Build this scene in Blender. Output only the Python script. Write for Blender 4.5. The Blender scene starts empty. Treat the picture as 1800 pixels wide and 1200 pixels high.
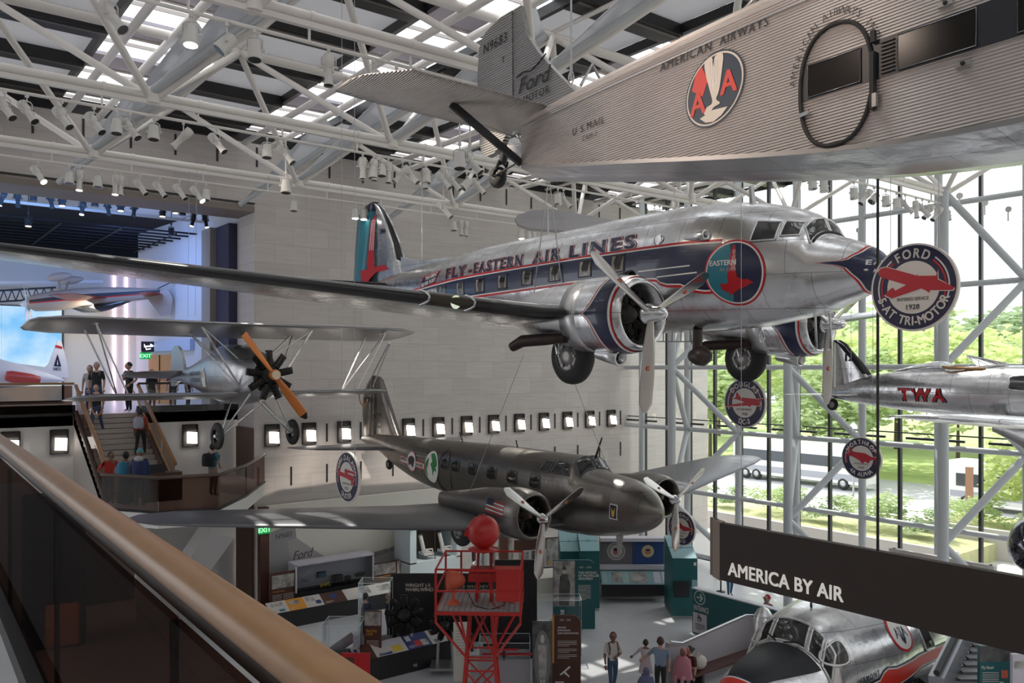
import bpy, bmesh, math, random
from math import sin, cos, pi, radians as rad, sqrt, atan2
from mathutils import Vector as V, Matrix, Euler
random.seed(7)
C = bpy.context.scene.collection
SC = bpy.context.scene
# ------------------------------------------------------------------ camera, sky, sun, exposure
F, PCX, PCY, EYE = 1468.0, 900.0, 648.0, 9.5
cam_d = bpy.data.cameras.new('camera'); cam = bpy.data.objects.new('camera', cam_d); C.objects.link(cam)
cam.location = (0, 0, EYE); cam.rotation_euler = (pi/2, 0, -rad(37.8))
cam_d.sensor_width = 36.0; cam_d.lens = F/1800*36; cam_d.shift_y = 48/1800
cam_d.clip_start = 0.05; cam_d.clip_end = 1000
SC.camera = cam
SC.view_settings.view_transform = 'Standard'; SC.view_settings.look = 'None'
SC.view_settings.gamma = 1; SC.view_settings.use_curve_mapping = False
SC.view_settings.exposure = -0.35
world = bpy.data.worlds.new('sky'); SC.world = world; world.use_nodes = True
bg = world.node_tree.nodes['Background']; bg.inputs[0].default_value = (0.94, 0.96, 1.0, 1); bg.inputs[1].default_value = 3.1

def add_light(name, kind, loc, target, energy, color=(1, 1, 1), size=1.0, size_y=None, angle=60, blend=.5):
    d = bpy.data.lights.new(name, kind); d.energy = energy; d.color = color
    if kind == 'AREA':
        d.shape = 'RECTANGLE'; d.size = size; d.size_y = size_y or size
    if kind == 'SPOT': d.spot_size = rad(angle); d.spot_blend = blend; d.shadow_soft_size = size
    if kind == 'SUN': d.angle = rad(.6)
    o = bpy.data.objects.new(name, d); C.objects.link(o); o.location = loc
    o.rotation_euler = (V(target)-V(loc)).to_track_quat('-Z', 'Y').to_euler()
    return o
add_light('sun', 'SUN', (60, 75, 130), (20, 10, 10), 5.0, (1, .95, .88))
# daylight entering by the skylights and by the curtain wall
add_light('skylight_daylight', 'AREA', (14, 12, 18.3), (14, 12, 0), 900, (1, .97, .94), 30, 34)
# gallery stage lamps: blue wash in the upper gallery, warm spots on the aeroplanes; free-hanging spots added to brighten the exhibits
add_light('gallery_blue_wash', 'AREA', (8.2, 36.5, 14.3), (10.6, 41.5, 12), 190, (.22, .40, 1), 2, 2)
add_light('lintel_blue_wash', 'AREA', (2, 33.7, 15.35), (2, 38.5, 16.4), 420, (.16, .38, 1), 12, .5)
add_light('gallery_white_wash', 'AREA', (8.5, 41, 12), (6.5, 44.8, 10), 110, (1, .95, .85), 2, 1)
for _l, _t, _e, _c in (((4.2, 6.6, 14.4), (9.3, 5.5, 12.9), 420, (1, .80, .66)), ((3.5, 12.4, 14.4), (9.0, 8.0, 12.9), 620, (1, .82, .70)),
                   ((8.0, 12.6, 14.3), (12.5, 12.0, 11.2), 500, (1, .86, .7)), ((4.0, 18.9, 14.4), (13, 20, 11.5), 700, (1, .88, .75)),
                   ((6.0, 18.9, 14.4), (9, 23, 9.5), 350, (1, .9, .8)), ((14.0, 20.6, 14.4), (15.5, 24, 6.2), 500, (1, .86, .7)),
                   ((8.0, 2.0, 13.5), (14, 4, 1.0), 700, (1, .9, .8)), ((13.0, 25.0, 10.5), (15.5, 31, 2.2), 3600, (1, .90, .78)), ((18.0, 25.5, 10.5), (19.0, 31, 2.2), 2600, (1, .92, .82)), ((10.0, 19.0, 9.0), (13.0, 23.0, .6), 800, (1, .92, .84))):
    add_light('stage_and_fill_spot', 'SPOT', _l, _t, _e, _c, .12, angle=55, blend=.8)

# ------------------------------------------------------------------ view helpers: a pixel of the 1800x1200 photo becomes a point in the hall
TH = rad(37.8); RGT = V((cos(TH), -sin(TH), 0)); FWD = V((sin(TH), cos(TH), 0)); EYEV = V((0, 0, EYE))
def ray(px, py): return FWD+RGT*((px-PCX)/F)+V((0, 0, (PCY-py)/F))
def at(px, py, d): return EYEV+ray(px, py)*d
def onz(px, py, z=0): r = ray(px, py); return EYEV+r*((z-EYE)/r.z)
def ony(px, py, y): r = ray(px, py); return EYEV+r*(y/r.y)
def onx(px, py, x): r = ray(px, py); return EYEV+r*(x/r.x)

# ------------------------------------------------------------------ materials
def mat(name, col, rough=.5, metal=0.0, emit=0.0, ecol=None, alpha=None, spec=.5, noise=None, bump=None, coat=0):
    m = bpy.data.materials.new(name); m.use_nodes = True
    nt = m.node_tree; b = nt.nodes['Principled BSDF']
    b.inputs['Base Color'].default_value = (*col, 1); b.inputs['Roughness'].default_value = rough
    b.inputs['Metallic'].default_value = metal; b.inputs['Specular IOR Level'].default_value = spec
    if coat: b.inputs['Coat Weight'].default_value = coat
    if emit:
        b.inputs['Emission Color'].default_value = (*(ecol or col), 1); b.inputs['Emission Strength'].default_value = emit
    if noise:                                   # (scale, amount): mottling of the base colour
        tc = nt.nodes.new('ShaderNodeTexCoord'); n = nt.nodes.new('ShaderNodeTexNoise'); n.inputs['Scale'].default_value = noise[0]
        n.inputs['Detail'].default_value = 6
        nt.links.new(tc.outputs['Object'], n.inputs['Vector'])
        mr = nt.nodes.new('ShaderNodeMapRange'); mr.inputs[3].default_value = 1-noise[1]; mr.inputs[4].default_value = 1+noise[1]
        nt.links.new(n.outputs['Fac'], mr.inputs[0])
        mx = nt.nodes.new('ShaderNodeMix'); mx.data_type = 'RGBA'; mx.blend_type = 'MULTIPLY'; mx.inputs[0].default_value = 1
        mx.inputs[6].default_value = (*col, 1); nt.links.new(mr.outputs[0], mx.inputs[7]); nt.links.new(mx.outputs[2], b.inputs['Base Color'])
        if bump:
            bp = nt.nodes.new('ShaderNodeBump'); bp.inputs['Strength'].default_value = bump; bp.inputs['Distance'].default_value = .02
            nt.links.new(n.outputs['Fac'], bp.inputs['Height']); nt.links.new(bp.outputs[0], b.inputs['Normal'])
    return m
def alu(name, col=(.74, .74, .75), rough=.25, pw=.9, ph=.6, line=.45, vary=.035, plane='xz', wob=.02):
    """skin of riveted metal panels"""
    m = mat(name, col, rough, 1.0); nt = m.node_tree; b = nt.nodes['Principled BSDF']; L = nt.links.new
    tc = nt.nodes.new('ShaderNodeTexCoord'); sp = nt.nodes.new('ShaderNodeSeparateXYZ'); cb = nt.nodes.new('ShaderNodeCombineXYZ')
    L(tc.outputs['Object'], sp.inputs[0]); L(sp.outputs['XYZ'.index(plane[0].upper())], cb.inputs[0]); L(sp.outputs['XYZ'.index(plane[1].upper())], cb.inputs[1])
    br = nt.nodes.new('ShaderNodeTexBrick'); br.inputs['Scale'].default_value = 1; br.inputs['Brick Width'].default_value = pw; br.inputs['Row Height'].default_value = ph
    br.inputs['Mortar Size'].default_value = .006; br.inputs['Mortar Smooth'].default_value = .3
    br.inputs['Color1'].default_value = (*[c*(1-vary) for c in col], 1); br.inputs['Color2'].default_value = (*[min(1, c*(1+vary)) for c in col], 1)
    br.inputs['Mortar'].default_value = (*[c*line for c in col], 1)
    L(cb.outputs[0], br.inputs['Vector']); L(br.outputs['Color'], b.inputs['Base Color'])
    n = nt.nodes.new('ShaderNodeTexNoise'); n.inputs['Scale'].default_value = 2.2; n.inputs['Detail'].default_value = 3; L(tc.outputs['Object'], n.inputs['Vector'])
    mr = nt.nodes.new('ShaderNodeMapRange'); mr.inputs[3].default_value = max(.05, rough-.08); mr.inputs[4].default_value = rough+.1
    L(n.outputs['Fac'], mr.inputs[0]); L(mr.outputs[0], b.inputs['Roughness'])
    bp = nt.nodes.new('ShaderNodeBump'); bp.inputs['Strength'].default_value = 1; bp.inputs['Distance'].default_value = wob
    L(n.outputs['Fac'], bp.inputs['Height']); L(bp.outputs[0], b.inputs['Normal'])
    return m
def glass(name, tint=(1, 1, 1), refl=.6, thru=.95):
    m = bpy.data.materials.new(name); m.use_nodes = True; nt = m.node_tree; nt.nodes.clear(); L = nt.links.new
    o = nt.nodes.new('ShaderNodeOutputMaterial'); t = nt.nodes.new('ShaderNodeBsdfTransparent'); g = nt.nodes.new('ShaderNodeBsdfGlossy')
    t.inputs[0].default_value = (*[c*thru for c in tint], 1); g.inputs['Roughness'].default_value = .02
    fr = nt.nodes.new('ShaderNodeFresnel'); fr.inputs[0].default_value = 1.45
    ml = nt.nodes.new('ShaderNodeMath'); ml.operation = 'MULTIPLY'; ml.inputs[1].default_value = refl; L(fr.outputs[0], ml.inputs[0])
    mx = nt.nodes.new('ShaderNodeMixShader'); L(ml.outputs[0], mx.inputs[0]); L(t.outputs[0], mx.inputs[1]); L(g.outputs[0], mx.inputs[2]); L(mx.outputs[0], o.inputs[0])
    return m
def fabric(name, col, trans):
    m = bpy.data.materials.new(name); m.use_nodes = True; nt = m.node_tree; nt.nodes.clear(); L = nt.links.new
    o = nt.nodes.new('ShaderNodeOutputMaterial'); d = nt.nodes.new('ShaderNodeBsdfDiffuse'); t = nt.nodes.new('ShaderNodeBsdfTranslucent'); mx = nt.nodes.new('ShaderNodeMixShader')
    d.inputs[0].default_value = (*col, 1); t.inputs[0].default_value = (*col, 1); mx.inputs[0].default_value = trans
    L(d.outputs[0], mx.inputs[1]); L(t.outputs[0], mx.inputs[2]); L(mx.outputs[0], o.inputs[0]); return m
def blocks(name, c1, c2, mortar, w, h, msize=.012, axes='xz', rough=.55, vein=.12, offs=(0, 0), offset=.5, freq=2):
    """stone or panel coursing"""
    m = mat(name, c1, rough); nt = m.node_tree; b = nt.nodes['Principled BSDF']; L = nt.links.new
    tc = nt.nodes.new('ShaderNodeTexCoord'); ad = nt.nodes.new('ShaderNodeVectorMath'); ad.operation = 'ADD'
    L(tc.outputs['Object'], ad.inputs[0]); o = [0, 0, 0]; o['xyz'.index(axes[0])] = offs[0]; o['xyz'.index(axes[1])] = offs[1]; ad.inputs[1].default_value = o
    sp = nt.nodes.new('ShaderNodeSeparateXYZ'); cb = nt.nodes.new('ShaderNodeCombineXYZ'); L(ad.outputs[0], sp.inputs[0])
    L(sp.outputs['xyz'.index(axes[0])], cb.inputs[0]); L(sp.outputs['xyz'.index(axes[1])], cb.inputs[1])
    br = nt.nodes.new('ShaderNodeTexBrick'); br.offset = offset; br.offset_frequency = freq
    br.inputs['Scale'].default_value = 1; br.inputs['Brick Width'].default_value = w; br.inputs['Row Height'].default_value = h
    br.inputs['Mortar Size'].default_value = msize; br.inputs['Mortar Smooth'].default_value = .1; br.inputs['Bias'].default_value = 0
    br.inputs['Color1'].default_value = (*c1, 1); br.inputs['Color2'].default_value = (*c2, 1); br.inputs['Mortar'].default_value = (*mortar, 1)
    L(cb.outputs[0], br.inputs['Vector'])
    mp = nt.nodes.new('ShaderNodeMapping'); mp.inputs['Scale'].default_value = (.5, 5, 1) if axes[1] == 'z' else (1, 1, 1); L(cb.outputs[0], mp.inputs[0])
    n = nt.nodes.new('ShaderNodeTexNoise'); n.inputs['Scale'].default_value = 1.6; n.inputs['Detail'].default_value = 7; n.inputs['Distortion'].default_value = .6; L(mp.outputs[0], n.inputs['Vector'])
    mr = nt.nodes.new('ShaderNodeMapRange'); mr.inputs[3].default_value = 1-vein; mr.inputs[4].default_value = 1+vein; L(n.outputs['Fac'], mr.inputs[0])
    mx = nt.nodes.new('ShaderNodeMix'); mx.data_type = 'RGBA'; mx.blend_type = 'MULTIPLY'; mx.inputs[0].default_value = 1
    L(br.outputs['Color'], mx.inputs[6]); L(mr.outputs[0], mx.inputs[7]); L(mx.outputs[2], b.inputs['Base Color'])
    return m
M = dict(
 marble=blocks('pale_marble', (.56, .51, .485), (.495, .45, .43), (.42, .38, .365), 1.52, .76, .010, 'xz', .5, .16, (.2, .05)),
 white=mat('white_paint', (.74, .73, .72), .5), steel=mat('white_steel', (.75, .71, .675), .4), plaster=mat('gallery_plaster', (.62, .60, .58), .7),
 black=mat('black_metal', (.012, .012, .013), .45), blackm=mat('matt_black', (.02, .019, .019), .7), mullion=mat('dark_mullion', (.03, .03, .034), .4),
 tube=mat('grey_steel_tube', (.50, .52, .54), .38), sail=fabric('sail_fabric', (.66, .67, .70), .35), shade=fabric('roof_shade_fabric', (.56, .56, .58), .09),
 louvre=mat('louvre_panel', (.36, .33, .38), .6), floor=blocks('pale_terrazzo', (.62, .62, .64), (.59, .59, .61), (.46, .46, .47), 4.5, 4.5, .012, 'xy', .32, .10),
 glass=glass('clear_glass'), paneglass=glass('curtain_wall_glass', (.97, 1, .99), .10, .97), dark_glass=glass('tinted_glass', (.50, .40, .35), .10, .95), rail_glass=glass('smoked_glass', (.30, .215, .18), .10, .95),
 vitrine=glass('vitrine_glass', (.95, .98, 1), 1.0, .96), wood=mat('handrail_wood', (.30, .15, .055), .34, noise=(7, .25)),
 alu=alu('polished_aluminium'), alu2=alu('brushed_aluminium', (.70, .70, .70), .32), chrome=mat('chrome', (.85, .85, .86), .12, 1.0), zinc=mat('dull_metal', (.45, .45, .46), .35, 1.0),
 blade=mat('blade_metal', (.50, .48, .46), .26, 1.0), hubm=mat('wheel_hub_grey', (.30, .29, .28), .4, .7),
 rubber=mat('tyre_rubber', (.016, .015, .015), .6), boot=mat('black_rubber_boot', (.012, .012, .013), .28), navy=mat('navy_paint', (.010, .016, .06), .3, coat=.4),
 red=mat('red_paint', (.55, .012, .02), .35), redb=mat('beacon_red', (.44, .016, .012), .35), teal=mat('teal_paint', (.03, .22, .29), .35), cream=mat('cream_paint', (.78, .74, .66), .5),
 ink=mat('dark_lettering', (.012, .012, .016), .5), whitel=mat('white_lettering', (.82, .80, .77), .5), engine=mat('engine_black', (.016, .015, .014), .45, .2),
)
# ------------------------------------------------------------------ mesh builder
TXT = {}
def text_mesh(s, bold=0.0, space=1.0):
    k = (s, bold, space)
    if k not in TXT:
        cu = bpy.data.curves.new('t', 'FONT'); cu.body = s; cu.size = 1; cu.offset = bold; cu.space_character = space; cu.resolution_u = 3
        o = bpy.data.objects.new('t', cu); C.objects.link(o)
        me = bpy.data.meshes.new_from_object(o.evaluated_get(bpy.context.evaluated_depsgraph_get()))
        vs = [tuple(v.co[:2]) for v in me.vertices]; fs = [tuple(p.vertices) for p in me.polygons]
        bpy.data.objects.remove(o); bpy.data.curves.remove(cu); bpy.data.meshes.remove(me)
        if vs:
            x0 = min(v[0] for v in vs); x1 = max(v[0] for v in vs); y0 = min(v[1] for v in vs); y1 = max(v[1] for v in vs)
        else: x0 = x1 = y0 = y1 = 0
        TXT[k] = (vs, fs, x0, x1, y0, y1)
    return TXT[k]
def shifts(b):
    if b <= .008: return [(0, 0)]
    if b <= .022: return [(-b, 0), (b, 0)]
    return [(-b, -b*.6), (b, -b*.6), (-b, b*.6), (b, b*.6), (0, 0)]
def local(o): return Matrix.LocRotScale(o.location, o.rotation_euler, o.scale)
def frame(z, up=(0, 0, 1)):
    z = V(z).normalized(); up = V(up)
    if abs(z.dot(up)) > .99: up = V((0, 1, 0))
    x = up.cross(z).normalized(); return x, z.cross(x), z
class MB:
    def __init__(s): s.v = []; s.f = []; s.m = []; s.s = []
    def add(s, vs, fs, mi=0, smooth=False):
        n = len(s.v); s.v += [V(p) for p in vs]
        for i, f in enumerate(fs):
            s.f.append([n+k for k in f]); s.m.append(mi[i] if isinstance(mi, (list, tuple)) else mi); s.s.append(smooth)
        return s
    def box(s, c, d, mi=0, rz=0, rot=None):
        h = V(d)/2; R = Euler(rot).to_matrix() if rot else Matrix.Rotation(rz, 3, 'Z')
        vs = [V(c)+R@V((h.x*i, h.y*j, h.z*k)) for i in (-1, 1) for j in (-1, 1) for k in (-1, 1)]
        return s.add(vs, [(0, 1, 3, 2), (4, 6, 7, 5), (0, 4, 5, 1), (2, 3, 7, 6), (0, 2, 6, 4), (1, 5, 7, 3)], mi)
    def bar(s, p, q, w, h, mi=0, up=(0, 0, 1)):
        p, q = V(p), V(q); x, y, z = frame(q-p, up)
        vs = [b+x*(w/2*i)+y*(h/2*j) for b in (p, q) for i, j in ((-1, -1), (1, -1), (1, 1), (-1, 1))]
        return s.add(vs, [(3, 2, 1, 0), (4, 5, 6, 7)]+[(i, (i+1) % 4, 4+(i+1) % 4, 4+i) for i in range(4)], mi)
    def tube(s, p, q, r, r2=None, n=10, mi=0, cap=True):
        p, q = V(p), V(q); r2 = r if r2 is None else r2; x, y, z = frame(q-p)
        vs = [b+(x*cos(2*pi*i/n)+y*sin(2*pi*i/n))*rr for b, rr in ((p, r), (q, r2)) for i in range(n)]
        s.add(vs, [(i, (i+1) % n, n+(i+1) % n, n+i) for i in range(n)], mi, True)
        if cap: s.add(vs, [tuple(range(n))[::-1], tuple(range(n, 2*n))], mi)
        return s
    def path(s, pts, r, n=8, closed=False, mi=0):
        pts = [V(p) for p in pts]; N = len(pts); rings = []
        up = V((0, 0, 1))
        for i, p in enumerate(pts):
            a = pts[(i-1) % N] if (closed or i) else p; b = pts[(i+1) % N] if (closed or i < N-1) else p
            x, y, z = frame(b-a, up); rr = r[i] if isinstance(r, (list, tuple)) else r
            rings.append([p+(x*cos(2*pi*k/n)+y*sin(2*pi*k/n))*rr for k in range(n)])
        return s.loft(rings, loop=closed, mi=mi)
    def loft(s, rings, loop=False, cap=True, mi=0, smooth=True, closed=True):
        n = len(rings[0]); N = len(rings); vs = [p for r in rings for p in r]; fs = []; ms = []
        for i in range(N if loop else N-1):
            j = (i+1) % N
            for k in range(n if closed else n-1):
                fs.append((i*n+k, i*n+(k+1) % n, j*n+(k+1) % n, j*n+k)); ms.append(mi(i, k) if callable(mi) else mi)
        s.add(vs, fs, ms, smooth)
        if cap and not loop: s.add(vs, [tuple(range(n))[::-1], tuple(range((N-1)*n, N*n))], [ms[0], ms[-1]])
        return s
    def lathe(s, o, ax, prof, n=32, mi=0, cap=True, up=(0, 0, 1)):
        """prof: (distance along ax, radius)"""
        x, y, z = frame(ax, up); o = V(o)
        return s.loft([[o+z*t+(x*cos(2*pi*k/n)+y*sin(2*pi*k/n))*max(r, 1e-4) for k in range(n)] for t, r in prof], cap=cap, mi=(lambda i, k: mi[i]) if isinstance(mi, (list, tuple)) else mi)
    def sphere(s, c, r, n=16, mi=0, sq=(1, 1, 1)):
        c = V(c); rings = [[c+V((sin(a)*cos(b)*r*sq[0], sin(a)*sin(b)*r*sq[1], cos(a)*r*sq[2])) for b in [2*pi*k/n for k in range(n)]] for a in [max(1e-3, min(pi-1e-3, pi*i/(n//2+1))) for i in range(n//2+2)]]
        return s.loft(rings[::-1], mi=mi)
    def prism(s, poly, o, u, v, d, mi=0):
        """poly in (u, v), extruded from o by vector d"""
        o, u, v, d = V(o), V(u), V(v), V(d); n = len(poly); a = [o+u*p[0]+v*p[1] for p in poly]; b = [p+d for p in a]
        return s.add(a+b, [tuple(range(n))[::-1], tuple(range(n, 2*n))]+[(i, (i+1) % n, n+(i+1) % n, n+i) for i in range(n)], mi)
    def poly(s, pts, mi=0): return s.add(pts, [tuple(range(len(pts)))], mi)
    def text(s, t, fn, h=1.0, x=0.0, y=0.0, align='L', bold=.015, space=1.0, mi=0, width=None, shear=0):
        """lettering; fn maps (u, v) to a point; h = cap height"""
        vs, fs, x0, x1, y0, y1 = text_mesh(t, 0, space); k = h/.70; w = (x1-x0)*k; kx = k
        if width and w: kx = k*width/w; w = width
        ox = x-(0 if align == 'L' else w/2 if align == 'C' else w)
        a0, b0 = fn(ox, y), None; nn = (fn(ox+.01, y)-a0).cross(fn(ox, y+.01)-a0).normalized()*.0007
        for j, (sx, sy) in enumerate(shifts(bold)): s.add([fn(ox+(a-x0+sx)*kx+shear*(b+sy)*k, y+(b+sy)*k)+nn*j for a, b in vs], fs, mi)
        return s
    def arctext(s, t, fn, r, mid, h, bold=.02, mi=0, inward=False, gap=1.12):
        """text on a circle; mid in radians from +v clockwise"""
        ws = [(text_mesh(c)[3]-text_mesh(c)[2])*h/.7*.86 if c != ' ' else h*.35 for c in t]
        g = h*.2; tot = sum(ws)+g*(len(t)-1); a = mid+(-tot/2/r if not inward else tot/2/r)
        for c, w in zip(t, ws):
            am = a+(w/2/r if not inward else -w/2/r)
            if c != ' ':
                vs, fs, x0, x1, y0, y1 = text_mesh(c); k = h/.7
                a0 = fn(0, 0); nn = (fn(.01, 0)-a0).cross(fn(0, .01)-a0).normalized()*.0007
                for j, (sx, sy) in enumerate(shifts(bold)):
                    out = []
                    for p, q in vs:
                        lx = (p+sx-(x0+x1)/2)*k*.86; ly = (q+sy)*k
                        if not inward: out.append(fn(sin(am)*(r+ly)+cos(am)*lx, cos(am)*(r+ly)-sin(am)*lx))
                        else: out.append(fn(sin(am)*(r-h+ly)-cos(am)*lx if False else sin(am)*(r-ly)-cos(am)*lx, cos(am)*(r-ly)+sin(am)*lx))
                    s.add([q+nn*j for q in out], fs, mi)
            a += (w+g)/r*(1 if not inward else -1)
        return s
    def decal(s, poly, fn, cuts=3, mi=0):
        """flat outline triangulated, refined and laid on a surface by fn(u, v)"""
        bm = bmesh.new(); f = bm.faces.new([bm.verts.new((p[0], p[1], 0)) for p in poly]); bmesh.ops.triangulate(bm, faces=[f])
        if cuts: bmesh.ops.subdivide_edges(bm, edges=bm.edges[:], cuts=cuts, use_grid_fill=True)
        bm.verts.index_update(); s.add([fn(v.co.x, v.co.y) for v in bm.verts], [tuple(v.index for v in f.verts) for f in bm.faces], mi, True); bm.free(); return s
    def strip(s, lo, hi, fn, n=40, m=6, mi=0):
        """band between two polylines lo, hi of (u, v) sharing the same u range"""
        def ev(l, t):
            u = l[0][0]+(l[-1][0]-l[0][0])*t
            for a, b in zip(l, l[1:]):
                if (u-a[0])*(u-b[0]) <= 1e-9 and a[0] != b[0]:
                    return u, a[1]+(b[1]-a[1])*(u-a[0])/(b[0]-a[0])
            return l[-1]
        rows = []
        for i in range(n+1):
            a = ev(lo, i/n); b = ev(hi, i/n)
            rows.append([fn(a[0], a[1]+(b[1]-a[1])*j/m) for j in range(m+1)])
        return s.loft(rows, cap=False, mi=mi, closed=False)
    def build(s, name, mats, parent=None, world=False, label=None, cat=None, group=None, kind=None, origin=None):
        me = bpy.data.meshes.new(name); vs = s.v; o = bpy.data.objects.new(name, me); C.objects.link(o)
        if parent is not None:
            if world:
                P = parent; mt = local(P)
                while P.parent: P = P.parent; mt = local(P)@mt
                iv = mt.inverted(); vs = [iv@p for p in vs]
            o.parent = parent
        else:
            if origin is None:
                origin = V((sum(p.x for p in vs)/len(vs), sum(p.y for p in vs)/len(vs), min(p.z for p in vs)))
            if kind != 'structure': o.location = origin; vs = [p-o.location for p in vs]
        me.from_pydata([tuple(p) for p in vs], [], s.f); me.polygons.foreach_set('material_index', s.m); me.polygons.foreach_set('use_smooth', s.s)
        for m in (mats if isinstance(mats, (list, tuple)) else [mats]): me.materials.append(M[m] if isinstance(m, str) else m)
        me.update()
        tag(o, label, cat, group, kind); return o
def tag(o, label=None, cat=None, group=None, kind=None):
    if label: o['label'] = label
    if cat: o['category'] = cat
    if group: o['group'] = group
    if kind: o['kind'] = kind
    return o
def thing(name, label, cat, loc=(0, 0, 0), rot=(0, 0, 0), group=None, kind=None):
    o = bpy.data.objects.new(name, None); C.objects.link(o); o.location = loc; o.rotation_euler = rot; o.empty_display_size = .2
    return tag(o, label, cat, group, kind)
def dup(o, loc=None, rot=None, label=None, group=None, parent=None):
    c = o.copy(); C.objects.link(c)
    if parent is not None: c.parent = parent
    if loc is not None: c.location = loc
    if rot is not None: c.rotation_euler = rot
    if label: c['label'] = label
    if group: c['group'] = group
    for ch in list(o.children): dup(ch, parent=c)
    return c
def struct(name, mb, mats): return mb.build(name, mats, kind='structure')
def lerp_tab(tab, x):
    """smooth interpolation in a table of rows sorted by the first column"""
    if x <= tab[0][0]: return tab[0][1:]
    if x >= tab[-1][0]: return tab[-1][1:]
    for i in range(len(tab)-1):
        if tab[i][0] <= x <= tab[i+1][0]:
            t = (x-tab[i][0])/(tab[i+1][0]-tab[i][0]); out = []
            for k in range(1, len(tab[0])):
                p1, p2 = tab[i][k], tab[i+1][k]; h = tab[i+1][0]-tab[i][0]
                def sl(a, b): return (tab[b][k]-tab[a][k])/(tab[b][0]-tab[a][0])
                d = sl(i, i+1)
                m1 = d if i == 0 else (0 if sl(i-1, i)*d <= 0 else 2*sl(i-1, i)*d/(sl(i-1, i)+d))
                m2 = d if i+2 >= len(tab) else (0 if sl(i+1, i+2)*d <= 0 else 2*sl(i+1, i+2)*d/(sl(i+1, i+2)+d))
                out.append((2*t**3-3*t*t+1)*p1+(t**3-2*t*t+t)*h*m1+(-2*t**3+3*t*t)*p2+(t**3-t*t)*h*m2)
            return out
# ================================================================== THE HALL
YW, XG, XC, ZC = 31.6, 32.7, 32.1, 15.6        # marble wall, curtain wall glass, its columns, truss bottom chord
struct('floor', MB().box((10, 15, -.15), (48, 62, .3)), 'floor')
# marble wall, its lintel over the upper gallery, the return of the pier
w = MB(); w.box(((11.9+39)/2, YW+.9, 9.1), (39-11.9, 1.8, 18.2)); w.box((1.45, YW+.85, 16.98), (20.9, 1.7, 2.44)); struct('wall_back', w, 'marble')
MARK = []
slit = MB()
for k in range(-3, 20):
    slit.box((4.41+1.52*k, YW-.004, 17.68), (.07, .05, .76))
for k in range(13):
    for z in (6.9, 5.25): slit.box((13.4+1.535*k, YW-.004, z), (.07, .05, .74))
struct('trim_1', slit, 'black')
struct('trim_2', MB().box((10, YW+.7, 18.45), (46, 1.4, .5)), 'black')
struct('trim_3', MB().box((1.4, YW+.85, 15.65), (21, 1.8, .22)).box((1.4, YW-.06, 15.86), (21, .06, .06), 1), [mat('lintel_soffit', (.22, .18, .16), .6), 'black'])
# the hall behind and beside the camera
struct('wall_front', MB().box((10, -14.2, 9.2), (46, .4, 18.6)), 'marble')
struct('wall_left', MB().box((-12.2, 8.5, 9.2), (.4, 46, 18.6)), 'plaster')
# ------------------------------------------------------------------ roof: opaque shade panels, black troughs, skylight strips, tubes
NX = [5.1+6.1*k for k in range(-3, 5)]; NY = [31.3, 25.8, 19.7, 13.6, 7.5, 1.4, -4.7]
roof = MB(); tr = MB(); lou = MB()
for i, x in enumerate(NX):
    roof.poly([(x+2.5, -14, 18.75), (x+6.1, -14, 18.75), (x+6.1, 32, 18.75), (x+2.5, 32, 18.75)])
    for k in range(-7, 4):
        y = 24.35+3.05*k
        if y < -13.5: continue
        tr.box((x+4.3, y, 18.55), (3.6, .72, .30)); tr.box((x+4.3, y-.2, 18.39), (3.6, .1, .05), 1); tr.box((x+4.3, y+.52, 18.62), (3.6, .16, .12), 1)
        lou.box((x+1.25, y+.1, 18.85), (2.5, 1.1, .1)); lou.box((x+1.25, y+.72, 18.86), (2.5, .12, .2), 1); lou.box((x+1.25, y+1.6, 18.9), (2.5, .05, .1), 1)
    tr.box((x+2.5, 9, 18.58), (.14, 46, .26)); tr.box((x+6.1, 9, 18.58), (.14, 46, .26))
struct('ceiling', roof, 'shade'); struct('ceiling_trough', tr, ['black', mat('trough_rail', (.13, .12, .11), .4, .6)]); struct('ceiling_louvre', lou, ['louvre', mat('louvre_bar', (.42, .38, .36), .5)])
sk = MB()
for x in NX: sk.poly([(x, -14, 19.05), (x+2.5, -14, 19.05), (x+2.5, 32, 19.05), (x, 32, 19.05)])
struct('window_20', sk, 'paneglass')
TY = [28.55, 22.75, 16.65, 10.55, 4.45, -1.65]
top = MB()
for y in TY:
    top.tube((-14, y, 18.2), (31.5, y, 18.2), .13)
for x in NX:
    for dx in (.25, 1.25): top.tube((x+dx, -12, 18.1), (x+dx, 31.4, 18.1), .11)
    top.tube((x+3.05, -12, 18.3), (x+3.05, 31.4, 18.3), .06)
struct('ceiling_top_chord', top, 'steel')
truss_lbl = ['nearest the marble wall', 'before the marble wall', 'over the silver airliner', 'over the corrugated tail']
for ti, y in enumerate(NY[:5]):
    t = MB()
    if ti: t.tube((-12, y, ZC), (29.4, y, ZC), .1, n=14); t.box((8.7, y-.02, ZC-.15), (41.4, .11, .1)); t.tube((-12, y, ZC-.44), (29.2, y, ZC-.44), .035)
    for x in NX:
        if ti:
            for k in range(3): t.tube((x+1+k*2.03, y, ZC), (x+1.07+k*2.03, y, ZC), .115, n=14); t.bar((x+1+k*2.03, y, ZC-.1), (x+1+k*2.03, y, ZC-.46), .03, .05)
        if ti == 0: continue
        for sx in (-1, 1):
            for yy in (TY[ti-1], TY[ti]): t.tube((x+.1*sx, y+.05*(1 if yy > y else -1), ZC), (x+3.05*sx, yy, 18.2), .085, n=12)
        t.lathe((x, y, ZC-.17), (0, 0, 1), [(0, .16), (.3, .17), (.36, .1)], 14)
    if t.v: struct('ceiling_truss', t, 'steel')
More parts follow.
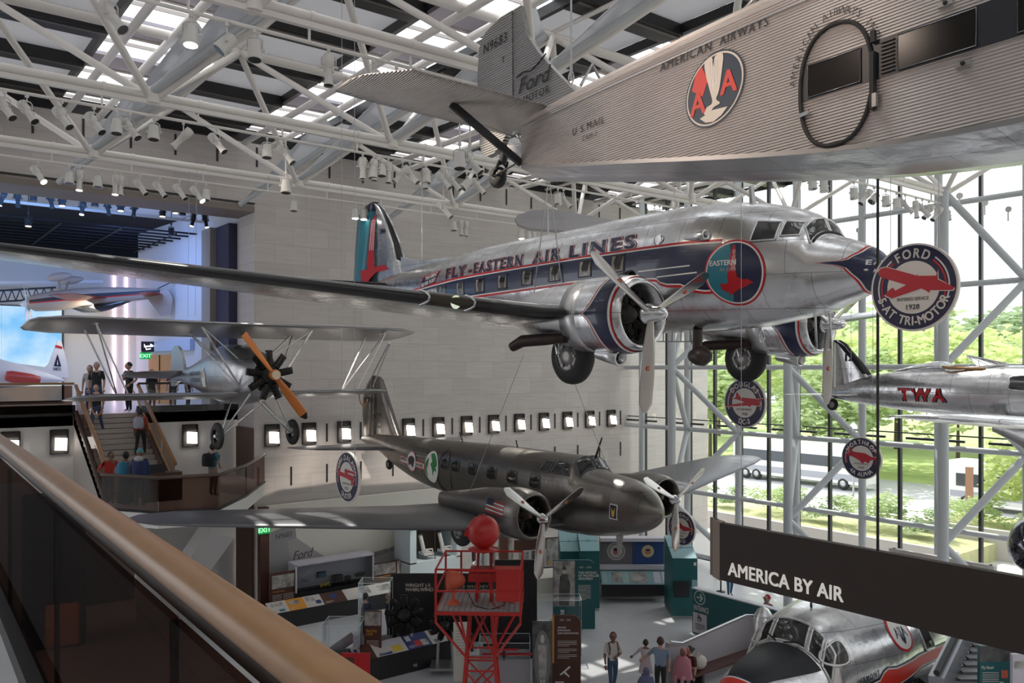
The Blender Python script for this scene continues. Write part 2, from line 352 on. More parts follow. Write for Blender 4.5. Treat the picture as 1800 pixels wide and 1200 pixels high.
# tapered fabric sails: apex on a truss node, opening up towards the skylight
for y in NY[:5]:
    for x in NX[1:6]:
        n = V((x, y-.1, ZC+.1)); a = V((x+1.5, y-4.2, 18.35)); b = V((x+3.4, y-2.8, 18.35)); s = MB(); rows = []
        for i in range(9):
            t = i/8; p = n.lerp(a, t); q = n.lerp(b, t)
            rows.append([p.lerp(q, k/8)+V((0, 0, -.35*t*sin(pi*k/8))) for k in range(9)])
        s.loft(rows, cap=False, closed=False); o = s.build('ceiling_sail', 'sail', kind='structure')
        md = o.modifiers.new('cloth', 'SOLIDIFY'); md.thickness = .02
        struct('ceiling_sail_spar', MB().tube(n, n.lerp((a+b)/2, 1)+V((0, 0, -.4)), .1, n=12), 'tube')
# ------------------------------------------------------------------ curtain wall
mu = MB(); mj = [13.8+1.53*k for k in range(-18, 12)]
for y in mj: mu.box((XG, y, 9.3), (.18, .11, 18.6))
struct('window_mullion', mu, 'mullion')
for k in range(15):
    y0 = mj[0]+3.06*k; y1 = y0+3.06; g = MB()
    for j in range(7):
        z0 = .4+3.05*(j-1) if j else 0; z1 = min(.4+3.05*j, 18.6)
        for h in (0, 1.53): g.poly([(XG+.05, y0+h, z0), (XG+.05, y0+h+1.53, z0), (XG+.05, y0+h+1.53, z1), (XG+.05, y0+h, z1)])
    struct('window_%d' % (k+1), g, 'paneglass')
cw = MB(); cy = [27.27-3.05*k for k in range(-1, 14)]
for y in cy: cw.tube((XC, y, 0), (XC, y, 18.4), .15, n=16)
for j in range(6):
    z = .42+3.05*j; cw.tube((XC, -14, z), (XC, 31.5, z), .11, n=12)
XF = 29.3; fy = [25.8, 19.7, 13.6, 7.5, 1.4, -4.7]
for i, y in enumerate(fy):
    cw.tube((XF, y, 0), (XF, y, ZC+.1), .18, n=16)
    ya, yb = cy[1+2*i], cy[2+2*i]
    for yy in (ya, yb):
        for za, zb in ((15.6, 12.6), (9.56, 12.6), (9.56, 6.5), (3.46, 6.5), (3.46, .4)): cw.tube((XF, y, za), (XC, yy, zb), .13, n=12)
struct('wall_right_steelwork', cw, 'tube')
rail = MB()
for k, y in enumerate(mj):
    if k % 2: rail.box((XG-.35, y, 6.78), (.12, 2.2, .09)); rail.box((XG-.3, y+1.2, 6.98), (.06, 2.9, .05))
struct('trim_4', rail, 'mullion')
# floodlights set in the marble wall and in the plaster walls by the stair
Mlamp = mat('floodlight_glow', (1, .95, .88), .5, emit=7.0, ecol=(1, .93, .84))
fl = None; Mrec = mat('recess_dark', (.05, .042, .036), .7)
def floodlight(p, label, group):
    global fl
    if fl is None:
        fl = thing('wall_floodlight', label, 'floodlight', p, group=group)
        MB().box((-.27, -.03, 0), (.05, .1, .86)).box((.27, -.03, 0), (.05, .1, .86)).box((0, -.03, .42), (.54, .1, .04)).box((0, -.03, -.42), (.54, .1, .04)).box((0, 0, 0), (.56, .03, .84), 1).build('recess_frame', ['blackm', Mrec], fl)
        MB().box((.03, -.17, -.08), (.38, .05, .44), rot=(rad(-18), rad(5), 0)).build('floodlight_lens', Mlamp, fl)
        h = MB()
        for k in range(9): h.box((-.16+.045*k, -.09, .2), (.012, .14, .05), rot=(rad(-14), 0, 0))
        h.build('floodlight_visor', 'zinc', fl); return fl
    return dup(fl, p, (0, 0, 0), label, group)
words = ['first', 'second', 'third', 'fourth', 'fifth', 'sixth', 'seventh', 'eighth', 'ninth', 'tenth', 'eleventh', 'twelfth', 'thirteenth']
for k in range(13):
    floodlight((12.6+1.54*k, YW-.03, 6.9), 'lit floodlight recessed in the marble wall, %s of the row from the stair end' % words[k], 'floodlights in the marble wall')
for x, t in ((4.0, 'lit floodlight in the white wall left of the stair, half hidden by the handrail'), (5.5, 'lit floodlight in the white wall just left of the stair'), (10.05, 'lit floodlight in the white wall right of the stair, above the photographer')):
    floodlight((x, 33.47, 6.9), t, 'floodlights beside the stair')
# ------------------------------------------------------------------ upper gallery beyond the opening
Z2 = 7.85
Mgal = mat('gallery_white_wall', (.70, .68, .62), .7); Mblue = mat('gallery_side_wall', (.60, .62, .66), .7)
struct('floor_upper', MB().box((1.9, 39.3, Z2-.2), (20.2, 11.6, .4)), 'floor')
struct('wall_gallery_back', MB().box((2, 45, 11.6), (24, .3, 8)), Mgal)
g = MB(); g.prism([(11.9, 33.4), (12.2, 33.4), (11.3, 45), (10.8, 45)], (0, 0, Z2), (1, 0, 0), (0, 1, 0), (0, 0, 8.4)); struct('wall_gallery_right', g, Mblue)
struct('trim_5', MB().box((11.75, 34.15, 11.6), (.4, 1.45, 7.5)).box((11.55, 35.5, 11.6), (.5, 1.1, 7.5), 1), [mat('navy_panel', (.03, .03, .075), .6), mat('grey_pilaster', (.30, .27, .25), .6)])
struct('ceiling_gallery', MB().box((2, 42.2, 16.35), (24, 6.4, .2)).box((2, 44.7, 15.7), (24, .3, 1.3)).box((2, 36.2, 16.35), (24, 5.8, .1), 1), [mat('gallery_ceiling_black', (.006, .006, .007), .9), Mgal])
gr = MB()
for k in range(9): gr.tube((-8, 37.4+k*.9, 15.4), (12, 37.4+k*.9, 15.4), .04); gr.bar((-7+k*2.2, 37.2, 15.3), (-7+k*2.2, 44.5, 15.3), .05, .05)
gr.bar((-8, 36.2, 15.75), (11.4, 36.2, 15.75), .1, .1, 1); struct('ceiling_gallery_grid', gr, [mat('grid_black', (.008, .008, .010), .8), Mgal])
# video wall with a blue sky, neon lines, door, signs
Msky = mat('sky_picture', (.2, .5, .9), .5); nt = Msky.node_tree; b = nt.nodes['Principled BSDF']; tc = nt.nodes.new('ShaderNodeTexCoord'); n = nt.nodes.new('ShaderNodeTexNoise'); n.inputs['Scale'].default_value = .45; n.inputs['Detail'].default_value = 5
cr = nt.nodes.new('ShaderNodeValToRGB'); cr.color_ramp.elements[0].position = .35; cr.color_ramp.elements[0].color = (.20, .55, .95, 1); cr.color_ramp.elements[1].position = .62; cr.color_ramp.elements[1].color = (.75, .92, 1, 1)
nt.links.new(tc.outputs['Object'], n.inputs['Vector']); nt.links.new(n.outputs['Fac'], cr.inputs[0]); nt.links.new(cr.outputs[0], b.inputs['Emission Color']); b.inputs['Emission Strength'].default_value = 1.25; b.inputs['Base Color'].default_value = (.02, .02, .02, 1)
sc = thing('video_wall', 'tall video wall showing blue sky and clouds, at the back of the upper gallery', 'screen', (2.5, 44.7, Z2))
MB().box((2.5, 44.72, 10.2), (10.1, .1, 4.5)).build('screen_frame', 'black', sc, True)
for k in range(4): MB().box((-1.2+2.47*k, 44.64, 10.2), (2.46, .05, 4.4)).build('screen_panel', Msky, sc, True)
Mneon = mat('neon_line', (1, .75, .95), .5, emit=3.5)
for px in (201, 222):
    p = ony(px, 600, 44.8); tag(MB().box((p.x, 44.78, 11.2), (.09, .06, 6.6)).build('neon_strip', Mneon), 'pink white neon line on the gallery back wall, the %s one' % ('left' if px == 201 else 'right'), 'light', 'neon lines on the back wall')
d = MB().box((11.10, 41.4, Z2+1.15), (.12, 2.9, 2.3), rz=.095).box((11.03, 41.4, Z2+1.15), (.05, .06, 2.3), 1, rz=.095); struct('door_1', d, [mat('door_wood', (.50, .22, .06), .5), 'blackm'])
tag(MB().box((11.12, 40.4, Z2+2.72), (.2, 5.6, .5), rz=.095).build('stair_fascia', mat('fascia_blue', (.45, .55, .75), .5)), 'pale blue lit fascia over the brown door of the upper gallery', 'panel')
q = ony(261, 609, 41.8); sg = thing('restroom_sign', 'black sign with white arrow and plane symbol above the green exit sign', 'sign', (q.x, 41.8, q.z-.3))
MB().box((q.x, 41.85, q.z), (.62, .1, .48)).build('sign_panel', 'black', sg, True)
MB().bar((q.x-.2, 41.78, q.z+.12), (q.x-.1, 41.78, q.z-.12), .06, .02).bar((q.x-.2, 41.78, q.z), (q.x+.2, 41.78, q.z+.03), .02, .07).bar((q.x+.08, 41.78, q.z+.12), (q.x+.22, 41.78, q.z+.03), .02, .05).bar((q.x-.12, 41.78, q.z-.14), (q.x+.1, 41.78, q.z-.1), .02, .05).build('arrow_symbol', mat('sign_glow', (1, .95, .98), .5, emit=1.6), sg, True)
r = V((11.0, 41.2, ony(281, 611, 41.2).z)); tag(MB().text('STAIRS', lambda u, v: V((11.03-.095*(.9-u*2.2), 41.2+.9-u*2.2, r.z-.1+v)), .22, 0, 0, 'C').build('stairs_lettering', mat('sign_white_glow', (1, 1, 1), .5, emit=1.2)), 'white STAIRS lettering over the brown gallery door', 'sign')
def exit_sign(p, sc_, label):
    s = thing('exit_sign', label, 'exit sign', p)
    MB().box((0, .03, 0), (.46*sc_, .06, .3*sc_)).box((0, .03, .2*sc_), (.3*sc_, .05, .1*sc_), 1).build('sign_box', [mat('exit_green', (.01, .25, .06), .5, emit=.5, ecol=(.0, .55, .12)), 'zinc'], s)
    MB().text('EXIT', lambda u, v: V((u, -.012, v)), .17*sc_, 0, -.085*sc_, 'C', .02).build('exit_lettering', mat('exit_letters', (.4, 1, .5), .5, emit=1.6), s)
e = ony(256, 625, 41.9); exit_sign(e, 1.05, 'green lit EXIT sign beside the brown door of the upper gallery')
# ------------------------------------------------------------------ plaster walls by the stair, slabs, balustrade
pl = MB(); pl.box((-1.2, 33.65, 3.95), (14.4, .3, 7.9)); pl.box((10.05, 33.65, 3.95), (3.9, .3, 7.9)); struct('wall_stair', pl, 'plaster')
struct('trim_6', MB().box((-1.2, 33.42, Z2+.2), (14.4, .2, .3)).box((10.0, 33.42, Z2+.14), (3.8, .2, .22)), 'blackm')
bl = thing('balustrade', 'wood topped tinted glass balustrade along the upper floor edge left of the stair', 'balustrade', (1, 33.3, Z2))
for k in range(5):
    MB().box((-4.9+2.4*k, 33.3, Z2+.55), (2.38, .03, 1.0)).build('glass_panel', 'dark_glass', bl, True)
MB().bar((-6.2, 33.3, Z2+1.12), (5.95, 33.3, Z2+1.12), .12, .08).build('handrail', 'wood', bl, True)
MB().bar((-6.2, 33.3, Z2+.02), (5.95, 33.3, Z2+.02), .1, .1).build('base_shoe', 'black', bl, True)
bl = thing('balustrade', 'low balustrade panel on the upper floor right of the stair head', 'balustrade', (10, 33.3, Z2))
MB().box((9.95, 33.3, Z2+.55), (3.7, .03, 1.0)).build('glass_panel', 'vitrine', bl, True); MB().bar((8.1, 33.3, Z2+1.1), (11.8, 33.3, Z2+1.1), .1, .08).build('handrail', 'blackm', bl, True)
# stair
ZL = 5.3; st = MB(); n = 15; Mstep = mat('stair_stone', (.44, .40, .36), .6, noise=(3, .1)); Mnose = mat('stair_nosing', (.16, .13, .11), .6)
for i in range(n):
    z = ZL+(i+1)*(Z2-ZL)/n; y = 29.0+i*.3
    st.box((7.0, y+.15+(33.5-29-.3*n)/2, (z+ZL-.6)/2), (2.1, .32, z-ZL+.6)); st.box((7.0, y+.012, z-.02), (2.1, .03, .04), 1)
    st.box((7.0, y-.004, z-.155), (2.1, .012, .02), 1)
struct('floor_stair', st, [Mstep, Mnose])
for sx, lab in ((5.95, 'wood capped glass stair side, left of the steps'), (8.05, 'wood capped glass stair side, right of the steps')):
    s = thing('stair_balustrade', lab, 'balustrade', (sx, 29, ZL))
    a, b2 = V((sx, 28.6, ZL)), V((sx, 33.4, Z2))
    MB().add([a+V((0, 0, -.35)), b2+V((0, 0, -.35)), b2+V((0, 0, .15)), a+V((0, 0, .15)), a+V((.14, 0, -.35)), b2+V((.14, 0, -.35)), b2+V((.14, 0, .15)), a+V((.14, 0, .15))], [(0, 3, 2, 1), (4, 5, 6, 7), (3, 7, 6, 2), (0, 1, 5, 4), (1, 2, 6, 5), (0, 4, 7, 3)]).build('stringer', mat('stringer_brown', (.10, .06, .04), .5), s, True)
    for k in range(3):
        p, q2 = a.lerp(b2, k/3+.01), a.lerp(b2, (k+1)/3-.01)
        MB().poly([p+V((.07, 0, .15)), q2+V((.07, 0, .15)), q2+V((.07, 0, 1.0)), p+V((.07, 0, 1.0))]).build('glass_panel', 'dark_glass', s, True)
    MB().bar(a+V((.07, 0, 1.05)), b2+V((.07, 0, 1.05)), .1, .09).build('handrail', 'wood', s, True)
    MB().tube(a+V((.2 if sx < 7 else -.1, 0, .85)), b2+V((.2 if sx < 7 else -.1, 0, .85)), .025).build('brass_rail', mat('brass_rail', (.75, .35, .08), .3, 1.0), s, True)
# landing
LP = [(5.6, 27.3), (6.75, 25.5), (8.4, 25.1), (9.95, 27.1), (11.7, 30.0), (11.7, 33.5), (5.6, 33.5)]
struct('floor_landing', MB().prism(LP, (0, 0, ZL-.45), (1, 0, 0), (0, 1, 0), (0, 0, .45)), 'white')
lb = thing('balustrade', 'faceted dark glass balustrade around the stair landing', 'balustrade', (8, 25.5, ZL))
for k in range(4):
    a, b2 = V((*LP[k], 0)), V((*LP[k+1], 0)); e = (b2-a).normalized()*.02
    MB().prism([(0, .05), (1, .05), (1, .98), (0, .98)], a+e+V((0, 0, ZL)), b2-a-2*e, (0, 0, 1), V((-(b2-a).y, (b2-a).x, 0)).normalized()*.025).build('glass_panel', 'dark_glass', lb, True)
MB().path([V((x, y, ZL+1.03)) for x, y in LP[:5]], .055, 8).build('handrail', mat('rail_dark', (.09, .06, .045), .4), lb, True)
MB().path([V((x, y, ZL+.02)) for x, y in LP[:5]], .04, 6).build('base_shoe', 'black', lb, True)
bx = at(275, 866, 26.5); b_ = thing('display_desk', 'dark desk with a tilted touchscreen on the stair landing', 'desk', (bx.x+.2, bx.y, ZL))
MB().box((bx.x+.2, bx.y+.1, ZL+.45), (1.1, .5, .9)).build('desk_body', mat('desk_brown', (.10, .05, .03), .5), b_, True)
MB().box((bx.x, bx.y, ZL+1.0), (.5, .06, .36), rot=(rad(-35), 0, 0)).build('touchscreen', 'black', b_, True)
cl = MB(); a = at(318, 1000, 27.5); cl.bar(at(335, 1000, 28.0), at(388, 925, 27.0), .9, .7, up=(0, 1, 0)); struct('column_raking', cl, 'plaster')
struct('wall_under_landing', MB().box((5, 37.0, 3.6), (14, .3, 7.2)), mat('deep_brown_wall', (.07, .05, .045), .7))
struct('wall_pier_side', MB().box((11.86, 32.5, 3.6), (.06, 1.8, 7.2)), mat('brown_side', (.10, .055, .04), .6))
# ------------------------------------------------------------------ the visitor's balcony, handrail
struct('floor_balcony', MB().box((-5.6, 2, Z2-.2), (12.7, 24, .4)), 'floor')
rx = lambda y: .635+.028*y
hr = thing('balustrade', 'foreground glass balustrade with a rounded wooden handrail', 'balustrade', (.8, 4, Z2))
rx0 = 0
prof = [(.058*cos(a), .03+.05*sin(a) if sin(a) > 0 else .03+.035*sin(a)) for a in [2*pi*k/20 for k in range(20)]]
h = MB(); h.loft([[V((rx(y)+u, y, 8.89+v)) for u, v in prof] for y in (-2, 14)]); h.build('handrail', 'wood', hr, True)
MB().bar((rx(-2), -2, 8.865), (rx(14), 14, 8.865), .05, .05).build('rail_channel', mat('bronze_channel', (.05, .035, .028), .4, .8), hr, True)
ys = [-1.83, .23, 2.29, 4.35, 6.41, 8.47, 10.53, 12.6]
for a, b2 in zip(ys, ys[1:]): MB().box((rx((a+b2)/2)-.05, (a+b2)/2, Z2+.5), (.024, b2-a-.016, .98), rz=-.028).build('glass_panel', 'rail_glass', hr, True)
MB().bar((rx(-2)-.09, -2, Z2+.05), (rx(14)-.09, 14, Z2+.05), .09, .1).build('base_shoe', 'black', hr, True)
# ================================================================== AEROPLANES: local x forward, y to port, z up
class Fus:
    def __init__(s, tab, n=2.3): s.t = sorted(tab); s.n = n; s.x0 = s.t[0][0]; s.x1 = s.t[-1][0]
    def at(s, x): t = lerp_tab(s.t, x); return (t[0]+t[1])/2, max(.004, (t[0]-t[1])/2), max(.004, t[2]), (t[3] if len(t) > 3 else s.n)
    def pt(s, x, a, off=0):
        zc, hh, hw, n = s.at(x); c, d = cos(a), sin(a); e = 2/n
        return V((x, (hw+off)*math.copysign(abs(c)**e, c), zc+(hh+off)*math.copysign(abs(d)**e, d)))
    def side(s, x, z, off=0, sgn=-1):
        zc, hh, hw, n = s.at(x); t = min(.999, abs((z-zc)/(hh+.001))); return V((x, sgn*((hw)*(1-t**n)**(1/n)+off), z))
    def topz(s, x, y, off=0, sgn=1):
        zc, hh, hw, n = s.at(x); t = min(.999, abs(y/hw)); return V((x, y, zc+sgn*(hh*(1-t**n)**(1/n)+off)))
    def mesh(s, xs, n=44, mi=0): return MB().loft([[s.pt(x, 2*pi*k/n) for k in range(n)] for x in xs], mi=mi)
def stations(a, b, n): return [a+(b-a)*i/n for i in range(n+1)]
def foil(t): return 5*(.2969*sqrt(t)-.126*t-.3516*t*t+.2843*t**3-.1036*t**4)
TT = [0, .008, .03, .07, .14, .25, .4, .55, .7, .85, 1]
def wing(tab, camber=.25, bootf=.075, steps=4, names=True, cap=True, mi_boot=1, incid=0):
    """tab rows: (y, x_le, chord, z, thickness ratio); material 1 = leading-edge boot"""
    rows = []
    for r0, r1 in zip(tab, tab[1:]):
        for i in range(steps): rows.append([a+(b-a)*i/steps for a, b in zip(r0, r1)])
    rows.append(tab[-1]); rings = []
    for y, xl, c, z, th in rows:
        up = [V((xl-t*c, y, z+c*th*foil(t)*(1+camber)/2)) for t in TT[::-1]]; lo = [V((xl-t*c, y, z-c*th*foil(t)*(1-camber)/2)) for t in TT[1:-1]]
        ring = up+lo
        if incid:
            a = rad(incid); ring = [V((xl+(p.x-xl)*cos(a)-(p.z-z)*sin(a)*-1*-1, p.y, z+(p.z-z)*cos(a)+(p.x-xl)*sin(a)+c*.3*sin(a))) for p in ring]
        rings.append(ring)
    K = len(TT)-1
    return MB().loft(rings, mi=(lambda i, k: mi_boot if bootf and (K-3 <= k <= K+2) else 0), cap=cap)
def blade(R, w, root=.12, twist=(40, 14), th=.022):
    """blade along +z, thrust axis +x"""
    rings = []
    for i in range(11):
        t = i/10; r = root+(R-root)*t; ww = w*(.42+.58*sin(pi*min(1, t*1.15+.05)*.62)) if t < .9 else w*.98*sqrt(max(.02, 1-((t-.9)/.105)**2)); a = rad(twist[0]+(twist[1]-twist[0])*t)
        tk = (.09*(1-t)**2+th)*(.5 if t > .9 else 1); ring = []
        for k in range(12):
            u = cos(2*pi*k/12)*ww/2; v = sin(2*pi*k/12)*tk/2; ring.append(V((v*cos(a)-u*sin(a), u*cos(a)+v*sin(a), r)))
        rings.append(ring)
    return MB().loft(rings)
def propeller(parent, hub, R, w, angles, hubr=.13, spin=.35, m='blade', dot=True):
    p = thing('propeller', None, None, hub); p.parent = parent
    MB().lathe((-.12, 0, 0), (1, 0, 0), [(0, hubr*1.1), (.1, hubr*1.15), (.16, hubr*.85), (spin*.55, hubr*.8), (spin*.9, hubr*.6), (spin, hubr*.25), (spin+.01, .01)], 20).build('spinner', 'chrome', p)
    for a in angles:
        b = blade(R, w); o = b.build('blade', m, p); o.rotation_euler = (rad(a)-pi/2, 0, 0)
        if dot:
            q = MB().lathe((.0, 0, 0), (1, 0, 0), [(0, .05), (.014, .05)], 12).build('blade_badge', mat('badge_red', (.45, .10, .04), .4), o); q.location = (.02, 0, R*.55)
    return p
def radial(parent, c, r, n=9, name='radial_engine', cc='zinc', fat=1.0):
    e = thing(name, None, None, c); e.parent = parent
    MB().lathe((-.2, 0, 0), (1, 0, 0), [(0, r*.42), (.2, r*.42), (.3, r*.36), (.42, r*.2), (.46, r*.12)], 20).build('crankcase', cc, e)
    m = MB()
    for k in range(n):
        a = 2*pi*k/n+.2; d = V((0, cos(a), sin(a))); t = V((0, -sin(a), cos(a)))
        for j in range(6): m.tube(d*r*(.42+.085*j), d*r*(.42+.085*j+.05), r*.155*fat, n=8)
        m.tube(d*r*.4, d*r*.95, r*.11*fat, n=8); m.bar(d*r*.93+t*r*.06, d*r*1.02+t*r*.06, r*.09, r*.16); m.bar(d*r*.93-t*r*.06, d*r*1.02-t*r*.06, r*.09, r*.16)
        m.tube(d*r*.34+V((.2, 0, 0))+t*r*.05, d*r*.95+V((.08, 0, 0))+t*r*.06, r*.012, n=5, mi=1); m.tube(d*r*.34+V((.2, 0, 0))-t*r*.05, d*r*.95+V((.08, 0, 0))-t*r*.06, r*.012, n=5, mi=1)
    m.build('cylinder_ring', ['engine', cc], e); return e
def wheel(parent, c, r, w, name='wheel', spokes=0, hub_m='hubm', tin=.5):
    h = thing(name, None, None, c); h.parent = parent
    MB().lathe((0, -w/2, 0), (0, 1, 0), [(.0, r*tin), (w*.02, r*max(.62, tin)), (w*.1, r*.86), (w*.3, r*.98), (w*.5, r), (w*.7, r*.98), (w*.9, r*.86), (w*.98, r*.62), (w, r*tin)], 36, cap=False).build('tyre', 'rubber', h)
    m = MB()
    if spokes:
        for k in range(spokes):
            a = 2*pi*k/spokes; m.tube((0, w*.2*(-1)**k, 0), (r*.8*cos(a), 0, r*.8*sin(a)), r*.012, n=5)
        m.lathe((0, -w*.5, 0), (0, 1, 0), [(0, r*.1), (w, r*.1)], 12); m.path([V((r*.8*cos(2*pi*k/24), 0, r*.8*sin(2*pi*k/24))) for k in range(24)], r*.04, 6, True)
    else:
        m.lathe((0, -w*.5, 0), (0, 1, 0), [(0, r*.12), (.0, r*.3), (w*.1, r*.32), (w*.06, r*.48), (w*.0, r*.55), (w*.3, r*.56), (w*.7, r*.56), (w, r*.5), (w*.94, r*.2)], 24)
        for k in range(6): m.lathe((r*.4*cos(k*pi/3), -w*.5-.005, r*.4*sin(k*pi/3)), (0, 1, 0), [(0, r*.05), (.03, r*.05)], 8)
    m.build('hub', hub_m, h); return h
def curve_poly(pts, n=6):
    """Catmull-Rom through a closed outline"""
    out = []; N = len(pts)
    for i in range(N):
        a, b, c, d = [pts[(i+k) % N] for k in (-1, 0, 1, 2)]
        for j in range(n):
            t = j/n; out.append(tuple(.5*((2*b[q])+(c[q]-a[q])*t+(2*a[q]-5*b[q]+4*c[q]-d[q])*t*t+(3*b[q]-a[q]-3*c[q]+d[q])*t**3) for q in (0, 1)))
    return out
# ------------------------------------------------------------------ the silver twin-engined airliner
A = thing('airliner', 'polished silver twin-engined airliner with navy stripe lettered FLY EASTERN AIR LINES', 'aeroplane', (13.77, 7.39, 11.15), (0, rad(1.66), -pi/2))
dc = Fus([(.17, .02, -.02, .015), (.14, .13, -.12, .13), (.05, .24, -.2, .23), (-.1, .38, -.29, .35), (-.3, .50, -.38, .48), (-.68, .66, -.53, .66), (-1.0, .77, -.65, .78), (-1.13, 1.02, -.69, .82), (-1.34, 1.17, -.73, .88), (-1.73, 1.32, -.8, .96), (-2.35, 1.47, -.9, 1.05), (-3.02, 1.56, -.95, 1.12), (-3.92, 1.61, -.98, 1.18), (-5.0, 1.6, -1.02, 1.2), (-7.86, 1.49, -1.02, 1.2), (-10.4, 1.42, -.85, 1.13), (-12.4, 1.27, -.6, .97), (-14.7, 1.1, -.22, .70), (-16.45, .95, .03, .45), (-17.8, .78, .22, .26), (-19.3, .6, .4, .05)], 2.25)
xs = [.17, .15, .12, .07, 0, -.1, -.2, -.3, -.45, -.6, -.8, -1.0, -1.04, -1.09, -1.13, -1.2, -1.34]+stations(-1.55, -19.3, 50)
dc.mesh(xs).build('fuselage', 'alu', A)
def dsf(off): return lambda u, v: dc.side(u, v, off)
lo = [(-15.2, -.22), (-13.5, -.12), (-11.18, -.04), (-8.82, .04), (-5.98, .15), (-4.66, .2), (-4.58, .12), (-4.43, .07), (-4.12, .06), (-4.03, -.02), (-3.85, -.07), (-3.53, -.08), (-3.3, -.18), (-3.0, -.23), (-2.6, -.23)]
hi = [(-15.2, .14), (-14.2, .25), (-11.5, .42), (-8.83, .52), (-6.5, .60), (-4.55, .64), (-3.4, .66), (-2.6, .64)]
b = MB(); b.strip(lo, hi, dsf(.006), 150, 10)
for e, up in ((hi, 1), (lo, -1)):
    b.strip([(x, z+(.0 if up > 0 else -.028)) for x, z in e], [(x, z+(.028 if up > 0 else .0)) for x, z in e], dsf(.007), 150, 1, mi=1)
    b.strip([(x, z+(.028 if up > 0 else -.075)) for x, z in e], [(x, z+(.075 if up > 0 else -.028)) for x, z in e], dsf(.007), 150, 1, mi=2)
b.strip([(-4.6, .2), (-3.28, .24)], [(-4.6, .225), (-3.28, .265)], dsf(.009), 30, 1, mi=1); b.strip([(-4.1, .06), (-3.12, .1)], [(-4.1, .085), (-3.12, .125)], dsf(.009), 30, 1, mi=1)
b.build('stripe', ['navy', 'whitel', 'red'], A)
# cabin windows with curtains
win_x = [-12.28, -11.27, -10.27, -9.25, -8.24, -7.22, -6.2, -5.19]; Mwin = mat('cabin_window', (.03, .03, .03), .08, spec=.8); Mcur = mat('window_curtain', (.30, .27, .23), .8); Mrim = mat('window_rim', (.03, .03, .06), .4)
for x in win_x:
    z = .41-(-5.19-x)*.041+.01; q = [(x-.2, z-.18), (x+.2, z-.17), (x+.2, z+.19), (x-.2, z+.18)]
    o = MB().decal(q, dsf(.014), 2).build('cabin_window', Mwin, A); r = MB()
    for p0, p1 in zip(q, q[1:]+q[:1]): r.tube(dc.side(*p0, .015), dc.side(*p1, .015), .014, n=6)
    r.build('window_rim', Mrim, o); MB().decal([(x-.17, z-.15), (x-.05, z-.14), (x-.11, z+.02), (x-.06, z+.16), (x-.17, z+.16)], dsf(.017), 1).decal([(x+.17, z-.15), (x+.08, z-.14), (x+.12, z+.03), (x+.17, z+.16)], dsf(.017), 1).build('curtain', Mcur, o)
# cockpit glazing
Mcock = mat('cockpit_glass', (.035, .036, .036), .06, spec=.9)
def pane(q, fn, name, parent, cuts=3, frame_m='alu2', r_=.018):
    o = MB().decal(q, fn, cuts).build(name, Mcock, parent); r = MB(); pts = []
    for p0, p1 in zip(q, q[1:]+q[:1]):
        for i in range(6): pts.append(fn(p0[0]+(p1[0]-p0[0])*i/6, p0[1]+(p1[1]-p0[1])*i/6))
    r.path(pts, r_, 6, True); r.build('window_frame', frame_m, o); return o
pane([(-2.02, .62), (-1.56, .62), (-1.54, .95), (-1.98, 1.0)], dsf(.012), 'cockpit_window', A); pane([(-1.48, .68), (-1.17, .68), (-1.18, .92), (-1.47, .96)], dsf(.012), 'cockpit_window', A)
def front_pane(u, v):                                  # u across, v 0..1 up the windscreen
    return dc.topz(-1.0-.15*v, u, .012)
for s_ in (1, -1): pane([(-.03*s_, .05), (-.64*s_, .05), (-.60*s_, .95), (-.03*s_, .95)], front_pane, 'windscreen', A)
MB().path([front_pane(-.6+.12*k, .02)+V((.03, 0, .0)) for k in range(11)], .02, 6).build('windscreen_seal', 'rubber', A)
# lettering
t = MB(); base = lambda u, v, off: dc.side(-12.1+u, .505+.030*u+v+u*0, off)
for word, u0, wd in (('FLY', 0, 1.05), ('-', 1.25, .12), ('EASTERN', 1.5, 2.1), ('AIR', 4.03, .95), ('LINES', 5.35, 2.0)):
    t.text(word, lambda u, v: base(u, v, .008), .29, u0, 0, 'L', .09, 1.3, mi=1, width=wd, shear=-.28); t.text(word, lambda u, v: base(u, v, .011), .29, u0, 0, 'L', .066, 1.3, mi=3, width=wd, shear=-.28); t.text(word, lambda u, v: base(u, v, .014), .29, u0, 0, 'L', .042, 1.3, mi=0, width=wd, shear=-.28)
t.decal([(-13.75, .27), (-12.75, .42), (-12.55, .78), (-13.6, .64)], dsf(.006), 3, mi=1); t.decal([(-13.7, .3), (-12.78, .44), (-12.6, .75), (-13.56, .61)], dsf(.009), 3, mi=0)
for w_, u0, z0 in (('THE GREAT', -13.4, .50), ('SILVER FLEET', -13.62, .35)): t.text(w_, lambda u, v: dc.side(u, v+(u+13.6)*.15, .012), .10, u0, z0, 'L', .04, mi=2, width=.72 if u0 > -13.5 else .9)
t.text('EASTERN', lambda u, v: dc.side(u, v+(u+13.6)*.1, .014), .13, -13.6, .06, 'L', .04, mi=2, width=.95)
t.build('lettering', ['navy', 'red', 'whitel', 'alu2'], A)
BIRD = [(-.02, .56), (.03, .585), (.05, .3), (.06, .05), (.08, -.1), (.2, -.16), (.3, -.15), (.37, -.19), (.44, -.24), (.36, -.25), (.29, -.29), (.18, -.33), (.08, -.36), (-.03, -.42), (-.1, -.47), (-.16, -.47), (-.14, -.4), (-.2, -.42), (-.24, -.38), (-.3, -.36), (-.32, -.28), (-.33, -.22), (-.2, -.24), (-.13, -.2), (-.15, -.05), (-.1, .1), (-.09, .3), (-.06, .45)]
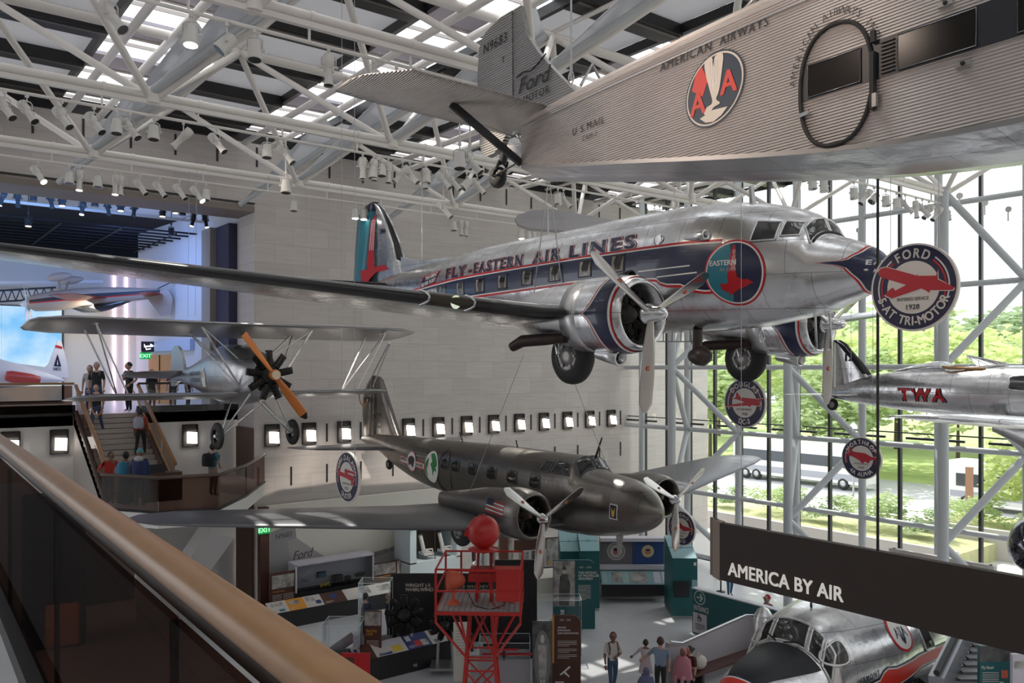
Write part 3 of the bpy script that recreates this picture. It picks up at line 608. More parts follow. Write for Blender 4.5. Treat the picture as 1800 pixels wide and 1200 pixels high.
def emblem(fn, R, parent, name, bold=True):
    m = MB(); c = [(cos(2*pi*k/48), sin(2*pi*k/48)) for k in range(48)]
    m.decal([(R*1.08*a, R*1.08*d) for a, d in c], lambda u, v: fn(u, v, .010), 3, mi=1); m.decal([(R*1.02*a, R*1.02*d) for a, d in c], lambda u, v: fn(u, v, .013), 3, mi=2)
    m.decal([(R*.97*a, R*.97*d) for a, d in c], lambda u, v: fn(u, v, .016), 3, mi=0)
    cres = [(R*.96*cos(a), R*.96*sin(a)) for a in [rad(100+160*k/20) for k in range(21)]]; cres += [(R*(-.18+.12*cos(a)), R*.93*sin(a)) for a in [rad(-85+170*k/12) for k in range(13)]][::1]
    m.decal(cres, lambda u, v: fn(u, v, .019), 2, mi=3)
    m.decal([(R*1.55*a, R*1.55*d) for a, d in BIRD], lambda u, v: fn(u, v, .022), 2, mi=1)
    for k in range(3): m.decal([(R*(-.07+.055*k), R*.1), (R*(-.05+.055*k), R*.1), (R*(-.01+.04*k), R*.75), (R*(-.022+.04*k), R*.75)], lambda u, v: fn(u, v, .024), 1, mi=2)
    m.text('EASTERN', lambda u, v: fn(u, v, .025), R*.17, -R*.85, R*.25, 'L', .03, mi=2, width=R*.95); m.text('Air Lines', lambda u, v: fn(u, v, .025), R*.13, -R*.5, R*.05, 'L', .0, mi=4, width=R*.6, shear=.2)
    return m.build(name, ['navy', 'red', 'whitel', 'teal', 'zinc'], parent)
emblem(lambda u, v, off: dc.side(-2.32+u, .07+v*.97, off), .58, A, 'emblem')
# navy nose cap with red border
def cap_b(a):                                           # border x by angle; spear on both sides
    d = min(abs(a-pi+.12), abs(a+.12), abs(a-2*pi+.12)); return -.17-.20*math.exp(-(d/.42)**2)-.50*math.exp(-(d/.045)**1.2)
n_ = 96; c_ = MB()
for off, ext, mi in ((.006, .06, 1), (.009, .025, 2), (.012, 0, 0)):
    c_.loft([[dc.pt(cap_b(2*pi*k/n_)-ext+(.172-cap_b(2*pi*k/n_)+ext)*(1-(1-i/14)**1.6), 2*pi*k/n_, off) for k in range(n_)] for i in range(15)], mi=mi)
def nosefn(u, v): return dc.side(-.2+.36*(1-(1-min(u, .999))**2), v, .016)
for k, ch in enumerate('EAST'): c_.text(ch, nosefn, .085, .13+.17*k, .11, 'L', .04, mi=2, width=.11)
for k, ch in enumerate('*AI'): c_.text(ch, nosefn, .06, .10+.2*k, -.02, 'L', .04, mi=2, width=.08)
c_.build('nose_cap', ['navy', 'red', 'whitel'], A)
# fin and rudder
def fin_part(tab, th, axis_split=None):
    """tab rows (z, x_front, x_back)"""
    return MB().loft([[V((xf+(xb-xf)*t, s*th*(1-zf)*foil2(t), z)) for s, t in [(1, q) for q in (0, .1, .3, .6, 1)]+[(-1, q) for q in (.6, .3, .1)]] for z, xf, xb in tab for zf in [.0]])
def foil2(t): return (.35+.65*sqrt(max(0, 1-(2*t-.8)**2/1.5))) if t < .98 else .25
hx = lambda z: -18.6+.23*(z-.73)
FT = [(.55, -15.6), (1.0, -15.9), (1.43, -16.18), (2.0, -16.5), (2.6, -16.95), (2.93, -17.26), (3.2, -17.55), (3.33, -17.74), (3.45, -18.0)]
fin_part([(z, x, hx(z)) for z, x in FT], .11).build('fin', 'alu', A)
MB().loft([[V((x-.25, .10, z)), V((x-.04, .07, z)), V((x+.03, 0, z)), V((x-.04, -.07, z)), V((x-.25, -.10, z))] for z, x in FT[2:]]+[[V((-18.3, s, 3.46)) for s in (.05, .02, 0, -.02, -.05)]], cap=False, closed=False).build('fin_boot', 'boot', A)
MB().prism([(-13.3, 1.15), (-13.3, 1.27), (-15.0, 1.30), (-15.6, 1.36), (-16.2, 1.5), (-16.2, .9), (-15, 1.0)], (0, -.06, 0), (1, 0, 0), (0, 0, 1), (0, .12, 0)).build('dorsal_fin', 'alu2', A)
RT = [(.45, -19.72), (.74, -19.68), (1.6, -19.6), (2.4, -19.5), (3.0, -19.42), (3.2, -19.38), (3.42, -18.95), (3.5, -18.35)]
ru = MB(); rr = [(z, hx(z)-.02, x) for z, x in RT]; ru = fin_part(rr, .10); ru.m = ['x' for _ in ru.f]
ru.m = [1 if sum(ru.v[i].z for i in f)/len(f) > 3.2 else 0 for f in ru.f]; rud = ru.build('rudder', ['teal', 'navy'], A)
m = MB(); fb = lambda u, v: V((u, -.118, v)); BT = [(632, 501), (646, 501), (648, 492), (661, 478), (673, 476), (683, 473), (676, 465), (664, 467), (658, 470), (657, 440), (661, 374), (652, 390), (648, 420), (647, 445), (644, 460), (645, 473), (633, 476), (634, 490)]
def fin_px(px, py):
    Rm = local(A); d = ray(px, py); o = Rm.inverted()@EYEV; dl = Rm.inverted().to_3x3()@d; s_ = (-.125-o.y)/dl.y; q = o+dl*s_; return (q.x, q.z)
bp = [fin_px(*p) for p in BT]; m.decal(bp, fb, 0)
for k in range(3): m.poly([fb(*fin_px(*p))+V((0, -.006, 0)) for p in ((649+k*3, 440), (650+k*3, 440), (654+k*2.4, 392), (653+k*2.4, 392))], 1)
m.build('fin_emblem', ['red', 'whitel'], A)
p0 = fin_px(668, 411); MB().text('344', lambda u, v: V((p0[0]+u, -.13, p0[1]+v)), .16, 0, 0, 'L', .03).build('fin_number', 'navy', A)
for s_ in (1, -1):
    wing([(.1*s_, -16.4, 2.6, .62, .12), (3.2*s_, -17.3, 1.7, .66, .10), (3.9*s_, -17.7, 1.1, .67, .09), (4.05*s_, -18.1, .5, .67, .07)], .0).build('stabilizer', ['alu', 'boot'], A)
    wing([(.7*s_, -4.15, 4.45, -.72, .18), (4.0*s_, -4.15, 4.35, -.74, .18), (9.0*s_, -5.52, 3.0, -.35, .17), (13.2*s_, -6.68, 1.95, -.02, .15), (14.1*s_, -7.05, 1.4, .06, .11), (14.45*s_, -7.5, .7, .08, .08)], .1, .075).build('wing', ['alu', 'boot'], A)
    # landing light in the leading edge
    l = MB(); y0, y1 = 5.35*s_, 6.15*s_
    def le(y, t, up): 
        q = (abs(y)-4)/5; c = 4.35-1.35*q; xl = -4.15-1.37*q; z = -.74+.39*q; th = .18-.01*q
        return V((xl-t*c+.006, y, z+up*c*th*foil(t)*(1.1 if up > 0 else .9)/2+.008*up))
    l.loft([[le(y0+(y1-y0)*i/4, t, u) for t, u in [(.06, 1), (.03, 1), (.008, 1), (0, 1), (.008, -1), (.03, -1), (.06, -1)]] for i in range(5)], cap=False, closed=False)
    lo_ = l.build('landing_light', mat('landing_light_glass', (.05, .042, .03), .3, spec=.3), A)
    for y in (y0, y1): MB().path([le(y, t, u)+V((.01, 0, 0)) for t, u in [(.075, 1), (.03, 1), (.008, 1), (0, 1), (.008, -1), (.03, -1), (.075, -1)]], .025, 6).build('light_rim', 'alu2', lo_)
    MB().lathe((-4.72, (y0+y1)/2-.1*s_, -.62), (1, -.1*s_, -.1), [(0, .02), (.03, .1), (.06, .12)], 16).build('light_bulb', 'chrome', lo_)
    # engine nacelle
    y = 2.82*s_; zc = -.76
    nac = thing('engine_nacelle', None, None, (0, y, zc)); nac.parent = A
    MB().lathe((0, 0, 0), (-1, 0, 0), [(3.35, .45), (3.1, .5), (2.95, .54), (2.88, .575), (2.9, .61), (3.0, .655), (3.15, .69), (3.4, .71), (3.75, .71), (3.95, .70)], 48, cap=False).build('cowl_ring', 'alu', nac)
    MB().lathe((0, 0, 0), (-1, 0, 0), [(3.93, .66), (3.96, .695), (4.15, .70), (4.4, .69), (4.42, .64)], 48, cap=False).build('cowl_flaps', 'alu2', nac)
    body = Fus([(-4.3, .62, -.62, .62), (-5.0, .62, -.60, .56), (-5.6, .55, -.48, .48), (-6.2, .42, -.30, .34), (-6.9, .2, -.1, .1)], 2.1); body.mesh(stations(-4.3, -6.9, 12), 32).build('nacelle_body', 'alu', nac)
    band = MB()
    def bx(a): d = min(abs(a), abs(a-pi), abs(a-2*pi)); return 3.38+.32*math.exp(-(d/.24))
    for r_, e0, e1, mi in ((.010, -.075, .075, 1), (.013, -.045, .045, 2), (.016, -.0, .0, 0)):
        band.loft([[V((-(3.1+e0+(bx(a)+e1-3.1-e0)*i/8), (lerp_tab([(2.9, .61), (3.0, .655), (3.15, .69), (3.4, .71), (4, .70)], 3.1+e0+(bx(a)+e1-3.1-e0)*i/8)[0]+r_)*cos(a), (lerp_tab([(2.9, .61), (3.0, .655), (3.15, .69), (3.4, .71), (4, .70)], 3.1+e0+(bx(a)+e1-3.1-e0)*i/8)[0]+r_)*sin(a))) for a in [2*pi*k/72 for k in range(72)]] for i in range(9)], cap=False, mi=mi)
    band.build('cowl_band', ['navy', 'red', 'whitel'], nac)
    radial(nac, (-3.35, 0, 0), .52, 9, 'radial_engine', mat('crankcase_dark', (.06, .055, .05), .4, .6)); MB().lathe((-3.6, 0, 0), (1, 0, 0), [(0, .6), (.02, .6)], 30).build('firewall', 'black', nac)
    propeller(nac, (-2.72, 0, 0), 1.75, .27, (-93, 27, 147) if s_ < 0 else (-90, 30, 150), .165, .5)
    ex = MB(); ex.lathe((-3.9, -.12, -.72), (1, -.05, -.12), [(0, .1), (.3, .13), (.62, .15), (.63, .12), (.4, .1)], 20, cap=False); ex.build('oil_cooler_duct', 'alu2', nac)
    MB().path([(-4.4, -.48, -.42), (-4.9, -.56, -.46), (-5.6, -.58, -.5), (-5.9, -.6, -.62)], [.1, .12, .12, .1], 14).build('exhaust_pipe', mat('burnt_pipe', (.05, .035, .03), .5, .7), nac)
    MB().lathe((-3.9, .1, .66), (1, 0, .05), [(0, .02), (.3, .1), (.6, .13), (.61, .1), (.5, .09)], 16, cap=False).build('air_scoop', 'boot', nac)
    wheel(nac, (-4.8, -.05*s_ if s_ < 0 else -.1, -.78), .56, .36); MB().tube((-4.8, -.32, -.75), (-4.95, -.3, -.3), .05).tube((-4.8, .25, -.75), (-4.95, .25, -.3), .05).build('gear_leg', 'alu2', nac)
    if s_ > 0: MB().path([(-3.7, -.66, -.05+.16*cos(q)) if False else V((-3.9+.0, -.74, -.28))+V((.07*sin(q), 0, .13*cos(q))) for q in [2*pi*k/20 for k in range(20)]], .016, 6, True).build('tie_down_ring', 'chrome', nac)
# roof details
MB().lathe((-3.65, -1.03, .80), (1, -.12, .02), [(0, .01), (.2, .06), (.5, .1), (.72, .105), (.74, .075), (.6, .06)], 20, cap=False).build('pitot_fairing', 'alu2', A)
q = dc.side(-4.12, .83, .01); MB().lathe(q, (0, -1, .15), [(0, .12), (.01, .12), (.02, .085)], 20).build('porthole', 'chrome', A)
MB().tube((-2.7, 0, 1.5), (-2.75, 0, 1.85), .07, .05).build('aerial_mast', 'zinc', A)
MB().tube((-8.9, 0, 1.4), (-8.95, 0, 2.2), .02).build('aerial_post', 'zinc', A)
MB().lathe((-4.0, -.3, -1.5), (1, 0, 0), [(0, .01), (.1, .12), (.25, .19), (.42, .2), (.55, .12), (.62, .01)], 20).tube((-3.75, -.3, -1.4), (-3.75, -.3, -.95), .1, n=12).build('loop_housing', mat('loop_brown', (.06, .045, .04), .4, .3), A)
pm = MB()
for x_ in (-1.2, -1.5): pm.path([(x_, .35, -.66), (x_, .42, -1.3)] + [(x_+.0, .30, -1.34)], .025, 6)
pm.build('pitot_masts', 'alu2', A)
q = MB()
for k in range(4): q.path([(-4.2-.25*k, .0, -.98), (-4.2-.25*k, -.0, -1.2)], .012, 5)
q.tube((-3.9, 0, -1.2), (-5.3, 0, -1.2), .012, n=5).build('under_aerial', 'hubm', A)
# ------------------------------------------------------------------ the dark grey twin
Mdk = alu('dark_anodised_skin', (.20, .185, .17), .34, .8, .5, .6, .06, 'xz', .02); Mdkp = mat('dark_wing_skin', (.125, .125, .135), .38, .6)
B = thing('airliner', 'dark grey twin-engined airliner hanging low under the silver one', 'aeroplane', (15.93, 14.36, 5.83), (0, rad(1.08), -pi/2))
bo = Fus([(.0, .0, -.06, .02), (-.03, .12, -.16, .12), (-.1, .2, -.25, .22), (-.25, .34, -.37, .36), (-.5, .52, -.52, .52), (-.87, .66, -.66, .65), (-1.28, .75, -.76, .73), (-1.9, .79, -.88, .80), (-2.3, .84, -.94, .83), (-2.42, .90, -.95, .84), (-2.72, 1.19, -.97, .86), (-3.3, 1.17, -1.02, .89), (-6.2, 1.13, -.98, .9), (-9.4, 1.03, -.74, .82), (-10.9, .98, -.62, .7), (-12.9, .92, -.25, .48), (-14.5, .85, .22, .28), (-15.6, .74, .38, .12), (-16.1, .62, .46, .04)], 2.5)
bo.mesh([0, -.02, -.05, -.1, -.17, -.25, -.37]+stations(-.5, -2.3, 10)+[-2.36, -2.42, -2.52, -2.62, -2.72, -2.85]+stations(-3.1, -16.1, 34)).build('fuselage', Mdk, B)
bsf = lambda off: (lambda u, v: bo.side(u, v, off))
for x in (-8.73, -8.08, -7.09, -6.07, -5.06, -4.0): pane(curve_poly([(x-.2, .22), (x+.2, .22), (x+.22, .4), (x+.18, .57), (x-.18, .57), (x-.22, .4)], 3), bsf(.012), 'cabin_window', B, 1, Mdkp, .016)
MB().path([bo.side(*p, .008) for p in curve_poly([(-9.1, -.45), (-8.4, -.45), (-8.38, .4), (-8.75, .82), (-9.1, .4)], 5)], .008, 5, True).build('cabin_door', 'blackm', B)
pane([(-3.4, .72), (-3.02, .72), (-3.02, 1.02), (-3.3, 1.05)], bsf(.012), 'cockpit_window', B, 2, Mdkp); pane([(-2.96, .72), (-2.66, .72), (-2.78, 1.0), (-2.96, 1.02)], bsf(.012), 'cockpit_window', B, 2, Mdkp); pane([(-3.9, .72), (-3.48, .72), (-3.48, .98), (-3.8, .98)], bsf(.012), 'cockpit_window', B, 2, Mdkp)
for s_ in (1, -1): pane([(.04*s_, 0), (.60*s_, 0), (.52*s_, 1), (.04*s_, 1)], lambda u, v: bo.topz(-2.4-.3*v, u, .012), 'windscreen', B, 2, Mdkp)
e = MB(); e.decal([(-12.05, .08), (-10.05, .02), (-10.05, .25), (-12.05, .34)], bsf(.006), 4, mi=2); e.decal([(-12.0, .11), (-10.1, .05), (-10.1, .22), (-12.0, .31)], bsf(.01), 4, mi=1)
circ = lambda R, sx=1: [(R*sx*cos(2*pi*k/40), R*sin(2*pi*k/40)) for k in range(40)]
e.decal([(-11.06+a, .2+d) for a, d in circ(.36)], bsf(.014), 3, mi=2); e.decal([(-11.06+a, .2+d) for a, d in circ(.335)], bsf(.018), 3, mi=1)
e.decal([(-11.06+a, .2+d) for a, d in curve_poly([(-.25, .1), (0, .2), (.24, .12), (.2, -.05), (.1, -.2), (-.05, -.1), (-.2, -.15)], 4)], bsf(.022), 2, mi=0)
e.text('UNITED', lambda u, v: bo.side(u, v-.045*(u+11.7)/2, .024), .11, -11.95, .17, 'L', .03, mi=0, width=.48); e.text('AIR LINES', lambda u, v: bo.side(u, v-.045*(u+10.7)/2, .024), .11, -10.66, .10, 'L', .03, mi=0, width=.5)
e.decal([(-9.56+a, .18+d) for a, d in circ(.53, .86)], bsf(.014), 3, mi=1)
e.decal([(-9.56+a, .18+d) for a, d in curve_poly([(-.4, .12), (-.2, .3), (-.22, .05), (-.3, -.1), (-.25, -.35), (-.36, -.25), (-.43, -.05)], 4)], bsf(.02), 2, mi=3); e.decal([(-9.56+a, .18+d) for a, d in curve_poly([(-.1, .42), (.1, .46), (.3, .3), (.38, .1), (.3, .02), (.34, -.15), (.2, -.1), (.1, -.28), (.05, -.05), (-.05, .1), (.05, .2)], 4)], bsf(.02), 2, mi=3)
for k, s_ in enumerate(('CHICAGO NEW YORK', 'WASHINGTON CLEVELAND', 'UNITED STATES', 'SEATTLE PORTLAND')): e.text(s_, lambda u, v: bo.side(u, v, .012), .055, -10.5, .68-.1*k, 'C', .01, mi=0, width=[1.3, 1.25, .9, .9][k])
e.decal([(-1.16, -.22), (-.92, -.24), (-.90, .16), (-1.14, .18)], bsf(.01), 2, mi=1); e.decal([(-1.13, -.19), (-.94, -.21), (-.93, .13), (-1.12, .15)], bsf(.014), 2, mi=4); e.decal([(-1.03+a, -.02+d) for a, d in curve_poly([(-.05, .1), (0, .0), (.05, .1), (.03, -.12), (-.04, -.12)], 3)], bsf(.018), 1, mi=5)
e.build('emblem', ['ink', 'whitel', 'red', mat('globe_green', (.02, .22, .06), .5), 'navy', mat('badge_yellow', (.75, .5, .05), .5)], B)
FB = [(.55, -12.7), (.95, -13.1), (1.08, -13.2), (2.0, -13.85), (2.6, -14.25), (2.95, -14.5), (3.09, -14.75)]; hb = lambda z: -15.2+.02*z
MB().loft([[V((xf+(hb(z)-xf)*t, s*.09*foil2(t), z)) for s, t in [(1, q) for q in (0, .1, .3, .6, 1)]+[(-1, q) for q in (.6, .3, .1)]] for z, xf in FB]).build('fin', Mdk, B)
RB = [(.42, -15.95), (.86, -16.03), (1.6, -16.12), (2.17, -16.1), (2.76, -15.75), (3.0, -15.4), (3.12, -15.1)]
MB().loft([[V((hb(z)-.01+(xb-hb(z))*t, s*.085*foil2(t), z)) for s, t in [(1, q) for q in (0, .1, .3, .6, 1)]+[(-1, q) for q in (.6, .3, .1)]] for z, xb in RB]).build('rudder', Mdk, B)
t = MB()
for s_, x_, z_, h in (('BOEING', -15.75, 2.05, .2), ('U.S.MAIL', -15.05, 1.55, .14), ('AM-12', -15.0, 1.3, .12), ('N13369', -14.95, 1.08, .12)): t.text(s_, lambda u, v: V((u, -.105, v)), h, x_, z_, 'L', .02)
t.build('lettering', 'ink', B)
for s_ in (1, -1):
    wing([(.1*s_, -12.7, 2.6, .42, .1), (3.0*s_, -13.6, 1.5, .5, .1), (3.6*s_, -14.0, .9, .52, .08), (3.8*s_, -14.4, .3, .52, .06)], 0, 0).build('stabilizer', Mdkp, B)
    wing([(.5*s_, -2.9, 4.4, -.66, .16), (3.4*s_, -3.05, 4.2, -.52, .16), (10.0*s_, -4.45, 2.2, .10, .12), (10.9*s_, -4.8, 1.5, .17, .11), (11.2*s_, -5.2, .7, .19, .08)], .2, 0).build('wing', Mdkp, B)
    y = 2.48*s_; nac = thing('engine_nacelle', None, None, (0, y, -.12)); nac.parent = B
    MB().lathe((0, 0, 0), (-1, 0, 0), [(2.5, .42), (2.2, .46), (2.08, .51), (2.03, .55), (2.06, .585), (2.2, .635), (2.5, .665), (2.9, .65), (3.1, .62)], 40, cap=False).build('cowl_ring', Mdk, nac)
    Fus([(-3.0, .58, -.6, .58), (-3.8, .52, -.6, .52), (-5.0, .3, -.5, .4), (-6.4, .05, -.35, .1)], 2.1).mesh(stations(-3, -6.4, 10), 28).build('nacelle_body', Mdk, nac)
    radial(nac, (-2.45, 0, 0), .48, 9, 'radial_engine', mat('crankcase_bronze', (.10, .08, .06), .4, .6)); MB().lathe((-2.7, 0, 0), (1, 0, 0), [(0, .56), (.02, .56)], 30).build('firewall', 'black', nac)
    propeller(nac, (-1.72, 0, 0), 1.50, .26, (-95, 25, 145) if s_ < 0 else (-88, 32, 152), .12, .3)
    wheel(nac, (-5.3, 0, -.9), .46, .3); MB().tube((-5.3, .2, -.9), (-4.6, .2, -.3), .05).tube((-5.3, -.2, -.9), (-4.6, -.2, -.3), .05).build('gear_leg', 'alu2', nac)
    if s_ < 0:
        fl_ = MB(); fq = lambda u, v: V((-2.75-u*0-.0+u, -.672*cos(.25+v), .672*sin(.25+v)))
        for k in range(7): fl_.strip([(-.5, .05+.075*k), (.25, -.02+.075*k)], [(-.5, .09+.075*k), (.25, .02+.075*k)], lambda u, v: V((-2.75+u, -.675*cos(v), .675*sin(v))), 10, 1, mi=k % 2)
        fl_.strip([(-.5, .33), (-.2, .30)], [(-.5, .58), (-.2, .54)], lambda u, v: V((-2.75+u, -.682*cos(v), .682*sin(v))), 8, 2, mi=2); fl_.build('flag_marking', ['red', 'whitel', 'navy'], nac)
wheel(B, (-13.6, -.15, -.22), .2, .14, 'tail_wheel'); MB().tube((-13.6, -.15, -.2), (-13.9, 0, .2), .04).build('tail_wheel_leg', 'zinc', B)
MB().tube((-2.45, 0, 1.15), (-2.2, 0, 1.75), .035, .02).build('aerial_mast', 'blackm', B); MB().tube((-5.9, 0, 1.1), (-6.0, 0, 1.35), .02).tube((-8.9, 0, 1.05), (-9.1, 0, 1.35), .02).build('aerial_post', 'blackm', B)
MB().prism([(0, 0), (.25, 0), (.16, -.55), (.08, -.55)], (-1.6, -.02, -.78), (1, 0, 0), (0, 0, 1), (0, .04, 0)).tube((-1.35, 0, -1.33), (-1.65, 0, -1.33), .02).build('venturi_mast', 'hubm', B)
# ------------------------------------------------------------------ biplane crop duster
Mduster = alu('duster_silver', (.42, .42, .43), .34, .7, .5, .6, .05, 'xz', .02); Mfab = mat('doped_silver_fabric', (.34, .34, .35), .33, .7); Mprop = mat('propeller_wood', (.55, .17, .03), .3, coat=.4, noise=(4, .15))
D = thing('biplane', 'silver radial engined biplane with an orange wooden propeller', 'aeroplane', (9.42, 23.42, 9.32), (0, rad(-1.47), rad(-84.9)))
du = Fus([(-.40, .36, -.46, .40), (-.6, .50, -.60, .52), (-1.2, .72, -.78, .66), (-2.0, .95, -.86, .72), (-2.8, 1.02, -.84, .72), (-3.6, .88, -.72, .64), (-5.0, .55, -.42, .46), (-6.5, .30, -.12, .24), (-7.7, .14, .0, .05)], 2.5)
du.mesh(stations(-.45, -7.7, 30), 32).build('fuselage', Mduster, D)
radial(D, (-.28, 0, 0), .72, 9, 'radial_engine', 'engine')
p = thing('propeller', None, None, (0, 0, 0)); p.parent = D
for a in (128, 308):
    bm_ = blade(1.66, .27, .0, (42, 16), .03); bm_.m = [1 if sum(bm_.v[i].z for i in f)/len(f) > 1.48 else 0 for f in bm_.f]; o = bm_.build('blade', [Mprop, 'black'], p); o.rotation_euler = (rad(a)-pi/2, 0, 0)
MB().lathe((-.12, 0, 0), (1, 0, 0), [(0, .14), (.2, .16), (.22, .16)], 20).lathe((.1, 0, 0), (1, 0, 0), [(0, .13), (.03, .13)], 20, 1).build('propeller_hub', [Mprop, mat('hub_cream', (.6, .5, .38), .5)], p)
for s_ in (1, -1):
    pass
wing([(-6.0, -1.35, 1.0, 1.42, .1), (-5.85, -1.05, 1.6, 1.43, .14), (-5.2, -.75, 2.1, 1.44, .16), (0, -.75, 2.1, 1.42, .16), (5.2, -.75, 2.1, 1.44, .16), (5.85, -1.05, 1.6, 1.43, .14), (6.0, -1.35, 1.0, 1.42, .1)], .3, 0, 6, incid=8).build('upper_wing', Mfab, D)
wing([(-5.0, -1.75, .7, -.58, .1), (-4.85, -1.4, 1.2, -.57, .14), (-4.3, -1.15, 1.7, -.56, .17), (0, -1.15, 1.7, -.58, .17), (4.3, -1.15, 1.7, -.56, .17), (4.85, -1.4, 1.2, -.57, .14), (5.0, -1.75, .7, -.58, .1)], .3, 0, 6, incid=5).build('lower_wing', Mfab, D)
for s_ in (1, -1):
    m = MB()
    m.tube((-.95, 4.55*s_, 1.42), (-1.35, 3.6*s_, -.55), .025).tube((-2.1, 4.55*s_, 1.42), (-2.3, 3.6*s_, -.55), .025).tube((-.95, 4.55*s_, 1.42), (-2.3, 3.6*s_, -.55), .02).tube((-.95, 4.5*s_, 1.4), (-2.1, 4.6*s_, 1.4), .02)
    m.build('interplane_strut', 'alu2', D); c = MB()
    c.tube((-.9, 1.75*s_, 1.4), (-1.0, .5*s_, -.45), .03).tube((-.9, 1.75*s_, 1.4), (-1.3, .42*s_, .45), .022).tube((-2.1, 1.75*s_, 1.4), (-2.0, .5*s_, .3), .025).tube((-2.1, 1.75*s_, 1.4), (-1.0, .5*s_, -.45), .018); c.build('cabane_strut', 'alu2', D)
    g = MB(); g.tube((-.75, .35*s_, -.5), (-1.15, 1.12*s_, -1.72), .03).tube((-1.9, .4*s_, -.6), (-1.2, 1.12*s_, -1.72), .025).tube((-.8, -.1*s_, -.75), (-1.2, 1.1*s_, -1.75), .03).tube((-1.3, 1.05*s_, -1.75), (-1.2, 1.28*s_, -1.75), .05); g.build('undercarriage_strut', 'alu2', D)
    w_ = wheel(D, (-1.2, 1.2*s_, -1.75), .40, .15, 'wheel', 16, 'zinc'); w_.rotation_euler = (0, 0, 0)
    MB().path([(-1.9, 4.25*s_+.17*cos(a), -.62+.42*sin(a) if sin(a) < 0 else -.62) for a in [pi+pi*k/12 for k in range(13)]], .02, 6).build('wingtip_skid', Mprop, D)
    wing([(.02*s_, -6.3, 1.6, .2, .1), (1.4*s_, -6.5, 1.3, .2, .1), (1.85*s_, -6.9, .6, .2, .08)], 0, 0, incid=9).build('tailplane', Mfab, D); MB().tube((-7.0, 1.0*s_, .08), (-7.0, .1*s_, -.15), .015).build('tail_strut', 'alu2', D)
MB().prism(curve_poly([(-6.6, .2), (-6.75, .8), (-7.1, 1.15), (-7.55, 1.1), (-7.75, .5), (-7.75, -.2), (-7.3, -.15)], 4), (0, -.05, 0), (1, 0, 0), (0, 0, 1), (0, .1, 0)).build('fin', Mfab, D)
t = MB(); f_ = lambda u, v: du.side(u, v, .015)
for s_, z_ in (('HUFF DALAND', .08), ('DUSTERS INC', -.14)): t.text(s_, f_, .13, -5.0, z_, 'L', .02, width=1.2)
t.build('lettering', 'ink', D)
e = MB(); e.decal([(-3.6, -.3), (-3.25, -.3), (-3.2, .0), (-3.45, .32), (-3.6, .05)], lambda u, v: du.side(u, v, .012), 2, mi=0).decal([(-3.56, .0), (-3.4, .0), (-3.44, .27)], lambda u, v: du.side(u, v, .016), 2, mi=1); e.build('emblem', ['whitel', mat('emblem_orange', (.8, .35, .04), .5)], D)
MB().path([(-2.0, .32, .62), (-1.85, .3, .85), (-1.78, 0, .95), (-1.85, -.3, .85), (-2.0, -.32, .62)], .03, 6).sphere((-3.1, 0, .72), .28, 14).build('windshield', 'alu2', D)
# ------------------------------------------------------------------ low-wing mail plane with red letters
E_ = thing('mail_plane', 'bright polished low wing aeroplane with big red letters TWA on its side', 'aeroplane', (22, 3.9, 8.9), (0, 0, -pi/2))
al = Fus([(.3, .55, -.75, .6), (-1.0, .62, -.75, .66), (-3.0, .66, -.68, .68), (-4.41, .68, -.66, .66), (-5.44, .67, -.62, .64), (-5.9, .64, -.6, .62), (-6.4, .60, -.57, .58), (-7.17, .56, -.52, .5), (-7.79, .49, -.46, .42), (-8.45, .36, -.38, .32), (-9.13, .14, -.29, .2), (-9.7, -.05, -.17, .04)], 2.1)
al.mesh(stations(.3, -9.7, 50), 40).build('fuselage', 'alu', E_); af = lambda u, v: al.side(u, v, .012)
t = MB(); t.text('TWA', lambda u, v: al.side(u, v, .010), .33, -7.22, -.235, 'L', .075, 1.3, mi=1, width=1.24); t.text('TWA', af, .31, -7.20, -.225, 'L', .045, 1.3, mi=0, width=1.2); t.build('lettering', ['red', 'ink'], E_)
MB().prism([(-9.72, -.05), (-9.70, 1.36), (-9.45, 1.44), (-9.36, 1.44), (-9.36, .02)], (0, -.06, 0), (1, 0, 0), (0, 0, 1), (0, .12, 0)).build('rudder', mat('rudder_silver', (.62, .60, .58), .5), E_)
FA = [(-.0, -8.0), (.46, -8.28), (.8, -8.55), (1.08, -8.82), (1.3, -9.0), (1.42, -9.2)]
MB().loft([[V((xf+(-9.34-xf)*q, s*.07*foil2(q), z)) for s, q in [(1, q) for q in (0, .1, .3, .6, 1)]+[(-1, q) for q in (.6, .3, .1)]] for z, xf in FA]).build('fin', 'alu', E_)
MB().loft([[V((x-.2, .08, z)), V((x-.02, .06, z)), V((x+.03, 0, z)), V((x-.02, -.06, z)), V((x-.2, -.08, z))] for z, x in FA[1:]], cap=False, closed=False).build('fin_boot', 'boot', E_)
t = MB(); t.text('12', lambda u, v: V((u, -.085, v)), .2, -8.98, .82, 'L', .03); t.text('NC11Y', lambda u, v: V((u, -.075, v)), .2, -9.68, .55, 'L', .03, mi=1, width=.3); t.build('tail_number', ['ink', 'red'], E_)
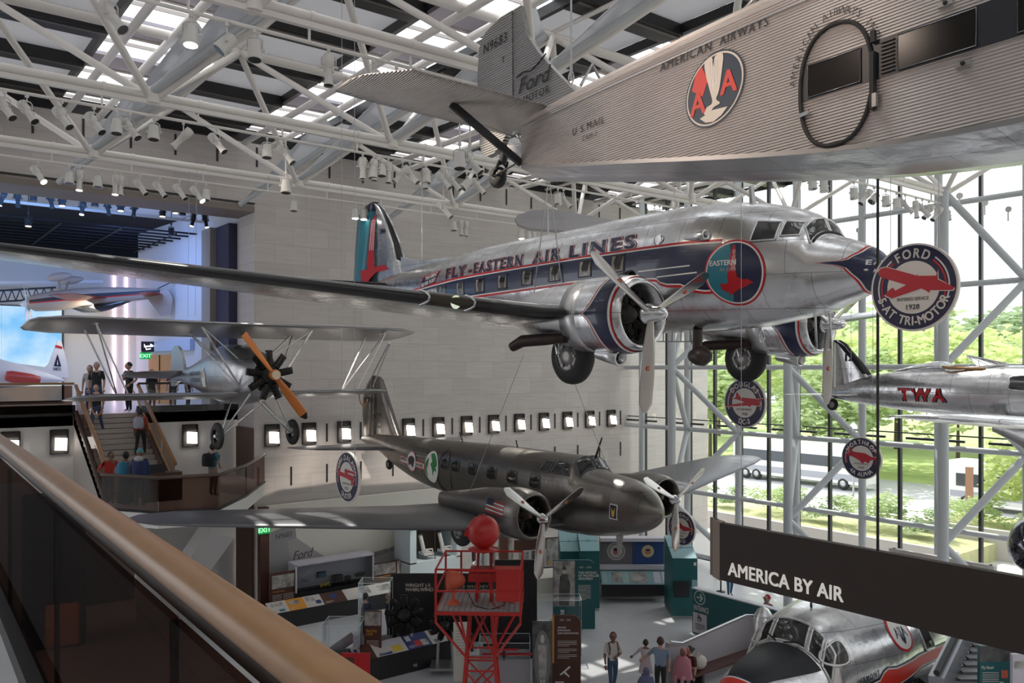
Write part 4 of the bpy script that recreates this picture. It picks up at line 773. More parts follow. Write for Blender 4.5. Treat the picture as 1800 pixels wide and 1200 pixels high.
for s_ in (1, -1):
    wing([(.1*s_, -8.4, 1.3, -.12, .1), (1.7*s_, -9.0, .8, -.1, .09), (2.0*s_, -9.4, .3, -.1, .07)], 0, 0).build('stabilizer', 'alu', E_)
    wing([(.4*s_, -2.1, 3.0, -.66, .21), (2.0*s_, -2.2, 2.9, -.60, .21), (5.4*s_, -2.6, 2.25, -.38, .19), (6.1*s_, -2.9, 1.75, -.33, .17), (6.4*s_, -3.4, .9, -.31, .13)], .1, 0).build('wing', 'alu', E_)
    Fus([(-1.6, -.5, -1.5, .02), (-1.75, -.5, -1.9, .2), (-2.2, -.5, -1.98, .27), (-3.0, -.5, -1.6, .26), (-3.9, -.6, -1.0, .12), (-4.3, -.6, -.8, .02)], 2).mesh(stations(-1.6, -4.3, 14), 24).build('trouser_fairing', 'alu2', E_).location = (0, 2.0*s_, 0)
wheel(E_, (-9.35, -.12, -.42), .17, .1, 'tail_wheel'); MB().tube((-9.35, -.1, -.4), (-9.3, 0, -.1), .035).build('tail_wheel_leg', 'zinc', E_)
MB().path([(-5.15, .34, .62), (-6.0, .36, .64), (-6.28, .2, .66), (-6.28, -.2, .66), (-6.0, -.36, .62), (-5.15, -.34, .6)], .035, 8).build('cockpit_coaming', mat('coaming_leather', (.42, .22, .09), .6), E_)
ws = MB(); W_ = [(-5.72, 0, .95), (-5.55, -.3, .62), (-5.1, -.25, .68), (-4.75, 0, .72), (-5.1, .25, .68), (-5.55, .3, .62)]
for i in (1, 2, 3, 4): ws.poly([W_[0], W_[i], W_[i+1]] if i < 5 else [W_[0], W_[5], W_[1]])
o = ws.build('windscreen', 'vitrine', E_); f = MB()
for i in range(1, 6): f.tube(W_[0], W_[i], .014, n=5)
for i in range(1, 5): f.tube(W_[i], W_[i+1], .014, n=5)
f.build('windscreen_frame', 'chrome', o)
Fus([(-6.15, .75, .5, .28), (-6.35, .80, .5, .25), (-7.0, .7, .45, .15), (-7.7, .52, .4, .03)], 2).mesh(stations(-6.15, -7.7, 8), 20).build('headrest_fairing', 'alu', E_)
for x0 in (-4.45, -3.2): pane(curve_poly([(x0, .1), (x0+.7, .1), (x0+.75, .25), (x0+.7, .42), (x0, .42), (x0-.04, .25)], 3), af, 'cabin_window', E_, 2, 'alu2', .02)
# ------------------------------------------------------------------ corrugated tri-motor, overhead
def corrug(name, axis, period, col, rough=.38, depth=.012):
    m = mat(name, col, rough, .72); nt = m.node_tree; b = nt.nodes['Principled BSDF']; L = nt.links.new; tc = nt.nodes.new('ShaderNodeTexCoord'); sp = nt.nodes.new('ShaderNodeSeparateXYZ'); L(tc.outputs['Object'], sp.inputs[0])
    k = nt.nodes.new('ShaderNodeMath'); k.operation = 'MULTIPLY'; k.inputs[1].default_value = 2*pi/period; L(sp.outputs['xyz'.index(axis)], k.inputs[0])
    sn = nt.nodes.new('ShaderNodeMath'); sn.operation = 'SINE'; L(k.outputs[0], sn.inputs[0])
    bp = nt.nodes.new('ShaderNodeBump'); bp.inputs['Strength'].default_value = 1; bp.inputs['Distance'].default_value = depth; L(sn.outputs[0], bp.inputs['Height']); L(bp.outputs[0], b.inputs['Normal'])
    n = nt.nodes.new('ShaderNodeTexNoise'); n.inputs['Scale'].default_value = .9; n.inputs['Detail'].default_value = 8; L(tc.outputs['Object'], n.inputs['Vector'])
    mr = nt.nodes.new('ShaderNodeMapRange'); mr.inputs[3].default_value = .82; mr.inputs[4].default_value = 1.12; L(n.outputs['Fac'], mr.inputs[0])
    mx = nt.nodes.new('ShaderNodeMix'); mx.data_type = 'RGBA'; mx.blend_type = 'MULTIPLY'; mx.inputs[0].default_value = 1; mx.inputs[6].default_value = (*col, 1); L(mr.outputs[0], mx.inputs[7]); L(mx.outputs[2], b.inputs['Base Color'])
    return m
Mcz = corrug('corrugated_side', 'z', .036, (.74, .655, .60)); Mcy = corrug('corrugated_tailplane', 'y', .045, (.50, .45, .42)); Mcf = corrug('corrugated_fin', 'z', .05, (.40, .39, .38))
Mbelly = alu('belly_sheet', (.66, .66, .68), .3, 1.4, .5, .5, .08, 'xy', .03)
G = thing('trimotor', 'corrugated metal tri-motor fuselage and tail lettered AMERICAN AIRWAYS, overhead', 'aeroplane', (9.93*.9, 5.64*.9, 9.5+3.5*.9), (0, 0, rad(-93))); G.scale = (.9, .9, .9)
FT_ = sorted([(9.0, -1.15, 1.0), (2.4, -1.13, 1.0), (1.0, -1.05, 1.0), (-.6, -.84, .99), (-3.3, -.37, .9), (-5.75, .07, .74), (-6.45, .20, .66)])
rings = []; K = None
for x in stations(9, -6.45, 30):
    bt, hw = lerp_tab(FT_, x); r = .05; top = .58*hw
    ring = [(-hw, bt+.03), (-hw, .3 if bt < .2 else bt+.1), (-hw, .915), (-hw+.012, .935)] + [(-hw*cos(a), .935+top*sin(a)) for a in [rad(12+ 156*k/12) for k in range(13)]] + [(hw-.012, .935), (hw, .915), (hw, .3 if bt < .2 else bt+.1), (hw, bt+.03), (hw-.03, bt), (.4*hw, bt-.12), (0, bt-.15), (-.4*hw, bt-.12), (-hw+.03, bt)]
    rings.append([V((x, y, z)) for y, z in ring])
n_ = len(rings[0]); m = MB(); m.loft(rings, mi=lambda i, k: 1 if k >= n_-6 else 0, smooth=False); m.build('fuselage', [Mcz, Mbelly], G)
sy = lambda x: -lerp_tab(FT_, x)[1]; ff = lambda off: (lambda u, v: V((u, sy(u)-off, v)))
MB().path([V((x, sy(x)-.005, .925)) for x in stations(6, -6.4, 40)], .012, 6).build('roof_seam', 'zinc', G)
MB().strip([(x, lerp_tab(FT_, x)[0]+.0) for x in stations(-6.4, 6, 20)], [(x, lerp_tab(FT_, x)[0]+.06) for x in stations(-6.4, 6, 20)], ff(.006), 40, 1).build('belly_flange', 'hubm', G)
t = MB(); tf = lambda u, v: V((u, sy(u)-.012+max(0, v-.92)*.25, v))
t.text('AMERICAN', tf, .135, -2.57, .80, 'L', .015, 1.2, width=1.0, shear=.0); t.text('AIRWAYS', tf, .135, -1.42, .805, 'L', .015, 1.2, width=.80)
t.text('U S.MAIL', ff(.012), .125, -4.72, .385, 'L', .012, 1.25, width=.86); t.text('CAM-1', ff(.012), .085, -4.45, .23, 'L', .008, 1.2, width=.38)
dcx, dcz, drx, drz = .33, -.20, .47, .70
def door_pt(a, k=1.0): c, s_ = cos(a), sin(a); return (dcx+(drx*k+(k-1)*.1)*math.copysign(abs(c)**.85, c), dcz+(drz*k)*math.copysign(abs(s_)**.85, s_))
txt = 'AMERICAN AIRWAYS INC'; aa = [rad(168-138*i/19) for i in range(20)]
for ch, a in zip(txt, aa):
    if ch == ' ': continue
    cx_, cz_ = dcx+.555*cos(a), dcz+.80*sin(a); nx_, nz_ = V((cos(a)/.555, sin(a)/.80)).normalized(); vs, fs, x0, x1, y0, y1 = text_mesh(ch); k = .085/.7
    t.add([ff(.012)(cx_+nz_*(p-(x0+x1)/2)*k+nx_*q*k, cz_-nx_*(p-(x0+x1)/2)*k+nz_*q*k) for p, q in vs], fs)
t.build('lettering', 'ink', G)
# round badge: eagle between two red letters
m = MB(); bc = (-1.52, .26); el = lambda k: [(bc[0]+.505*k*cos(a)+.06*k*sin(a), bc[1]+.47*k*sin(a)) for a in [2*pi*i/48 for i in range(48)]]
m.decal(el(1.05), ff(.008), 2, mi=0); m.decal(el(1.0), ff(.012), 2, mi=2); m.decal(el(.95), ff(.016), 2, mi=0)
bq = lambda pts, mi, off: m.decal([(bc[0]+a, bc[1]+b_) for a, b_ in pts], ff(off), 1, mi=mi)
bq([(-.40, .08), (-.2, -.05), (-.1, .15), (-.22, .37), (-.33, .28)], 1, .020)
bq(curve_poly([(-.16, .40), (-.03, .44), (0, .3), (.03, .43), (.17, .42), (.15, .2), (.10, -.05), (.05, -.15), (.12, -.22), (.0, -.25), (-.06, -.32), (-.17, -.3), (-.12, -.22), (-.02, -.18), (-.06, -.02), (-.13, .2)], 3), 2, .023)
bq([(-.25, -.34), (.0, -.28), (.25, -.30), (.14, -.39), (.0, -.44), (-.14, -.42)], 2, .023)
for k in range(4): m.poly([ff(.026)(bc[0]+a, bc[1]+b_) for a, b_ in ((-.07+.045*k, .38), (-.06+.045*k, .38), (-.035+.03*k, .0), (-.04+.03*k, .0))], 3)
for s_, x0 in ((1, -.42), (2, .13)): m.text('A', ff(.022 if s_ == 1 else .0225), .30, bc[0]+x0, bc[1]-.27 if s_ == 1 else bc[1]-.12, 'L', .03, mi=1, width=.27)
m.build('round_badge', [mat('badge_navy', (.014, .03, .055), .5), mat('badge_red_paint', (.62, .05, .035), .5), mat('badge_cream', (.66, .58, .50), .5), 'zinc'], G)
# oval door, windows
d = MB(); pts = [door_pt(2*pi*k/60) for k in range(60)]; dn = MB(); dn.path([ff(.015)(*p) for p in pts], .026, 8, True); dd = dn.build('door_frame', 'blackm', G)
MB().bar(ff(.03)(.82, .02), ff(.03)(.82, -.62), .05, .07).bar(ff(.04)(.83, .25), ff(.04)(.83, .12), .05, .05).bar(ff(.04)(.85, -.45), ff(.04)(.85, -.6), .05, .05, 1).build('door_hinge', ['blackm', 'hubm'], dd); MB().bar(ff(.04)(-.13, -.46), ff(.04)(.0, -.44), .03, .05).build('door_handle', 'chrome', dd)
Mfw = mat('cabin_dark_glass', (.012, .010, .009), .22, spec=.15); Mfb = mat('window_band_black', (.014, .014, .02), .45)
o = MB().decal([(-.12, -.29), (2.9, -.29), (6.5, -.29), (6.5, .15), (2.9, .15), (-.12, .15)], ff(.007), 0).build('window_band', Mfb, G)
for x0, x1 in ((-.03, .66), (1.10, 1.93), (2.32, 3.3), (3.5, 4.5)):
    w_ = MB().decal([(x0, -.26), (x1, -.26), (x1, .12), (x0, .12)], ff(.014), 1).build('cabin_window', Mfw, G); pts = [ff(.018)(*p) for p in ((x0, -.26), (x1, -.26), (x1, .12), (x0, .12))]; MB().path(pts, .008, 5, True).build('window_trim', 'zinc', w_)
lv = MB()
for k in range(9): lv.bar(ff(.02)(.9, -.24+.042*k), ff(.02)(1.06, -.24+.042*k), .012, .014)
lv.build('louvre_vent', 'black', G)
for x_, z_ in ((1.62, .28), (1.80, -.40)): MB().box(V((x_, sy(x_)-.012, z_)), (.15, .02, .06)).lathe(V((x_, sy(x_)-.02, z_)), (0, -1, 0), [(0, .025), (.02, .02)], 12, 1).build('step_plate', ['hubm', 'rubber'], G)
def slab(poly, th, m_, name, matn, parent=G, up='z'):
    return m_
fin_poly = [(-7.55, 1.2), (-7.62, 3.68), (-7.32, 3.69), (-7.12, 3.05), (-6.75, 2.6), (-6.3, 2.15), (-5.6, 1.5), (-5.6, .95)]
MB().prism(fin_poly, (0, -.05, 0), (1, 0, 0), (0, 0, 1), (0, .1, 0)).build('fin', Mcf, G)
rp = [(-7.6, 3.68), (-8.0, 3.68)]+[(-8.3, 3.62), (-8.6, 3.55), (-8.82, 3.3), (-8.88, 2.8), (-8.88, 2.2), (-8.80, 1.3), (-8.72, 1.05), (-8.5, .93), (-8.25, .96), (-8.0, 1.06), (-7.75, 1.3), (-7.57, 1.6)]
MB().prism(rp, (0, -.07, 0), (1, 0, 0), (0, 0, 1), (0, .14, 0)).build('rudder', Mcf, G)
t = MB(); tp = lambda u, v: V((u, -.078, v)); t.text('N9683', tp, .2, -8.62, 3.12, 'L', .02, 1.15, width=.85); t.text('T', tp, .13, -7.95, 2.72, 'L', .02)
tq = lambda u, v: V((u, -.078, v)); t.text('Ford', tq, .30, -7.35, 1.93, 'L', .012, width=.95, shear=.35); t.path([tq(-7.42, 2.28), tq(-7.2, 2.33), tq(-6.95, 2.28), tq(-6.75, 2.33), tq(-6.45, 2.46)], .016, 5); t.text('TRI-MOTOR', tq, .15, -7.65, 1.70, 'L', .015, 1.1, width=1.3)
t.build('fin_lettering', 'ink', G)
for s_ in (-1, 1):
    wing([(.2*s_, -5.75, 1.95, 1.2, .11), (3.0*s_, -5.65, 1.85, 1.24, .09), (3.35*s_, -5.62, 1.85, 1.25, .085), (3.9*s_, -6.3, 1.05, 1.25, .09), (3.98*s_, -6.6, .65, 1.25, .09)], 0, 0, 5).build('stabilizer', Mcy, G)
    MB().bar((-6.55, 2.1*s_, 1.17), (-6.45, .66*s_, .30), .07, .13).build('stabilizer_strut', 'black', G)
    MB().tube((-7.0, 1.9*s_, 1.18), (-7.2, .1*s_, 1.0), .01, n=5).build('bracing_wire', 'zinc', G)
MB().bar((-6.3, 0, .5), (-7.7, 0, .95), .25, .12).tube((-7.4, .1, .9), (-7.6, 0, 1.3), .03).build('tail_frame', 'zinc', G)
tw = thing('tail_wheel', None, None, (-8.2, 0, .46)); tw.parent = G
wheel(tw, (0, 0, 0), .225, .22, 'wheel', 0, 'hubm', .3); MB().tube((.1, -.12, .12), (.2, -.1, .3), .03).tube((.1, .12, .12), (.2, .1, .3), .03).tube((.16, 0, .25), (.32, 0, .62), .085, n=14).path([(0, -.13, 0), (.12, -.13, .2), (.18, 0, .26), (.12, .13, .2), (0, .13, 0)], .03, 6).tube((-.0, -.12, 0), (.9, -.1, .12), .02).build('tail_wheel_fork', 'black', tw)
MB().path([(-5.15, -.3, 1.45), (-5.2, 0, 1.9), (-5.15, .3, 1.45)], .03, 6).path([(-1.4, -.55, 1.35), (-1.2, -.4, 1.62), (-1.05, -.55, 1.35)], .035, 6).tube((-1.4, -.55, 1.35), (-1.2, -.4, 1.2), .03).build('lifting_bracket', 'zinc', G)
# ------------------------------------------------------------------ far small aeroplanes
# inverted aerobatic monoplane in the upper gallery
c0 = at(150, 525, 37.5); hd = (at(45, 523, 37.0)-at(270, 545, 38.0)); yaw = atan2(hd.y, hd.x)
I = thing('aerobatic_plane', 'white red and black aerobatic aeroplane hanging upside down in the upper gallery', 'aeroplane', c0, (pi, rad(6), yaw))
Mcr = mat('cream_gloss', (.40, .32, .26), .4); ia = Fus([(2.35, .22, -.22, .22), (2.2, .36, -.36, .34), (1.2, .42, -.46, .40), (0, .36, -.48, .4), (-1.2, .3, -.42, .3), (-2.6, .26, -.25, .16), (-3.3, .2, -.16, .06)], 2.3)
ia.mesh(stations(2.35, -3.3, 24), 28).build('fuselage', Mcr, I); s = MB()
for sg in (-1, 1): s.strip([(2.2, -.12), (.5, -.18), (-3.2, -.12)], [(2.2, -.0), (.5, -.0), (-3.2, -.0)], lambda u, v: ia.side(u, v, .008, sg), 30, 2, mi=0); s.strip([(2.2, .0), (.5, .0), (-3.2, .0)], [(2.2, .05), (.5, .05), (-3.2, .05)], lambda u, v: ia.side(u, v, .009, sg), 30, 1, mi=1)
s.build('stripe', ['ink', 'red'], I)
Mrd = mat('gloss_red', (.36, .02, .015), .35)
for sg in (1, -1):
    wq = wing([(.2*sg, .6, 1.6, .05, .14), (2.2*sg, .45, 1.3, .1, .13), (3.6*sg, .35, 1.0, .13, .12), (3.75*sg, .2, .7, .13, .1)], 0, .1); wq.build('wing', [Mrd if sg > 0 else Mrd, 'ink'], I)
    wing([(.05*sg, -2.5, .8, .1, .1), (1.5*sg, -2.6, .6, .1, .1)], 0, 0).build('tailplane', Mrd, I)
    MB().tube((.9, .3*sg, -.42), (.8, .75*sg, -1.0), .05, .03).build('gear_leg', Mcr, I); sp_ = Fus([(1.2, -.85, -1.0, .02), (1.0, -.78, -1.12, .1), (.6, -.8, -1.15, .1), (.2, -.95, -1.05, .02)], 2); sp_.mesh(stations(1.2, .2, 8), 16).build('wheel_spat', Mcr, I).location = (0, .78*sg, 0)
MB().prism([(-2.6, .2), (-3.1, 1.05), (-3.55, 1.05), (-3.7, .3), (-3.55, -.1), (-3.2, -.1)], (0, -.05, 0), (1, 0, 0), (0, 0, 1), (0, .1, 0)).build('fin', [Mcr], I)
Fus([(.6, .40, .2, .05), (.1, .62, .2, .24), (-.6, .66, .2, .26), (-1.4, .45, .2, .12), (-1.9, .3, .2, .02)], 2).mesh(stations(.6, -1.9, 12), 20).build('canopy', Mcock, I)
pr = thing('propeller', None, None, (2.4, 0, 0)); pr.parent = I; MB().lathe((-.15, 0, 0), (1, 0, 0), [(0, .2), (.15, .19), (.35, .12), (.48, .01)], 18).build('spinner', 'white', pr)
for a in (75, 115, 255, 285): o = blade(.85, .17, .1).build('blade', 'white', pr); o.rotation_euler = (rad(a)-pi/2, 0, 0)
MB().tube((-3.0, 0, -.15), (-3.75, 0, -.45), .02).lathe((-3.75, -.04, -.45), (0, 1, 0), [(0, .09), (.08, .09)], 12).build('tail_wheel', 'rubber', I)
MB().text('EXTREME', lambda u, v: ia.side(u, -v, .012, 1), .1, -1.6, -.2, 'L', .02).build('lettering', 'red', I) if False else None
# white jet tail, bottom left of the upper gallery
J = thing('jet', 'white business jet tail with a dark triangle badge, behind the upper balustrade', 'aeroplane', at(60, 665, 37))
jy = J.location.y; jp = lambda px, py: ony(px, py, jy)
jd = V((0, 0, 0)); fp = [jp(*p) for p in ((68, 655), (85, 640), (101, 598), (108, 601), (118, 640), (121, 664), (110, 664))]
m = MB(); m.add([p+V((0, -.07, 0)) for p in fp]+[p+V((0, .07, 0)) for p in fp], [tuple(range(7)), tuple(range(13, 6, -1))]+[(i, 7+i, 7+(i+1) % 7, (i+1) % 7) for i in range(7)]); m.build('fin', 'white', J, True)
b0, b1 = jp(-70, 640), jp(112, 668); ax = b1-b0
m = MB(); m.loft([[b0+ax*t+V((0, r*cos(a), r*sin(a)*.9-.2*(1-t))) for a in [2*pi*k/24 for k in range(24)]] for t, r in ((0, .8), (.3, .75), (.6, .5), (.85, .25), (1, .08))]); m.build('fuselage', 'white', J, True)
q = [jp(*p)+V((0, -.09, 0)) for p in ((100.5, 622), (94, 643), (107, 644))]; e = MB().poly(q); q = [jp(*p)+V((0, -.10, 0)) for p in ((100.4, 632), (99.2, 641), (101.8, 641))]; e.poly(q, 1); q = [jp(*p)+V((0, -.09, 0)) for p in ((97, 606), (108.5, 609), (109.4, 613), (96, 610))]; e.poly(q, 2)
o = jp(93, 650); e.text('N802L', lambda u, v: o+V((u, -.09, v-.02)), .14, 0, 0, 'L', .02, mi=0, width=.33); e.build('badge', ['navy', 'white', 'red'], J, True)
MB().bar(jp(0, 645), jp(105, 658), .5, .05, up=(0, 1, 0)).build('engine_pylon', 'white', J, True)
MB().lathe(jp(5, 660)+V((0, -.9, 0)), ax, [(0, .2), (.2, .26), (.9, .26), (1.3, .18)], 18, 0).build('engine_pod', mat('pod_red', (.5, .06, .04), .3), J, True)
# high-wing monoplane whose wing tip shows over the airliner's back
k0 = at(985, 392, 29.5); Kp = thing('high_wing_monoplane', 'grey rounded wing tip of an aeroplane hung behind the silver airliner', 'aeroplane', k0)
w0 = [at(*p) for p in ((905, 385, 29), (912, 378, 29.2), (935, 371, 29.6), (975, 369, 30), (1078, 388, 30.8), (1150, 400, 31.2), (1120, 430, 28.6), (990, 407, 27.8), (930, 402, 28.2), (910, 395, 28.6))]
m = MB(); c_ = sum(w0, V((0, 0, 0)))/len(w0); up_ = [p+V((0, 0, .03)) for p in w0]; m.add(up_+[p-V((0, 0, .06)) for p in w0]+[c_+V((0, 0, .16)), c_-V((0, 0, .14))], [(i, (i+1) % 10, 20) for i in range(10)]+[(10+(i+1) % 10, 10+i, 21) for i in range(10)]+[(i, 10+i, 10+(i+1) % 10, (i+1) % 10) for i in range(10)]); m.build('wing', mat('wing_tip_grey', (.30, .29, .30), .6), Kp, True)
MB().tube(w0[7]+V((.4, .3, -.02)), w0[7]+V((1.6, .2, -1.3)), .03).tube(w0[3], w0[3]+V((0, 0, 15.6-w0[3].z)), .008, n=5).build('wing_strut', 'zinc', Kp, True)
# ------------------------------------------------------------------ four-engined airliner nose on the ground floor
H7 = thing('airliner_nose', 'polished airliner nose section with black top and red stripe under the dark beam', 'aeroplane', (13.9, 10.7, 2.65), (0, 0, pi))
h7 = Fus([(.02, .0, -.1, .03), (-.1, .26, -.36, .32), (-.3, .44, -.62, .55), (-.7, .62, -.95, .80), (-1.2, .72, -1.2, .98), (-1.7, .80, -1.36, 1.1), (-1.95, .86, -1.42, 1.15), (-2.05, 1.04, -1.44, 1.17), (-2.25, 1.34, -1.47, 1.21), (-2.6, 1.48, -1.52, 1.28), (-3.4, 1.58, -1.58, 1.44), (-4.5, 1.64, -1.64, 1.6), (-9.2, 1.64, -1.64, 1.6)], 2.15)
h7.mesh([.02, -.03, -.1, -.2, -.3, -.45]+stations(-.6, -1.95, 12)+[-2.0, -2.05, -2.12, -2.2, -2.3, -2.5]+stations(-2.7, -9.2, 24), 56).build('fuselage', 'alu', H7)
hf = lambda off: (lambda u, v: h7.side(u, v, off, 1)); m = MB()
xs_ = [-.35-1.6*i/16 for i in range(17)]
m.loft([[h7.pt(x, rad(90+w_*k/12), .008) for k in range(-12, 13)] for x in xs_ for w_ in [34+12*(abs(x)-.35)/1.6]], cap=False, closed=False); m.build('antiglare_panel', mat('antiglare_black', (.018, .020, .027), .5), H7)
m = MB(); N_ = 60
for off, ext, mi in ((.010, .07, 1), (.014, .035, 2), (.018, 0, 0)): m.loft([[h7.pt(.02-(.50+ext+.25*max(0, -sin(2*pi*k/N_)))*(1-(1-i/12)**1.5) if False else .02-((.62+ext-.28*max(0, sin(2*pi*k/N_)))*(i/12)**1.6), 2*pi*k/N_, off) for k in range(N_)] for i in range(13)], cap=True, mi=mi)
st_lo = [(-.6, -.55), (-2.6, -.02), (-3.3, .12), (-3.35, .0), (-4.2, .32), (-8, .42)]; st_hi = [(-.6, -.40), (-2.6, .12), (-3.05, .22), (-3.2, .42), (-4.2, .50), (-8, .60)]
lo_ = [(-.55, -.62), (-1.3, -.38), (-2.2, -.14), (-3.3, .02), (-3.5, .04), (-3.8, .02), (-4.7, .25), (-9.1, .3)]; hi_ = [(-.55, -.42), (-1.3, -.22), (-2.2, .02), (-3.3, .18), (-3.45, .38), (-3.8, .34), (-4.7, .45), (-9.1, .5)]
for sg in (1, -1):
    g_ = lambda off: (lambda u, v: h7.side(u, v, off, sg))
    m.strip([(a, b_-.06) for a, b_ in lo_], [(a, b_+.06) for a, b_ in hi_], g_(.008), 60, 4, mi=1); m.strip([(a, b_-.03) for a, b_ in lo_], [(a, b_+.03) for a, b_ in hi_], g_(.012), 60, 4, mi=2); m.strip(lo_, hi_, g_(.016), 60, 4, mi=0)
m.build('stripe', [mat('airline_red', (.70, .035, .02), .35), 'navy', 'whitel'], H7)
wf = lambda u, v: h7.topz(-1.97-.30*v, u, .012)
for a, b_ in ((-.42, .42), (.5, .78), (-.5, -.78), (-.84, -1.06), (.84, 1.06)): pane([(a, .06), (b_, .06), (b_*.93, .95), (a*.93, .95)], wf, 'windscreen', H7, 3, 'alu2', .03)
for sg in (1, -1): pane(curve_poly([(-2.5, .68), (-2.05, .66), (-2.08, .86), (-2.3, 1.03), (-2.52, 1.04)], 4), lambda u, v: h7.side(u, v, .012, sg), 'cockpit_window', H7, 2, 'alu2', .03)
for x_ in (-5.2, -6.4, -7.6): pane([(x_-.2, .5), (x_+.2, .5), (x_+.2, .95), (x_-.2, .95)], hf(.012), 'cabin_window', H7, 2, 'alu2', .025)
t = MB(); t.text('FLAGSHIP', lambda u, v: h7.side(-1.75-u, v+u*.16, .004, 1), .12, 0, .04, 'L', 0, 1.3, width=.75); t.text('VERMONT', lambda u, v: h7.side(-2.62-u, v+(.87+u)*.16, .004, 1), .12, 0, .04, 'L', 0, 1.3, width=.66)
bc7 = (-4.3, .98); q = lambda k: [(bc7[0]-k*cos(a), bc7[1]+k*sin(a)) for a in [2*pi*i/36 for i in range(36)]]
t.decal(q(.36), hf(.01), 2, mi=1); t.decal(q(.31), hf(.014), 2, mi=2)
t.text('A A', lambda u, v: h7.side(bc7[0]-u, bc7[1]+v, .02, 1), .2, 0, -.08, 'C', .02, mi=0, width=.42); t.decal([(bc7[0]-a, bc7[1]+b_) for a, b_ in ((-.05, .12), (.05, .12), (.03, 0), (.08, -.1), (0, -.22), (-.08, -.1), (-.03, 0))], hf(.02), 1, mi=0)
t.build('lettering', ['navy', 'red', 'whitel'], H7)
MB().tube((-1.95, .35, 1.0), (-1.85, .0, .93), .018).tube((-1.95, -.45, .98), (-1.85, -.2, .92), .018).build('windscreen_wiper', 'black', H7); MB().tube((-2.9, 0, 1.45), (-2.9, 0, 1.7), .04, .01).build('roof_mast', 'black', H7)
ct = MB()
for x_ in (-3.2, -8): ct.bar((x_, -1.3, -2.65), (x_, -1.1, -1.1), .2, .2).bar((x_, 1.3, -2.65), (x_, 1.1, -1.1), .2, .2).bar((x_, -1.3, -1.25), (x_, 1.3, -1.25), .2, .2)
ct.build('support_cradle', 'black', H7)
# ================================================================== HANGING SIGNS AND BEAM
Mbrown = mat('beam_brown', (.036, .024, .019), .6); Mtan = mat('beam_end_tan', (.33, .26, .22), .6); Msn = mat('sign_navy', (.018, .018, .062), .45); Msr = mat('sign_red', (.50, .015, .03), .45); Msw = mat('sign_white', (.74, .69, .64), .5)
SIL = dict(
 tri=[(780, 690), (800, 665), (840, 660), (1060, 740), (1062, 728), (1068, 742), (1190, 752), (1198, 715), (1202, 780), (1310, 840), (1300, 860), (1150, 850), (1145, 868), (1120, 850), (1090, 833), (880, 890), (828, 860), (868, 822), (890, 812), (905, 835), (985, 800), (800, 728)],
 dc=[(1545, 405), (1576, 400), (1580, 362), (1592, 366), (1612, 398), (1700, 403), (1740, 408), (1765, 400), (1769, 408), (1746, 425), (1752, 440), (1742, 455), (1690, 450), (1680, 464), (1660, 455), (1500, 468), (1497, 462), (1640, 432), (1580, 412)],
 al=[(550, 798), (580, 785), (577, 755), (590, 754), (606, 778), (690, 783), (735, 805), (771, 806), (771, 818), (725, 830), (716, 852), (690, 840), (672, 857), (650, 835), (600, 812), (555, 808)],
 bo=[(1108, 103), (1180, 98), (1171, 70), (1186, 77), (1206, 97), (1250, 104), (1280, 111), (1276, 119), (1240, 128), (1210, 136), (1190, 120), (1112, 111)],
 du=[(580, 908), (592, 932), (630, 938), (628, 915), (632, 906), (705, 918), (708, 932), (650, 928), (655, 938), (690, 944), (700, 965), (692, 980), (690, 1010), (678, 1012), (676, 982), (640, 970), (600, 962), (580, 957), (572, 930)])
def round_sign(px, py, d, R, top, mid, bot, sil, c0, rr, label):
    p = at(px, py, d); s = thing('hanging_sign', label, 'sign', p, group='round hanging signs naming the aeroplanes')
    fn = lambda off: (lambda u, v: V((-off, -u, v))); ci = lambda r, n=64: [(r*cos(2*pi*k/n), r*sin(2*pi*k/n)) for k in range(n)]
    MB().prism(ci(R), (.03, 0, 0), (0, -1, 0), (0, 0, 1), (-.06, 0, 0)).build('sign_disc', Msw, s)
    m = MB(); m.decal(ci(R*.955), fn(.033), 0, mi=0); m.decal(ci(R*.60), fn(.037), 0, mi=1)
    for r0, r1, mi in ((.79, .825, 1), (.715, .755, 2)):
        for a0, a1 in ((-20, 52), (128, 200)):
            m.strip([(t, r0*R) for t in (rad(a0), rad(a1))], [(t, r1*R) for t in (rad(a0), rad(a1))], lambda u, v: fn(.036)(v*cos(u), v*sin(u)), 24, 1, mi=mi)
    q = [((a-c0[0])/rr[0]*R, -(b_-c0[1])/rr[1]*R) for a, b_ in SIL[sil]]; k = [(a*1.0, b_) for a, b_ in q]
    g = [(a+.018*R*(1 if a > 0 else -1), b_+.02*R*(1 if b_ > 0 else -1)) for a, b_ in q]; m.decal(g, fn(.040), 0, mi=1); m.decal(q, fn(.044), 0, mi=2)
    f = fn(.041); m.arctext(top, f, R*.67, 0, R*.21, .03, 1); m.arctext(bot, f, R*.86, pi, R*.20, .03, 1, True)
    m.text('ENTERED SERVICE', f, R*.075, 0, -R*.30, 'C', .012, mi=3, width=R*.72); m.text(mid, f, R*.115, 0, -R*.50, 'C', .015, mi=3, width=R*.3)
    m.build('sign_face', [Msn, Msw, Msr, 'ink'], s)
    MB().tube((0, -R*.55, R*.82), (0, -R*.55, 18.2-p.z), .006, n=5).tube((0, R*.55, R*.82), (0, R*.55, 18.2-p.z), .006, n=5).build('hanging_wire', 'zinc', s)
round_sign(1607, 505, 11.6, .61, 'FORD', '1928', '5-AT TRI-MOTOR', 'tri', (1030, 820), (305, 312), 'largest round sign, lettered FORD 5-AT TRI-MOTOR, beside the silver nose')
round_sign(1310, 708, 20.0, .59, 'DOUGLAS', '1936', 'DC-3', 'dc', (1637, 437), (148, 176), 'round sign lettered DOUGLAS DC-3 below the far wheel of the silver airliner')
